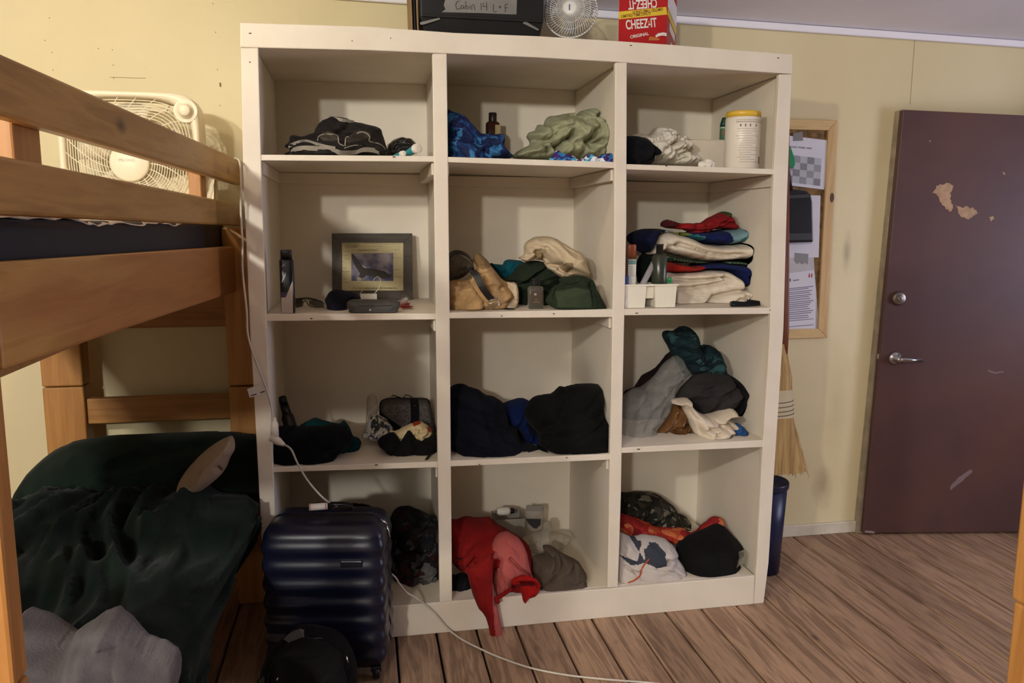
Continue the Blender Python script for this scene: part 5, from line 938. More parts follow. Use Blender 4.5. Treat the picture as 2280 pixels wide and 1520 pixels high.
tag(obj('plastic_tub', bin_(a[0], b[0], -0.22, -0.1, 0.121, a[2], 0.006), frost, bevel=0.002), 'grey translucent plastic tub behind the red jacket', 'tub')
zt2 = a[2]
c = PY(*z([(680, 285)])[0], -0.17); t = thing('squeeze_bottle', 'white bottle with dark ends lying on the grey plastic tub', 'bottle', (c[0], -0.17, zt2+0.001)); r_ = 0.018
obj('body', MB().lathe([(r_*0.8, 0), (r_, 0.006), (r_, 0.05), (r_*0.7, 0.058)], (c[0]-0.03, -0.17, zt2+0.0015+r_), (1, 0, 0), 24), white, t, smooth=True)
obj('cap', MB().lathe([(r_*0.6, 0.0585), (r_*0.66, 0.062), (r_*0.66, 0.075), (r_*0.5, 0.077)], (c[0]-0.03, -0.17, zt2+0.0015+r_), (1, 0, 0), 24), black, t, smooth=True)
obj('cap', MB().lathe([(0.003, -0.003), (0.003, 0)], (c[0]-0.03, -0.17, zt2+0.0015+r_), (1, 0, 0), 12), black, t, smooth=True)
yz = -0.16
zp = thing('zip_bag', 'clear zip bag with a dark half-round label standing at the back', 'bag', PY(1187, 1215, yz))
hz_ = heap('film', z([(868, 400), (880, 300), (895, 180), (960, 190), (1050, 185), (1052, 300), (1045, 480), (1030, 640), (880, 640)]), mat('clear zip film', (204, 198, 188), 0.15, trans=0.4, alpha=0.5, ior=1.1), parent=zp, y=yz, t=0.025, row=(4, 2), fold=0.004, freq=20, seed=4, lean=0.02)
obj('label', MB().xz([(p[0], p[2]) for p in [PY(u, v, yz-0.036) for u, v in z([(890, 316), (1030, 318), (1028, 370), (990, 408), (960, 402), (915, 360)])]], yz-0.036, yz-0.034), ink, zp)
obj('zip_strip', MB().xz([(p[0], p[2]) for p in [PY(u, v, yz-0.03) for u, v in z([(892, 196), (1048, 194), (1048, 240), (892, 244)])]], yz-0.03, yz-0.028), mat('grey strip', (140, 134, 130), 0.4), zp)
heap('crumpled_film', z([(850, 520), (880, 480), (960, 445), (1040, 420), (1055, 350), (1110, 330), (1130, 380), (1110, 430), (1230, 452), (1310, 490), (1250, 580), (1150, 660), (1000, 640), (900, 600)]), mat('milky film', (212, 204, 188), 0.2, trans=0.3, alpha=0.6, ior=1.1, bump=0.6, bs=40), 'crumpled milky plastic wrapping behind the taupe hoodie', 'wrapping', y=-0.27, t=0.06, row=(4, 2), fold=0.018, freq=22, seed=116)
heap('black_garment', z([(150, 860), (240, 845), (340, 830), (368, 945), (330, 990), (150, 995)]), f_black, 'black garment at floor level under the red jacket', 'garment', t=0.06, row=(4, 2), fold=0.006, freq=16, seed=117)

z = lambda pts: Z(1350, 1070, 5.0667, pts)
heap('camouflage_cloth', z([(110, 160), (250, 145), (400, 128), (560, 150), (680, 220), (760, 290), (772, 352), (830, 380), (900, 400), (912, 470), (850, 522), (700, 520), (540, 540), (110, 540)]), cells('dark camouflage', [(34, 32, 26), (56, 52, 44), (26, 25, 20), (40, 36, 28), (112, 106, 92)], 24, warp=0.2), 'dark camouflage cloth at the back of the bottom right cubby', 'cloth', y=-0.2, t=0.13, row=(4, 3), fold=0.014, freq=14, seed=121, lean=0.15)
heap('orange_red_cloth', z([(110, 395), (200, 375), (300, 400), (450, 460), (560, 510), (750, 530), (870, 530), (980, 590), (1110, 480), (1210, 412), (1300, 410), (1312, 490), (1200, 560), (1000, 660), (760, 692), (600, 660), (420, 680), (110, 680)]), cells('red orange tie-dye', [(150, 36, 34), (188, 76, 44), (164, 48, 38), (196, 110, 70), (140, 30, 40)], 14, warp=0.2), 'red and orange cloth strung between the camouflage and black bundles', 'cloth', y=-0.36, t=0.07, row=(4, 3), fold=0.014, freq=18, ang=-0.3, seed=122, lean=0.1)
f_ow = cloth('white sport cloth', (196, 186, 178), (184, 174, 166)); f_sl = cloth('slate sport cloth', (62, 66, 74), (54, 58, 66))
hw = heap('sport_top', z([(110, 625), (280, 622), (480, 610), (620, 640), (730, 700), (782, 790), (792, 850), (862, 960), (862, 1050), (740, 1120), (655, 1172), (400, 1178), (110, 1195)]), [f_ow, f_sl], 'white sports top with slate patches and orange piping', 'sports top', t=0.12, row=(4, 3), fold=0.014, freq=12, ang=-0.6, seed=123, lean=0.45,
          patches=[(z([(350, 690), (430, 640), (520, 650), (580, 720), (585, 850), (480, 872), (400, 832), (330, 800)]), 1), (z([(110, 790), (260, 780), (350, 640), (250, 620), (340, 800), (200, 850)]), 1)],
          creases=[(z([(240, 930), (320, 1040), (370, 1090)]), 0.02, 0.007), (z([(160, 880), (250, 930), (300, 920)]), 0.03, 0.007), (z([(600, 832), (700, 810), (795, 855)]), 0.025, 0.006), (z([(440, 1140), (540, 1100), (640, 1120)]), 0.02, 0.008), (z([(520, 980), (640, 960), (780, 1000)]), 0.02, 0.01), (z([(480, 880), (560, 860), (620, 830)]), 0.02, 0.007)])
obj('piping', MB().tube(catmull(hw.line(z([(485, 885), (430, 945), (392, 1010), (375, 1075), (290, 1135), (165, 1165)]), 0.001), 5), 0.003, 6), cloth('orange piping', (176, 84, 56), (164, 74, 48)), hw.o, smooth=True)
heap('black_bundle', z([(800, 765), (850, 685), (1000, 602), (1150, 542), (1280, 490), (1400, 590), (1490, 690), (1522, 785), (1455, 850), (1442, 932), (1280, 1002), (1150, 1062), (1000, 1068), (870, 1032), (812, 902)]), cloth('soft black plush', (18, 17, 18), (24, 22, 23), bump=0.9, bs=120), 'round black plush bundle in the bottom right cubby', 'bundle', t=0.13, row=(4, 3), fold=0.006, freq=8, seed=124, lean=0.45)
heap('clear_packaging', z([(1440, 930), (1470, 820), (1530, 790), (1575, 790), (1545, 930), (1480, 960), (1430, 1035), (1400, 1020)]), mat('clear stiff plastic', (200, 194, 178), 0.1, trans=0.6, alpha=0.5, ior=1.2), 'bent clear plastic packaging right of the black bundle', 'packaging', t=0.02, row=(4, 3), fold=0.004, freq=16, seed=125)
# ------------------------------------------------------------------ on top of the shelving unit
yT = -0.5
ztop = lambda x: zt(x)-0.004
# black storage case with a taped handwritten label
yc1 = -0.47; A0, A1 = PY(937, 62, yc1), PY(1196, 73, yc1); xa, xb = A0[0], PY(1211, 10, yc1)[0]; zb_ = max(ztop(xa), ztop(xb))+0.002
zh = PY(1070, 42, yc1)[2]; zu = zb_+0.30; cbm = mat('case black', (20, 20, 21), 0.32, col2=(28, 28, 29)); ch = 0.016
t = thing('storage_case', 'black plastic storage case with a silver tape label on top of the shelves', 'case', ((xa+xb)/2, yc1+0.12, zb_))
def loop4(x0, x1, y0, y1, z_): return [(x0, y0, z_), (x1, y0, z_), (x1, y1, z_), (x0, y1, z_)]
zc1 = PY(1200, 48, yc1)[2]
R4 = [loop4(xa+0.035, xb-0.024, yc1+0.03, yc1+0.24, zb_), loop4(xa+0.012, xb-0.012, yc1+0.012, yc1+0.26, zb_+(zc1-zb_)*0.45), loop4(xa, xb, yc1, yc1+0.27, zc1), loop4(xa, xb, yc1, yc1+0.27, zu)]
m = MB(); vs = [p for r in R4 for p in r]; fs = [(3, 2, 1, 0), (12, 13, 14, 15)]
for a in (0, 4, 8):
    for k in range(4): fs.append((a+k, a+(k+1) % 4, a+4+(k+1) % 4, a+4+k))
obj('body', m.add(vs, fs), cbm, t, bevel=0.004)
pz = lambda u, v, off=0.001: PY(u, v, yc1-off)
obj('ridge', MB().box(xa+0.003, xb-0.003, yc1-0.006, yc1-0.0002, pz(1000, 38)[2]-0.004, pz(1000, 34)[2]), cbm, t, bevel=0.002)
tape = mat('silver tape', (138, 136, 132), 0.38, 0.3, col2=(128, 126, 122))
q = [pz(u, v) for u, v in ((990, 4), (1002, -30), (1152, -30), (1150, 32), (1140, 32), (1070, 29), (984, 27), (992, 20), (988, 12))]
lb = obj('tape_label', MB().xz([(p[0], p[2]) for p in q], yc1-0.0008, yc1-0.0001), tape, t)
def stroke(pts, r=0.0011): obj('handwriting', MB().tube([pz(890+a/4.957, b/4.957, 0.0014) for a, b in pts], r, 5), ink, t)
for s_ in ([(660, 10), (635, 15), (618, 50), (625, 95), (645, 105), (668, 90)], [(700, 60), (680, 62), (672, 85), (685, 98), (705, 80), (708, 62), (710, 98)], [(728, 15), (728, 100), (745, 102), (758, 85), (748, 65), (730, 75)], [(775, 60), (775, 100)], [(775, 42), (776, 46)], [(795, 112), (795, 60), (812, 50), (825, 65), (830, 118)],
           [(898, 30), (900, 112)], [(925, 28), (920, 72), (962, 72)], [(958, 25), (962, 115)], [(1035, 48), (1032, 125), (1050, 132), (1070, 125)], [(1092, 78), (1122, 76)], [(1107, 62), (1108, 94)], [(1165, 135), (1162, 50), (1195, 45)], [(1163, 88), (1188, 85)]): stroke(s_)
for q4 in ([(935, 50), (978, 40), (980, 44), (945, 55), (936, 56)], [(1166, 46), (1200, 66), (1197, 69), (1164, 53)]):
    obj('edge_tape', MB().xz([(p[0], p[2]) for p in [PY(u, v, yc1+0.001) for u, v in q4]], yc1-0.004, yc1-0.001), tape, t, bevel=0.0005)
crd = mat('brown cardboard', (150, 122, 84), 0.8, col2=(138, 110, 74), vs=12); a, b = PY(910, 20, yc1+0.05), PY(922, 20, yc1+0.05)
t2 = thing('cardboard_sheet', 'folded brown cardboard standing left of the black storage case', 'cardboard', (a[0], yc1+0.1, ztop(a[0])))
for k, dx in enumerate((0.0, 0.011, 0.021)): obj('sheet', MB().hexa([(a[0]+dx+0.008, yc1+0.03, ztop(a[0])+0.001), (a[0]+dx+0.013, yc1+0.03, ztop(a[0])+0.001), (a[0]+dx+0.013, yc1+0.2, ztop(a[0])+0.001), (a[0]+dx+0.008, yc1+0.2, ztop(a[0])+0.001), (a[0]+dx, yc1+0.03, zu), (a[0]+dx+0.005, yc1+0.03, zu), (a[0]+dx+0.005, yc1+0.2, zu), (a[0]+dx, yc1+0.2, zu)]), [crd, black][k == 1], t2)
# small round desk fan
yf_ = -0.42; cc = PY(1271, 25, yf_); rf = float(PY(1330, 25, yf_)[0]-PY(1212, 25, yf_)[0])/2*0.97; axf = np.array((-0.35, -1, 0.12)); axf /= np.linalg.norm(axf)
e1 = np.cross(axf, (0, 0, 1.0)); e1 /= np.linalg.norm(e1); e2 = np.cross(e1, axf)
wfan = mat('white fan plastic', (222, 220, 214), 0.35, col2=(214, 212, 206)); zt3 = ztop(cc[0])+0.001
cc[2] = max(cc[2], zt3+rf*0.99)
t = thing('desk_fan', 'small round white desk fan on top of the shelves', 'fan', (cc[0], yf_, zt3))
circ = lambda r, off, n=40: [cc+axf*off+e1*r*math.cos(2*math.pi*k/n)+e2*r*math.sin(2*math.pi*k/n) for k in range(n)]
m = MB().tube(circ(rf*0.985, 0.0), 0.0035, 8, closed=True)
for f in (0.3, 0.52, 0.76): m.tube(circ(rf*f, 0.012+0.02*math.sqrt(1-f*f)), 0.0009, 5, closed=True)
for k in range(56):
    a = 2*math.pi*k/56; P_ = [cc+axf*(0.013+0.021*math.sqrt(max(0, 1-f*f))-0.012*f**6)+(e1*math.cos(a+0.5*f)+e2*math.sin(a+0.5*f))*rf*f for f in (0.26, 0.5, 0.75, 0.9, 0.985)]
    m.tube(P_, 0.0012, 5)
obj('front_guard', m, wfan, t, smooth=True)
m = MB()
for k in range(30):
    a = 2*math.pi*k/30; m.tube([cc-axf*(0.045*math.sqrt(max(0, 1-f*f)))+(e1*math.cos(a)+e2*math.sin(a))*rf*f for f in (0.3, 0.7, 0.9, 0.985)], 0.0009, 5)
obj('rear_guard', m, wfan, t, smooth=True)
hubc = obj('hub', MB().lathe([(rf*0.28, 0.028), (rf*0.27, 0.036), (rf*0.2, 0.038)], cc, axf, 28), wfan, t, smooth=True)
obj('logo', MB().obox(cc+axf*0.0386+e1*0.002, e1*0.0022, e2*0.0105, axf*0.0006), mat('blue logo', (70, 70, 140), 0.5), t)
for k in range(4):
    a0 = 2*math.pi*k/4; G = []
    for i in range(5):
        f = 0.15+0.7*i/4; wd = 0.5+0.15*i/4; G.append([cc+axf*(0.004+0.012*(s-0.5))+(e1*math.cos(a0+wd*(s-0.5))+e2*math.sin(a0+wd*(s-0.5)))*rf*f for s in (0, .33, .66, 1)])
    obj('blade', MB().grid(G), mat('grey clear blade', (180, 180, 178), 0.3, alpha=0.75), t, smooth=True, solid=0.001)
obj('motor', MB().lathe([(rf*0.3, -0.05), (rf*0.34, -0.046), (rf*0.34, -0.012), (rf*0.2, -0.006)], cc, axf, 24), wfan, t, smooth=True)
obj('stand', MB().tube([cc-axf*0.04-e2*rf*0.3, cc-axf*0.05-e2*rf*0.75, (cc-axf*0.045)*(1, 1, 0)+np.array((0, 0, zt3+0.012))], 0.011, 12), wfan, t, smooth=True)
bs = (cc-axf*0.045)*(1, 1, 0); obj('base', MB().lathe([(0.055, 0), (0.055, 0.006), (0.04, 0.012), (0.012, 0.014)], bs+np.array((0, 0, zt3)), (0, 0, 1), 32), wfan, t, smooth=True)
# red cracker box
yq = -0.5; a, b = PY(1376.5, 85, yq), PY(1484, 90, yq); zb_ = ztop(b[0])+0.002; zu = zb_+0.26; yd = yq+0.15
redm = mat('red carton', (178, 26, 26), 0.45, col2=(168, 22, 24)); yel = mat('yellow carton band', (224, 194, 56), 0.5)
t = thing('cracker_box', 'red cracker box with a yellow band on top of the shelves', 'box', ((a[0]+b[0])/2, yq+0.07, zb_)); xa, xb = a[0], b[0]
ybk = yd; ang = (PY(1505, 85, yd)[0]-xb)
obj('carton', MB().hexa([(xa, yq, zb_), (xb, yq, zb_), (xb+ang, yd, zb_), (xa+ang, yd, zb_), (xa, yq, zu), (xb, yq, zu), (xb+ang, yd, zu), (xa+ang, yd, zu)]), redm, t, bevel=0.0015)
k3 = lambda u, v: Z(1360, 0, 12.667, [(u, v)])[0]
def face(nm, pts, mm, off=0.0005): 
    q = [PY(*k3(*p), yq) for p in pts]; return obj(nm, MB().xz([(min(max(p[0], xa), xb), p[2]) for p in q], yq-off, yq-off+0.0004), mm, t)
face('yellow_band', [(200, 330), (1560, 195), (1590, 410), (200, 545)], yel)
wht = mat('white print', (232, 226, 218), 0.5)
def ftext(s_, p0, p1, size, mm, sx, flip=False):
    P0, P1 = PY(*k3(*p0), yq), PY(*k3(*p1), yq); r = P1-P0
    o_ = text('carton_text', s_, size, P0+np.array((0, -0.0012, 0)), r, (0, 0, -1) if flip else (0, 0, 1), mm, t, 0.0002, bold=0.022)
    w_ = max(v.co.x for v in o_.data.vertices)-min(v.co.x for v in o_.data.vertices); tgt = float(np.linalg.norm(r))
    me = o_.data; c0 = P0-ORG[t.name]; rr = r/np.linalg.norm(r); k = tgt/max(w_, 1e-6)*abs(rr[0])
    for v in me.vertices:
        d = np.array(v.co)-c0; s1 = d@rr; d2 = d-rr*s1; v.co = tuple(c0+rr*s1*k+d2)
hz2 = float(PY(*k3(430, 560), yq)[2]-PY(*k3(430, 830), yq)[2])
ftext('CHEEZ-IT', (425, 830), (1290, 755), hz2*1.36, wht, 1)
ftext('CHEEZ-IT', (1270, -75+270), (490, 245), hz2*1.36, wht, 1, True) if False else None
def rtext(s_, pr, pl, size, mm):
    P0, P1 = PY(*k3(*pr), yq), PY(*k3(*pl), yq); r = P1-P0
    o_ = text('carton_text', s_, size, P0+np.array((0, -0.0012, 0)), r, (0, 0, -1), mm, t, 0.0002, bold=0.022)
    c0 = P0-ORG[t.name]; rr = r/np.linalg.norm(r); ext = [(np.array(v.co)-c0)@rr for v in o_.data.vertices]; k = float(np.linalg.norm(r))/(max(ext)-min(ext))
    for v in o_.data.vertices:
        d = np.array(v.co)-c0; s1 = d@rr; d2 = d-rr*s1; v.co = tuple(c0+rr*s1*k+d2)
rtext('CHEEZ-IT', (1290, -30), (480, 30), hz2*1.3, wht)
brn = mat('brown print', (140, 92, 36), 0.5)
ftext('LIMITED TIME ONLY!', (290, 505), (1130, 415), hz2*0.42, brn, 1)
rtext('LIMITED TIME ONLY!', (1470, 225), (610, 315), hz2*0.42, brn)
ftext('ORIGINAL', (550, 1090), (1080, 985), hz2*0.46, wht, 1)
face('carton_print', [(1250, 1010), (1330, 940), (1470, 915), (1570, 930), (1600, 1030), (1560, 1020), (1450, 1000), (1340, 1025), (1280, 1060)], wht, 0.001)
face('carton_print', [(1090, 1030), (1200, 1040), (1390, 1095), (1330, 1140), (1060, 1140)], mat('cracker orange', (200, 120, 50), 0.6), 0.0008)
face('carton_print', [(1040, 590), (1095, 590), (1100, 640), (1045, 650)], mat('cracker orange', (200, 120, 50), 0.6), 0.0016)
def side(nm, q, mm):   # on the right side of the carton: (fraction of depth, z pixel at front corner)
    vs = [];
    for f, v in q:
        z_ = PY(1484, v, yq)[2]; vs.append((xb+ang*f+0.0006, yq+(yd-yq)*f, z_))
    n_ = len(vs); vs += [(p[0]+0.0004, p[1], p[2]) for p in vs]
    return obj(nm, MB().add(vs, [tuple(range(n_)), tuple(range(2*n_-1, n_-1, -1))]+[(i, i+n_, (i+1) % n_+n_, (i+1) % n_) for i in range(n_)]), mm, t)
side('yellow_band', [(0.02, 17), (0.98, 40), (0.98, 56), (0.02, 33)], yel)
side('carton_print', [(0.02, -30), (0.98, -10), (0.98, 38), (0.02, 15)], wht)
side('carton_print', [(0.25, 42), (0.85, 58), (0.85, 76), (0.25, 62)], wht)
side('carton_print', [(0.4, 84), (0.8, 86), (0.8, 92), (0.4, 90)], wht)

# ------------------------------------------------------------------ bedding and the box fan on the bunk
navm = mat('navy vinyl', (13, 16, 33), 0.6, col2=(17, 20, 39), vs=4, bump=0.3, bs=18)
tag(obj('mattress', MB().box(-0.835, XO-0.0465, -2.2, -0.165, 1.311, 1.506), navm, bevel=0.018, seg=4, smooth=True), 'navy vinyl mattress on the upper bunk', 'mattress')
tag(obj('mattress', MB().box(-0.835, XO-0.105, -2.2, -0.2, 0.326, 0.47), navm, bevel=0.03, seg=4, smooth=True), 'mattress on the lower bunk under the green comforter', 'mattress')
G = []
for i in range(70):
    y = -2.18+1.98*i/69; row_ = []
    for j in range(24):
        x = -0.82+(XO-0.05+0.82)*j/23; w = float(perlin(np.array([x*6.0]), np.array([y*9.0]), 7)[0]); edge = max(0, (j-20)/3)
        hang = 0.012*max(0, float(perlin(np.array([y*4.3]), np.array([0.5]), 9)[0])*2) if j == 23 else 0
        row_.append((x+0.004*w+(0.004 if j == 23 else 0), y, -hang+ 1.5085+0.010*abs(w)-0.006*edge+0.006*float(perlin(np.array([y*22.0]), np.array([x*3.0]), 2)[0])*(1 if j > 18 else 0.4)+0.004))
    G.append(row_)
tag(obj('bed_sheet', MB().grid(G), cloth('white sheet', (226, 216, 196), (216, 205, 184)), smooth=True, solid=0.002), 'rumpled white sheet on the upper bunk mattress', 'sheet')
pad = heap('bed_pad', [(320, 470), (330, 415), (380, 396), (430, 388), (480, 390), (528, 404), (536, 440), (538, 480), (430, 480)], cloth('cream ribbed fabric', (232, 220, 190), (224, 211, 180)), 'cream ribbed bed pad at the head of the upper bunk', 'pad', y=-0.25, t=0.05, fold=0.003, freq=10, seed=131, lean=0.2, floor=1.53, xlim=(-0.6, -0.155),
     creases=[([(425+12*k, 386), (400+14*k, 412), (380+16*k, 450)], 0.01, 0.0035) for k in range(-3, 11)])
# box fan
yq = -0.33; xr_ = PY(443, 290, yq)[0]; xl2 = PY(128, 330, yq)[0]; zt4 = PY(320, 203, yq)[2]; wq = (xr_-xl2)/2; cxf = (xl2+xr_)/2; zb4 = 1.532; hq = (zt4-zb4)/2; czf = (zt4+zb4)/2
fanm = mat('cream fan plastic', (228, 216, 190), 0.4, col2=(222, 209, 182)); t = thing('box_fan', 'square cream box fan standing on the upper bunk', 'fan', (cxf, yq+0.06, zb4))
def sq(r, off, n=64, p=7.0):
    out = []
    for k in range(n):
        a = 2*math.pi*k/n; c, s = math.cos(a), math.sin(a); q = (abs(c)**p+abs(s)**p)**(-1/p); out.append((cxf+r*wq*q*c, yq+off, czf+r*hq*q*s))
    return out
cir = lambda r, off, n=64: [(cxf+r*math.cos(2*math.pi*k/n), yq+off, czf+r*math.sin(2*math.pi*k/n)) for k in range(n)]
# concentric grille loops run a little square at the rim, as in the housing opening
hole = lambda off: sq(0.9, off, 64, 3.6)
hs_ = [hole(0.1), hole(0.012), sq(0.93, 0.0, 64, 5), sq(0.985, 0.002), sq(1.0, 0.012), sq(1.0, 0.125), sq(0.97, 0.13), hole(0.13)]
m = MB(); n_ = 64; m.add([p for r in hs_ for p in r], [(a*n_+k, a*n_+(k+1) % n_, ((a+1) % 8)*n_+(k+1) % n_, ((a+1) % 8)*n_+k) for a in range(8) for k in range(n_)])
obj('housing', m, fanm, t, smooth=True)
m = MB(); hub = (PY(288, 362, yq)[0], PY(288, 362, yq)[2]); rh = 0.066; RM = 0.9
def gpt(f, a, off=0.006):   # f 0..1 from hub rim to opening
    c, s = math.cos(a), math.sin(a); q = (abs(c)**3.6+abs(s)**3.6)**(-1/3.6); ex, ez = cxf+RM*wq*q*c, czf+RM*hq*q*s; hx, hz_2 = hub[0]+rh*c, hub[1]+rh*s
    return (hx+(ex-hx)*f, yq+off-0.006*math.sin(math.pi*f), hz_2+(ez-hz_2)*f)
for i in range(1, 17): m.tube([gpt(i/17, 2*math.pi*k/72) for k in range(72)], 0.0016, 5, closed=True)
for k in range(22): m.tube([gpt(f, 2*math.pi*k/22+0.55*(1-f), 0.0055) for f in np.linspace(0, 1, 8)], 0.0016, 5)
obj('front_grille', m, fanm, t, smooth=True)
obj('hub_disc', MB().lathe([(rh, 0), (rh*1.0, 0.006), (rh*0.9, 0.010)], (hub[0], yq+0.006, hub[1]), (0, -1, 0), 40), fanm, t, smooth=True)
text('brand_text', 'PELONIS', 0.0135, (hub[0]-0.034, yq-0.0045, hub[1]+0.004), (1, 0, 0), (0, 0, 1), mat('grey text', (176, 164, 136), 0.6), t, 0.0002, 1.05)
kx, kz = PY(413, 247, yq)[0], PY(413, 247, yq)[2]
obj('dial_plate', MB().lathe([(0.041, -0.02), (0.041, 0.003), (0.037, 0.005), (0.033, 0.003)], (kx, yq+0.004, kz), (0, -1, 0), 36), fanm, t, smooth=True)
obj('dial_knob', MB().lathe([(0.026, 0.0), (0.026, 0.006), (0.019, 0.009), (0.019, 0.022), (0.016, 0.025)], (kx, yq+0.002, kz), (0, -1, 0), 36), fanm, t, smooth=True)
for k in range(5):
    a0 = 2*math.pi*k/5+0.3; G = []
    for i in range(6):
        r = 0.06+0.13*i/5; wd = 0.75; G.append([(hub[0]+r*math.cos(a0+wd*(s-0.5)), yq+0.06+0.03*(s-0.5), hub[1]*0.3+czf*0.7+r*math.sin(a0+wd*(s-0.5))) for s in (0, .25, .5, .75, 1)])
    obj('blade', MB().grid(G), fanm, t, smooth=True, solid=0.002)
m = MB()
for i in range(1, 10): m.tube([gpt(i/10, 2*math.pi*k/48, 0.118) for k in range(48)], 0.0016, 4, closed=True)
for k in range(12): m.tube([gpt(f, 2*math.pi*k/12, 0.118) for f in (0, .5, 1)], 0.002, 4)
obj('rear_grille', m, fanm, t, smooth=True)
obj('motor', MB().lathe([(0.055, 0.03), (0.055, 0.1), (0.03, 0.118)], (hub[0], yq, hub[1]), (0, 1, 0), 28), fanm, t, smooth=True)
# comforter: one sheet laid over the lower mattress, head end raised over the pillow, right side falling over the rail
f_com = cloth('dark green comforter cloth', (25, 37, 29), (17, 27, 22), bump=0.2, bs=90, sheen=0.06)
NX, NY = 110, 170; xs0, xe = -0.9, -0.125
ss = np.linspace(-0.12, 1.28, NX); yy = np.linspace(-2.15, -0.60, NY); S_g, Y_g = np.meshgrid(ss, yy, indexing='ij')
wrp = perlin(S_g*1.6, Y_g*1.8, 3)
n1 = perlin(S_g*7.5+wrp*1.4, Y_g*1.7+wrp*0.8, 11); n2 = perlin(S_g*13+wrp*2.0, Y_g*3.4+4, 12); n3 = perlin(S_g*3+2, Y_g*3+wrp*2, 13)
gat = np.clip((Y_g+1.35)/0.5, 0, 1)*np.clip((-0.62-Y_g)/0.08, 0, 1)
fol = (0.026+0.030*gat)*(1-2.6*np.abs(n1)**0.85)+(0.010+0.016*gat)*(1-2.6*np.abs(n2)**0.85)+0.035*n3
hd = np.clip((Y_g+1.25)/0.6, 0, 1); amp = 1.0
H0 = 0.535+0.055*hd+fol*amp
GG = []
for i in range(NX):
    s = ss[i]; r_ = []
    for j in range(NY):
        y = yy[j]; h0 = H0[i, j]; over = s-1.0; f = fol[i, j]
        if s < 0: x, z_ = xs0-0.02-0.01*math.sin(-s*20), h0+s*1.1
        elif over <= 0:
            x = xs0+(xe-xs0)*s; rd = max(0.0, (s-0.86)/0.14); z_ = h0-0.045*rd**2
        else:
            z_ = h0-0.045-over*(0.72+0.3*math.sin(y*3.1)); x = xe+0.05*math.sin(min(1, over/0.12)*math.pi/2)-0.02*(over/0.26)+f*0.8+0.05*max(0, min(1, (y+1.1)/0.4))
        r_.append((x, y, z_))
    GG.append(r_)
tag(obj('comforter', MB().grid(GG), f_com, smooth=True, solid=0.008), 'rumpled dark green comforter spread over the lower bunk', 'comforter')
gp = heap('pillow', [(18, 1150), (40, 1085), (70, 1045), (110, 1010), (150, 988), (200, 974), (300, 966), (420, 962), (520, 962), (575, 975), (590, 1040), (590, 1130), (560, 1190), (400, 1210), (200, 1210), (30, 1200)], f_com, 'large dark green pillow at the head of the lower bunk', 'pillow', y=-0.42, t=0.19, fold=0.012, freq=6, ang=0.1, seed=141, lean=0.35, floor=0.475, tb=0.75, ymax=-0.165, xlim=(-0.95, -0.004))
z = lambda pts: Z(0, 940, 2.621, pts)
heap('bolster', z([(1035, 385), (1060, 320), (1130, 230), (1230, 140), (1330, 82), (1365, 95), (1372, 150), (1345, 200), (1322, 262), (1270, 325), (1180, 390), (1120, 418), (1060, 402)]), cloth('beige pillow cloth', (150, 130, 108), (138, 118, 96)), 'beige pillow roll poking out on the dark green pillow', 'pillow', y=-0.665, t=0.075, fold=0.002, freq=9, ang=0.9, seed=142, lean=0.0, jit=0.0012,
     creases=[(z([(1290, 230), (1310, 280), (1330, 240)]), 0.02, 0.006)])
f_gry = cloth('grey plush', (112, 106, 106), (92, 87, 88), bump=0.5, bs=160, sheen=0.15)
heap('plush_blanket', z([(150, 1600), (130, 1120), (220, 1110), (330, 1150), (430, 1220), (470, 1200), (650, 1088), (720, 1110), (860, 1250), (960, 1290), (1030, 1340), (1058, 1410), (1050, 1480), (980, 1600), (600, 1640)]), f_gry, 'grey plush blanket crumpled at the foot of the lower bunk', 'blanket', y=-1.74, t=0.15, fold=0.02, freq=8, ang=-0.7, seed=143, lean=1.1, tb=0.5,
     creases=[(z([(450, 1240), (560, 1200), (740, 1230), (900, 1280), (1000, 1360)]), 0.035, 0.014), (z([(640, 1270), (760, 1380), (780, 1520)]), 0.03, 0.014), (z([(230, 1350), (330, 1420), (430, 1520)]), 0.04, 0.016), (z([(860, 1290), (960, 1390), (990, 1520)]), 0.03, 0.012), (z([(200, 1290), (320, 1260), (430, 1230)]), 0.03, 0.012), (z([(500, 1330), (640, 1400), (720, 1520)]), 0.02, 0.012)])
# second bunk bed: only a post of it stands at the right edge
bp = PZ(2252, 1334, 0.886); t = thing('bunk_bed', 'honey-coloured pine bed post at the right edge of the photo', 'bunk bed', (bp[0]+0.045, bp[1]-0.05, 0))
for z0, z1, o_ in ((0.0, 0.884, 0.004), (0.888, 1.75, -0.002)): obj('post', MB().box(bp[0]+o_, bp[0]+0.12, bp[1]-0.1, bp[1], z0, z1), m_pinez, t, bevel=0.005)
obj('side_rail', MB().box(bp[0]+0.04, bp[0]+0.08, bp[1]-1.9, bp[1]-0.101, 0.28, 0.45), m_pine, t, bevel=0.005)

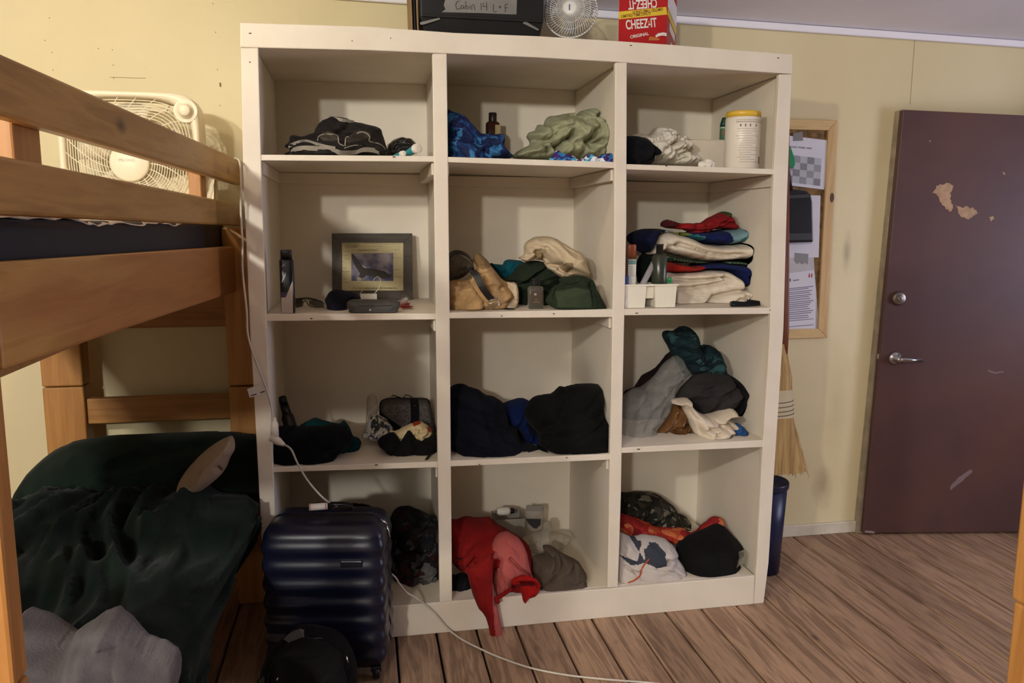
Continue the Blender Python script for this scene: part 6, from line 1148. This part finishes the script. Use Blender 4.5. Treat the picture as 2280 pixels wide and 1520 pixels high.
# ------------------------------------------------------------------ suitcase, backpack and cord
shell = mat('dark navy shell', (16, 20, 42), 0.3, col2=(12, 16, 34), vs=5, bump=0.05, bs=300)
SC = np.array((0.236, -0.775)); rot = math.radians(-9.5); cr, sr_ = math.cos(rot), math.sin(rot)
W2, D2, Z0, Z1 = 0.197, 0.118, 0.035, 0.542
t = thing('suitcase', 'navy ribbed hard-shell cabin suitcase in front of the shelves', 'suitcase', (SC[0], SC[1], 0))
def wp(x, y, z_): return (SC[0]+x*cr-y*sr_, SC[1]+x*sr_+y*cr, z_)
def shellmesh(y0, y1, front):
    NZ, NU = 110, 72; G = []
    for i in range(NZ):
        tz = i/(NZ-1); z_ = Z0+(Z1-Z0)*tz; e = min(tz, 1-tz)*(Z1-Z0); rz = 0.055; ins_ = rz-math.sqrt(max(0, rz*rz-(rz-min(e, rz))**2))
        fade = min(1, max(0, (e-0.03)/0.03)); rib = 0.0062*fade*(0.5+0.5*math.cos((z_-0.465)/0.063*2*math.pi))
        r_ = []
        for k in range(NU+1):
            a = math.pi*k/NU; c, s = math.cos(a), math.sin(a); p = 7.0; q = (abs(c)**p+abs(s)**p)**(-1/p)
            x = (W2-ins_*0.9)*q*c; dpt = (abs(y1-y0)-ins_)*q*s
            nx_ = 1 if abs(c) > abs(s) else 0.0
            sgn = -1 if front else 1
            dpt += rib*min(1, s*q*1.6) ; x += rib*0.8*(1 if c > 0 else -1)*max(0, abs(c*q)-0.5)*2
            r_.append(wp(x, y0+sgn*dpt, z_))
        G.append(r_)
    m = MB().grid(G); n = len(m.v); w_ = NU+1
    m.f.append(tuple(range(w_))); m.m.append(0); m.f.append(tuple(range(n-w_, n))[::-1]); m.m.append(0)
    m.f.append(tuple([i*w_ for i in range(NZ)]+[i*w_+NU for i in range(NZ-1, -1, -1)])); m.m.append(0)
    return m
obj('front_shell', shellmesh(-0.012, -D2, True), shell, t, smooth=True)
obj('back_shell', shellmesh(0.012, D2, False), shell, t, smooth=True)
m = MB(); n_ = 48; G = []
for yv in (-0.0125, 0.0125):
    r_ = []
    for k in range(n_):
        a = 2*math.pi*k/n_; c, s = math.cos(a), math.sin(a); p = 7; q = (abs(c)**p+abs(s)**p)**(-1/p); r_.append(wp((W2-0.001)*q*c, yv, (Z0+Z1)/2+(Z1-Z0)/2*0.998*q*s))
    G.append(r_)
vs = G[0]+G[1]; obj('zipper_band', MB().add(vs, [(k, (k+1) % n_, n_+(k+1) % n_, n_+k) for k in range(n_)]+[tuple(range(n_)), tuple(range(2*n_-1, n_-1, -1))]), black, t, smooth=False)
for q in ([(837, 1153), (848, 1157), (862, 1166)], [(861, 1170), (865, 1182), (867, 1196)]):
    P_ = [PY(u, v, -0.82) for u, v in q]; obj('zipper_pull', MB().tube(P_, [0.004, 0.003, 0.005], 8), chrome, t, smooth=True)
pl = [PY(u, v, -0.9) for u, v in ((757, 1243), (811, 1243), (811, 1260), (757, 1260))]
cpl = sum(pl)/4; loc = np.array((cpl[0]-SC[0], cpl[1]-SC[1])); lx = loc[0]*cr+loc[1]*sr_
obj('logo_plate', MB().hexa([wp(lx+dx, yv, cpl[2]+dz) for dz in (-0.011, 0.011) for dx, yv in ((-0.035, -D2-0.0095), (0.035, -D2-0.0095), (0.035, -D2+0.004), (-0.035, -D2+0.004))]), mat('plate navy', (14, 16, 30), 0.3), t, bevel=0.003)
obj('top_handle', MB().tube([wp(x, 0.05, z_) for x, z_ in ((-0.075, Z1-0.004), (-0.07, Z1+0.012), (-0.04, Z1+0.018), (0.04, Z1+0.018), (0.07, Z1+0.012), (0.075, Z1-0.004))], 0, flat=((0, 1, 0), 0.014, 0.004)), black, t, bevel=0.003)
for sx_ in (-1, 1):
    for sy_2 in (-1, 1):
        c = wp(sx_*(W2-0.035), sy_2*(D2-0.035), 0.024); obj('wheel', MB().lathe([(0.018, -0.011), (0.0235, -0.008), (0.0235, 0.008), (0.018, 0.011)], c, (1, 0.1, 0), 20), black, t, smooth=True)
        obj('wheel_mount', MB().box(c[0]-0.017, c[0]+0.017, c[1]-0.017, c[1]+0.017, 0.03, 0.05), black, t, bevel=0.003)
bpk = thing('backpack', 'black backpack with grey reflective trim in front of the suitcase', 'backpack', (0.15, -1.12, 0))
f_bp = cloth('black pack cloth', (13, 12, 12), (18, 17, 17), rough=0.7)
hb = heap('body', [(575, 1600), (578, 1500), (600, 1450), (640, 1415), (670, 1396), (720, 1400), (765, 1420), (790, 1460), (798, 1520), (800, 1600)], f_bp, parent=bpk, y=-1.13, t=0.13, fold=0.01, freq=9, seed=151, lean=0.3, floor=0.003, tb=0.8)
z = lambda pts: Z(560, 1380, 5.7, pts)
hp = heap('pocket', z([(200, 800), (260, 520), (420, 330), (620, 235), (820, 250), (1020, 330), (1130, 430), (1180, 600), (1180, 1100), (250, 1100)]), f_bp, parent=bpk, y=-1.255, t=0.06, fold=0.006, freq=10, seed=152, lean=0.3, floor=0.003)
rf_ = cloth('grey reflective', (92, 88, 86), (76, 72, 70), rough=0.5)
obj('reflective_panel', MB().add([p+np.array((0, -0.012, 0)) for p in hb.line(z([(410, 215), (520, 120), (620, 82), (760, 140), (905, 208), (650, 215), (480, 262)]), 0.0)], [(0, 1, 2, 6), (2, 3, 5, 6), (3, 4, 5)]), rf_, bpk, solid=0.001)
obj('reflective_panel', MB().add([p+np.array((0, -0.006, 0)) for p in hb.line(z([(85, 640), (130, 620), (170, 720), (165, 790), (100, 790)]), 0.0)], [(0, 1, 2, 3, 4)]), rf_, bpk, solid=0.001)
obj('zipper_pull', MB().tube(hp.line(z([(1205, 455), (1215, 500), (1225, 545)]), 0.006), 0.0025, 6), chrome, bpk, smooth=True)
obj('zipper_pull', MB().tube(hp.line(z([(335, 730), (318, 770)]), 0.006), 0.002, 6), chrome, bpk, smooth=True)
# white extension cord with plugs and tags
wcord = mat('white cord', (206, 196, 182), 0.45); cord = thing('extension_cord', 'white extension cord hanging from the upper bunk and running over the floor', 'cord', (0.02, -0.7, 0))
ys = YF-0.012
P_ = [PY(u, v, y) for u, v, y in ((522, 352, -0.45), (533, 360, -0.66), (537, 400, -0.665), (536, 470, -0.665), (540, 540, ys-0.02), (540, 600, ys-0.02), (549, 690, ys-0.02), (552, 745, ys-0.02), (568, 800, ys-0.01), (592, 862, ys-0.004), (604, 905, ys-0.003), (611, 940, ys-0.006))]
obj('cord', MB().tube(catmull(P_, 8), 0.0032, 8), wcord, cord, smooth=True)
P2 = [PY(u, v, y) for u, v, y in ((630, 988, ys-0.02), (648, 1000, ys-0.05), (662, 1030, ys-0.09), (684, 1068, ys-0.12), (715, 1104, -0.75), (735, 1120, -0.72))]
obj('cord', MB().tube(catmull(P2, 8), 0.0032, 8), wcord, cord, smooth=True)
P3 = [PY(735, 1120, -0.72), np.array((0.27, -0.643, 0.5)), np.array((0.3, -0.64, 0.35)), PY(868, 1275, -0.64), PY(890, 1300, -0.637), PY(905, 1318, -0.637), PY(930, 1333, -0.637), PY(965, 1362, -0.637), PY(1000, 1402, -0.645)]+[PZ(u, v, 0.0045) for u, v in ((1030, 1424), (1065, 1442), (1110, 1462), (1180, 1486), (1260, 1502), (1350, 1512), (1440, 1519), (1560, 1532))]
P3[8][2] = max(P3[8][2], 0.006)
obj('cord', MB().tube(catmull(P3, 8), 0.0035, 8), wcord, cord, smooth=True)
a, b = PY(611, 928, ys-0.012), PY(612, 972, ys-0.014); obj('plug', MB().tube([a, a+(b-a)*0.2, a+(b-a)*0.35, b], [0.005, 0.008, 0.013, 0.014], 12), wcord, cord, smooth=True)
a, b = PY(603, 972, ys-0.016), PY(634, 991, ys-0.022); obj('plug', MB().tube([a, a+(b-a)*0.55, a+(b-a)*0.75, b], [0.014, 0.014, 0.010, 0.005], 12), wcord, cord, smooth=True)
tgm = mat('paper tag', (212, 206, 200), 0.6)
def tagq(nm, q, y, mm=tgm): 
    p = [PY(u, v, y) for u, v in q]; return obj(nm, MB().xz([(k[0], k[2]) for k in p], y, y+0.0006), mm, cord)
tt = tagq('tag', [(550, 866), (586, 853), (592, 876), (556, 885)], ys-0.009)
for q in ([(558, 879.5), (571, 876), (571.6, 878), (558.6, 881.7)], [(579, 873), (589, 869.6), (589.8, 872), (579.8, 875)]): tagq('tag_print', q, ys-0.0096, ink)
cyl = [PY(689, 1129, -0.79), PY(729, 1126, -0.79)]; obj('tag_roll', MB().tube(cyl, 0.0115, 14), tgm, cord, smooth=True)
for f in (0.04, 0.9): 
    a = cyl[0]+(cyl[1]-cyl[0])*f; obj('tag_stripe', MB().tube([a, a+(cyl[1]-cyl[0])*0.05], 0.0118, 14), mat('pink stripe', (200, 110, 100), 0.6), cord, smooth=True)

# ------------------------------------------------------------------ door wall
dA = np.array((2.753, -0.062)); dirD = np.array((0.76, -0.121)); dirD /= np.linalg.norm(dirD); nD = np.array((dirD[1], -dirD[0]))
def PD(u, v, off=0.0):   # point on the door's face
    d = ray(u, v); n = np.array((nD[0], nD[1], 0)); a = np.array((dA[0], dA[1], 0))+n*off; t_ = ((a-CAM)@n)/(d@n); return CAM+d*t_
TLd, BLd = PD(2011.5, 244), PD(1921.5, 1187.5); BLd[2] = 0.012
topz = TLd[2]; dv = np.array((dirD[0], dirD[1], 0)); BRd = BLd+dv*0.81; TRd = TLd+dv*0.81+np.array((0, 0, -0.03)); BRd[2] = 0.012
bk = -np.array((nD[0], nD[1], 0))*0.036
if (np.array((nD[0], nD[1], 0))@(CAM-np.array((dA[0], dA[1], 0)))) < 0: bk = -bk; nD = -nD
door = bpy.data.objects.new('door_1', None); C.objects.link(door); door.location = tuple(BLd); ORG['door_1'] = BLd.copy(); door['kind'] = 'structure'
dmat = mat('maroon door paint', (88, 58, 50), 0.45, col2=(74, 50, 49), vs=2.2, bump=0.08, bs=40)
obj('door_panel', MB().hexa([BLd, BRd, BRd+bk, BLd+bk, TLd, TRd, TRd+bk, TLd+bk]), dmat, door, bevel=0.003)
chipm = mat('bare undercoat', (176, 146, 116), 0.8, col2=(158, 128, 100), vs=40); scf = mat('pale scuff', (120, 100, 100), 0.8)
def chip(pts, mm=chipm, nm='paint_chip', jit=2.0, seed=0):
    random.seed(seed); q = []
    n_ = len(pts)
    for i in range(n_):
        for f in np.linspace(0, 1, 6)[:-1]:
            a, b = np.array(pts[i]), np.array(pts[(i+1) % n_]); p = a+(b-a)*f; q.append(PD(p[0]+random.uniform(-jit, jit), p[1]+random.uniform(-jit, jit), 0.0008))
    k = len(q); vs = q+[p+bk*0.01 for p in q]
    obj(nm, MB().add(vs, [tuple(range(k)), tuple(range(2*k-1, k-1, -1))]+[(i, i+k, (i+1) % k+k, (i+1) % k) for i in range(k)]), mm, door)
z = lambda pts: Z(1680, 220, 2.62, pts)
chip(z([(1040, 545), (1070, 505), (1130, 490), (1165, 510), (1145, 540), (1140, 580), (1160, 630), (1145, 662), (1110, 635), (1075, 590), (1068, 560)]), seed=1)
chip(z([(1172, 622), (1190, 630), (1240, 630), (1280, 640), (1300, 662), (1270, 685), (1240, 702), (1205, 690), (1185, 660)]), seed=2, jit=2.6)
chip(z([(1370, 690), (1392, 685), (1398, 700), (1378, 712)]), seed=3, jit=1)
chip(z([(1445, 425), (1460, 430), (1462, 445), (1450, 440)]), seed=4, jit=0.6)
chip(z([(1018, 242), (1028, 242), (1028, 250), (1018, 250)]), seed=6, jit=0.4)
chip([(2162, 1044), (2166, 1050), (2140, 1073), (2118, 1090), (2114, 1086), (2135, 1062)], scf, 'scuff', 1.2, 5)
chip([(2200, 822), (2215, 828), (2235, 826), (2234, 829), (2214, 832), (2199, 826)], scf, 'scuff', 0.5, 8)
chip([(1926, 1180), (1948, 1183), (1947, 1187), (1926, 1186)], mat('chipped edge', (150, 134, 124), 0.8), 'paint_chip', 0.8, 9)
nv = np.array((nD[0], nD[1], 0)); ups = np.array((0, 0, 1.0))
c = PD(2000, 664)
lk = obj('deadbolt', MB().lathe([(0.033, 0.0), (0.034, 0.004), (0.029, 0.016), (0.026, 0.018)], c, nv, 32), mat('dull nickel', (140, 130, 118), 0.35, 0.9), door, smooth=True)
obj('key_cylinder', MB().lathe([(0.0135, 0.018), (0.0135, 0.024), (0.011, 0.025)], c, nv, 24), mat('nickel face', (160, 152, 140), 0.35, 0.9), lk, smooth=True)
obj('keyhole', MB().obox(c+nv*0.0255, dv*0.001, nv*0.0008, ups*0.004), black, lk)
c = PD(1992, 797); hd_ = obj('door_handle', MB().lathe([(0.031, 0.0), (0.032, 0.005), (0.026, 0.013), (0.013, 0.016), (0.0115, 0.05)], c, nv, 32), chrome, door, smooth=True)
P_ = [c+nv*0.045, c+nv*0.05+dv*0.012, c+nv*0.05+dv*0.05-ups*0.001, c+nv*0.047+dv*0.105-ups*0.002]; obj('lever', MB().tube(P_, [0.0115, 0.011, 0.0095, 0.0085], 14), chrome, hd_, smooth=True)
obj('strike_plate', MB().obox(PD(1955, 793, 0.001), dv*0.004, nv*0.0015, ups*0.012), mat('worn brass', (176, 160, 128), 0.4, 0.7), door)
# jamb strip left of the door, in the plane of the wall
j = [PY(u, v, -0.035) for u, v in ((2003, 246), (2012.5, 243.5), (1923, 1187), (1909, 1187))]
j[2][2] = j[3][2] = 0.001
m = MB().hexa([j[3], j[2], (j[2][0], 0.0, 0.001), (j[3][0], 0.0, 0.001), j[0], j[1], (j[1][0], 0.0, j[1][2]), (j[0][0], 0.0, j[0][2])])
obj('trim_3', m, mat('worn jamb paint', (160, 146, 122), 0.6, col2=(132, 118, 98), vs=14), kind='structure', bevel=0.002)

# ------------------------------------------------------------------ cork board and papers on the wall
yw = -0.024; o4 = [PY(u, v, yw) for u, v in ((1862, 268), (1845, 752))]; xr2, zt5, zb5 = (o4[0][0]+o4[1][0])/2, o4[0][2], o4[1][2]; xl3 = 1.985; fw_ = 0.045
brd = thing('cork_board', 'pine-framed cork notice board on the wall right of the shelves', 'notice board', ((xl3+xr2)/2, yw, zb5))
pf = wood('pale pine', (214, 182, 128), (190, 152, 98), (110, 76, 40), 'Z', 1.2, 0.5); pfx = wood('pale pine across', (216, 186, 132), (192, 156, 102), (110, 76, 40), 'X', 1.2, 0.5)
def mit(q, mm): obj('frame_side', MB().xz(q, yw, -0.001), mm, brd, bevel=0.003)
A_, B_, Cc, Dd = (xl3, zb5), (xr2+0.008, zb5), (xr2-0.008, zt5), (xl3, zt5); a_, b_, c_, d_ = (xl3+fw_, zb5+fw_), (xr2-fw_+0.004, zb5+fw_), (xr2-fw_-0.006, zt5-fw_), (xl3+fw_, zt5-fw_)
mit([A_, B_, b_, a_], pfx); mit([(B_[0], B_[1]), Cc, c_, b_], pf); mit([Cc, Dd, d_, c_], pfx); mit([Dd, A_, a_, d_], pf)
obj('cork', MB().box(xl3+fw_-0.002, xr2-fw_+0.008, -0.012, -0.002, zb5+fw_-0.002, zt5-fw_+0.002), mat('cork', (140, 108, 66), 0.9, col2=(96, 72, 44), vs=40, bump=0.5, bs=90), brd)
kn = PY(1852.5, 440, yw-0.0005); obj('knot', MB().lathe([(0.0135, 0), (0.0135, 0.0008)], kn, (0, -1, 0), 20, 0.75, 1.6), mat('knot', (92, 62, 34), 0.6), brd)
pap = mat('paper', (214, 212, 220), 0.7, col2=(208, 206, 214)); papb = mat('paper grey', (196, 192, 192), 0.7)
def sheet(nm, q, y, mm, par=None, th=0.0005): 
    p = [PY(u, v, y) for u, v in q]; return obj(nm, MB().xz([(k[0], k[2]) for k in p], y, y+th), mm, par)
y1 = -0.0135
q = lambda pts: Z(1740, 250, 7.6, pts)
s1 = sheet('paper', q([(-260, 350), (845, 480), (722, 1308), (-150, 1200)]), y1-0.004, pap); tag(s1, 'printed schedule sheet with a grey checked table, topmost on the cork board', 'paper')
tp0, tp1 = PY(*q([(0, 585)])[0], y1-0.005), PY(*q([(512, 632)])[0], y1-0.005)
o_ = text('print_text', 'AGER BLAST WEEK 2025', 0.0098, tp0, tp1-tp0, (0, 0, 1), ink, s1, 0.0002)
ext = [(v.co.x) for v in o_.data.vertices]; k_ = float(np.linalg.norm(tp1-tp0))/(max(ext)-min(ext)); mn = min(ext)
for v in o_.data.vertices: v.co.x = mn+(v.co.x-mn)*k_
g1, g2, g3 = mat('table grey', (150, 150, 156), 0.7), mat('table pale', (186, 187, 193), 0.7), mat('table mid', (136, 134, 142), 0.7)
for r in range(4):
    for c in range(-1, 4):
        f = lambda rr, cc: (205+118*cc-6*rr+0*cc, 725+110*rr+14*cc+6*rr)
        q4 = [f(r, c), f(r, c+1), f(r+1, c+1), f(r+1, c)]
        sheet('table_cell', q(q4), y1-0.0046, (g1, g3)[(r+c) % 4 > 1] if (r+c) % 2 == 0 else g2, s1, 0.0004)
s2 = sheet('paper', [(1700, 432), (1827, 435), (1823, 573), (1700, 573)], y1-0.0022, pap); tag(s2, 'blank white sheet behind the black dustpan on the cork board', 'paper')
q = lambda pts: Z(1740, 560, 7.6, pts)
s4 = sheet('paper', q([(-100, 60), (545, 70), (560, 330), (640, 1310), (-100, 1300)]), y1-0.001, papb); tag(s4, 'greyer sheet mostly covered by the letter, lower cork board', 'paper')
s3 = sheet('paper', q([(-100, 395), (550, 310), (580, 660), (575, 1310), (-100, 1330)]), y1-0.0018, pap); tag(s3, 'typed letter with a red mark at its top right corner, lower cork board', 'paper')
random.seed(2); tx = mat('typed lines', (126, 122, 138), 0.8)
for k in range(16):
    v0 = 610+k*34; a, b = random.uniform(-90, -60), random.uniform(450, 545); sl = -62 if k < 14 else -50
    sheet('text_line', q([(a, v0+30), (b, v0+30+sl), (b, v0+44+sl), (a, v0+44)]), y1-0.0024, tx, s3, 0.0004)
for k in range(2): sheet('text_line', q([(-80, 1185+k*100), (540, 1130+k*100), (540, 1142+k*100), (-80, 1197+k*100)]), y1-0.0024, tx, s3, 0.0004)
rdm = mat('red print', (176, 64, 62), 0.7)
for dx in (0, 40): sheet('red_mark', q([(455+dx, 430), (465+dx, 375), (485+dx, 370), (478+dx, 440)]), y1-0.0024, rdm, s3, 0.0004)
sheet('letter_mark', q([(130, 465), (160, 450), (160, 505), (140, 515)]), y1-0.0024, tx, s3, 0.0004); sheet('letter_mark', q([(190, 480), (300, 468), (300, 485), (200, 498)]), y1-0.0024, tx, s3, 0.0004)
for q4, par in (([(1766, 296), (1787, 293), (1788, 313), (1766, 314)], s1),): sheet('tape', q4, y1-0.0052, tape, par, 0.0004)
sheet('tape', q([(225, 20), (455, 40), (450, 220), (420, 180), (350, 215), (320, 170), (270, 210), (225, 150)]), y1-0.0036, tape, s2, 0.0004)
# dustpan hung on a nail in front of the papers, broom and bin in the gap beside the shelves
yd_ = -0.075; t = thing('dustpan', 'black dustpan with a green grip hanging over the cork board', 'dustpan', PY(1785, 540, yd_))
D4 = [PY(u, v, yd_) for u, v in ((1700, 542), (1812, 539), (1810, 450), (1806, 432), (1795, 424), (1772, 421), (1752, 424), (1700, 424))]
obj('pan', MB().xz([(p[0], p[2]) for p in D4], yd_, yd_+0.03), mat('black pan', (22, 21, 22), 0.3, col2=(30, 28, 28)), t, bevel=0.008, seg=3)
obj('pan_lip', MB().xz([(p[0], p[2]) for p in [PY(u, v, yd_-0.002) for u, v in ((1700, 520), (1806, 518), (1808, 534), (1700, 536))]], yd_-0.006, yd_-0.001), mat('pan grey', (58, 57, 57), 0.35), t, bevel=0.002)
obj('pan_ridge', MB().xz([(p[0], p[2]) for p in [PY(u, v, yd_-0.002) for u, v in ((1700, 436), (1800, 432), (1802, 440), (1700, 446))]], yd_-0.005, yd_-0.001), mat('pan grey', (58, 57, 57), 0.35), t, bevel=0.002)
a, b = PY(1755, 424, yd_+0.012), PY(1748, 340, yd_+0.012); obj('handle', MB().tube([a, (a+b)/2, b], [0.020, 0.014, 0.012], 12), black, t, smooth=True)
G4 = [PY(u, v, yd_+0.004) for u, v in ((1740, 373), (1766, 373), (1768.5, 366), (1767, 352), (1760, 331), (1752, 318), (1740, 318))]
obj('grip', MB().xz([(p[0], p[2]) for p in G4], yd_-0.006, yd_+0.024), mat('green grip', (30, 138, 84), 0.4), t, bevel=0.004)
obj('hook', MB().tube([(PY(1745, 330, yd_)[0], 0.0, PY(1745, 330, yd_)[2]), (PY(1745, 330, yd_)[0], yd_, PY(1745, 330, yd_)[2])], 0.003, 8), chrome, t)
zrim = PY(1752, 1065, -0.33)[2]; yb_ = -0.33; straw = mat('broom straw', (192, 160, 104), 0.8, col2=(150, 118, 70), vs=90, stretch=(1, 1, 0.05), bump=0.4, bs=160)
t = thing('broom', 'straw corn broom standing on the navy bin beside the shelves', 'broom', PY(1745, 1060, yb_)); cxb = PY(1735, 900, yb_)[0]
zq_ = lambda v: PY(1745, v, yb_)[2]
obj('handle', MB().tube([(cxb+0.012, yb_, zq_(800)), (cxb+0.013, yb_, zq_(735)), (cxb-0.045, yb_, zq_(200)+0.05)], [0.013, 0.0125, 0.0125], 12), mat('red brown handle', (120, 66, 44), 0.45), t, smooth=True)
hw_ = [(PY(u, v, yb_)[0]-cxb, PY(u, v, yb_)[2]) for u, v in ((1749, 765), (1755, 800), (1762, 840), (1763, 880), (1766, 930), (1779, 985), (1791, 1025), (1794, 1048))]
G = []
for w_, z_ in hw_: G.append([(cxb+w_*math.copysign(abs(math.cos(a))**0.8, math.cos(a)), yb_+min(0.03, w_*0.6)*math.sin(a), z_) for a in np.linspace(0, 2*math.pi, 40)])
br = obj('head', MB().grid(G), straw, t, smooth=True); random.seed(4); m = MB()
for k in range(100):
    f = random.uniform(-1, 1); zz0 = hw_[4][1]-random.random()*0.03; w1 = hw_[-1][0]; yo = random.uniform(-1, 1)
    obj('straw', MB().tube([(cxb+hw_[4][0]*f, yb_+0.032*yo*(1-f*f)**.5, zz0), (cxb+hw_[6][0]*f*1.0, yb_+0.036*yo*(1-f*f*.8)**.5, hw_[6][1]), (cxb+w1*f*1.03+random.uniform(-.004, .004), yb_+0.038*yo, max(zrim+0.001, hw_[-1][1]-random.uniform(0.0, 0.022)))], 0.0013, 4), straw, t)
for v in (893, 903, 913, 922): 
    w_ = float(np.interp(v, (880, 930), (hw_[3][0], hw_[4][0]))); obj('stitching', MB().tube([(cxb+w_*1.02*math.copysign(abs(math.cos(a))**0.8, math.cos(a)), yb_+min(0.031, w_*0.62)*math.sin(a), zq_(v)+0.006*math.cos(a)) for a in np.linspace(0, 2*math.pi, 30)[:-1]], 0.0016, 5, closed=True), ink, t, smooth=True)
G = []
for v in (866, 890, 928): 
    w_ = float(np.interp(v, (840, 880, 930), (hw_[2][0], hw_[3][0], hw_[4][0]))); G.append([(cxb+w_*1.012*math.copysign(abs(math.cos(a))**0.8, math.cos(a)), yb_+min(0.0305, w_*0.61)*math.sin(a), zq_(v)) for a in np.linspace(0, 2*math.pi, 40)])
obj('binding', MB().grid(G), mat('pale binding', (206, 190, 154), 0.7), t, smooth=True)
bx = 2.07; byy = -0.33; zr = PY(1752, 1065, byy)[2]; R0 = PY(1751, 1068, byy)[0]-bx; R1 = PZ(1713, 1240, 0.0)[0]-bx; R1 = 0.075
bn = mat('navy bin plastic', (24, 30, 62), 0.35, col2=(20, 25, 54))
t = thing('waste_bin', 'navy plastic waste bin under the broom beside the shelves', 'bin', (bx, byy, 0))
obj('body', MB().lathe([(R1, 0.002), (R0*0.93, zr-0.03), (R0*0.9, zr-0.03), (R1-0.004, 0.006)], (bx, byy, 0), (0, 0, 1), 40), bn, t, smooth=True)
obj('rim', MB().lathe([(R0*0.905, zr-0.031), (R0*0.96, zr-0.03), (R0, zr-0.024), (R0, zr-0.004), (R0*0.97, zr), (R0*0.93, zr-0.004), (R0*0.9, zr-0.029)], (bx, byy, 0), (0, 0, 1), 40), mat('bin rim', (30, 32, 60), 0.3), t, smooth=True)

q_ = TRd+dv*0.012; obj('trim_4', MB().hexa([(q_[0], q_[1]-0.01, 0.001), (q_[0]+0.07, q_[1]-0.015, 0.001), (q_[0]+0.07, 0.0, 0.001), (q_[0], 0.0, 0.001), (q_[0], q_[1]-0.01, TLd[2]), (q_[0]+0.07, q_[1]-0.015, TLd[2]), (q_[0]+0.07, 0.0, TLd[2]), (q_[0], 0.0, TLd[2])]), mat('worn jamb paint', (160, 146, 122)), kind='structure', bevel=0.002)
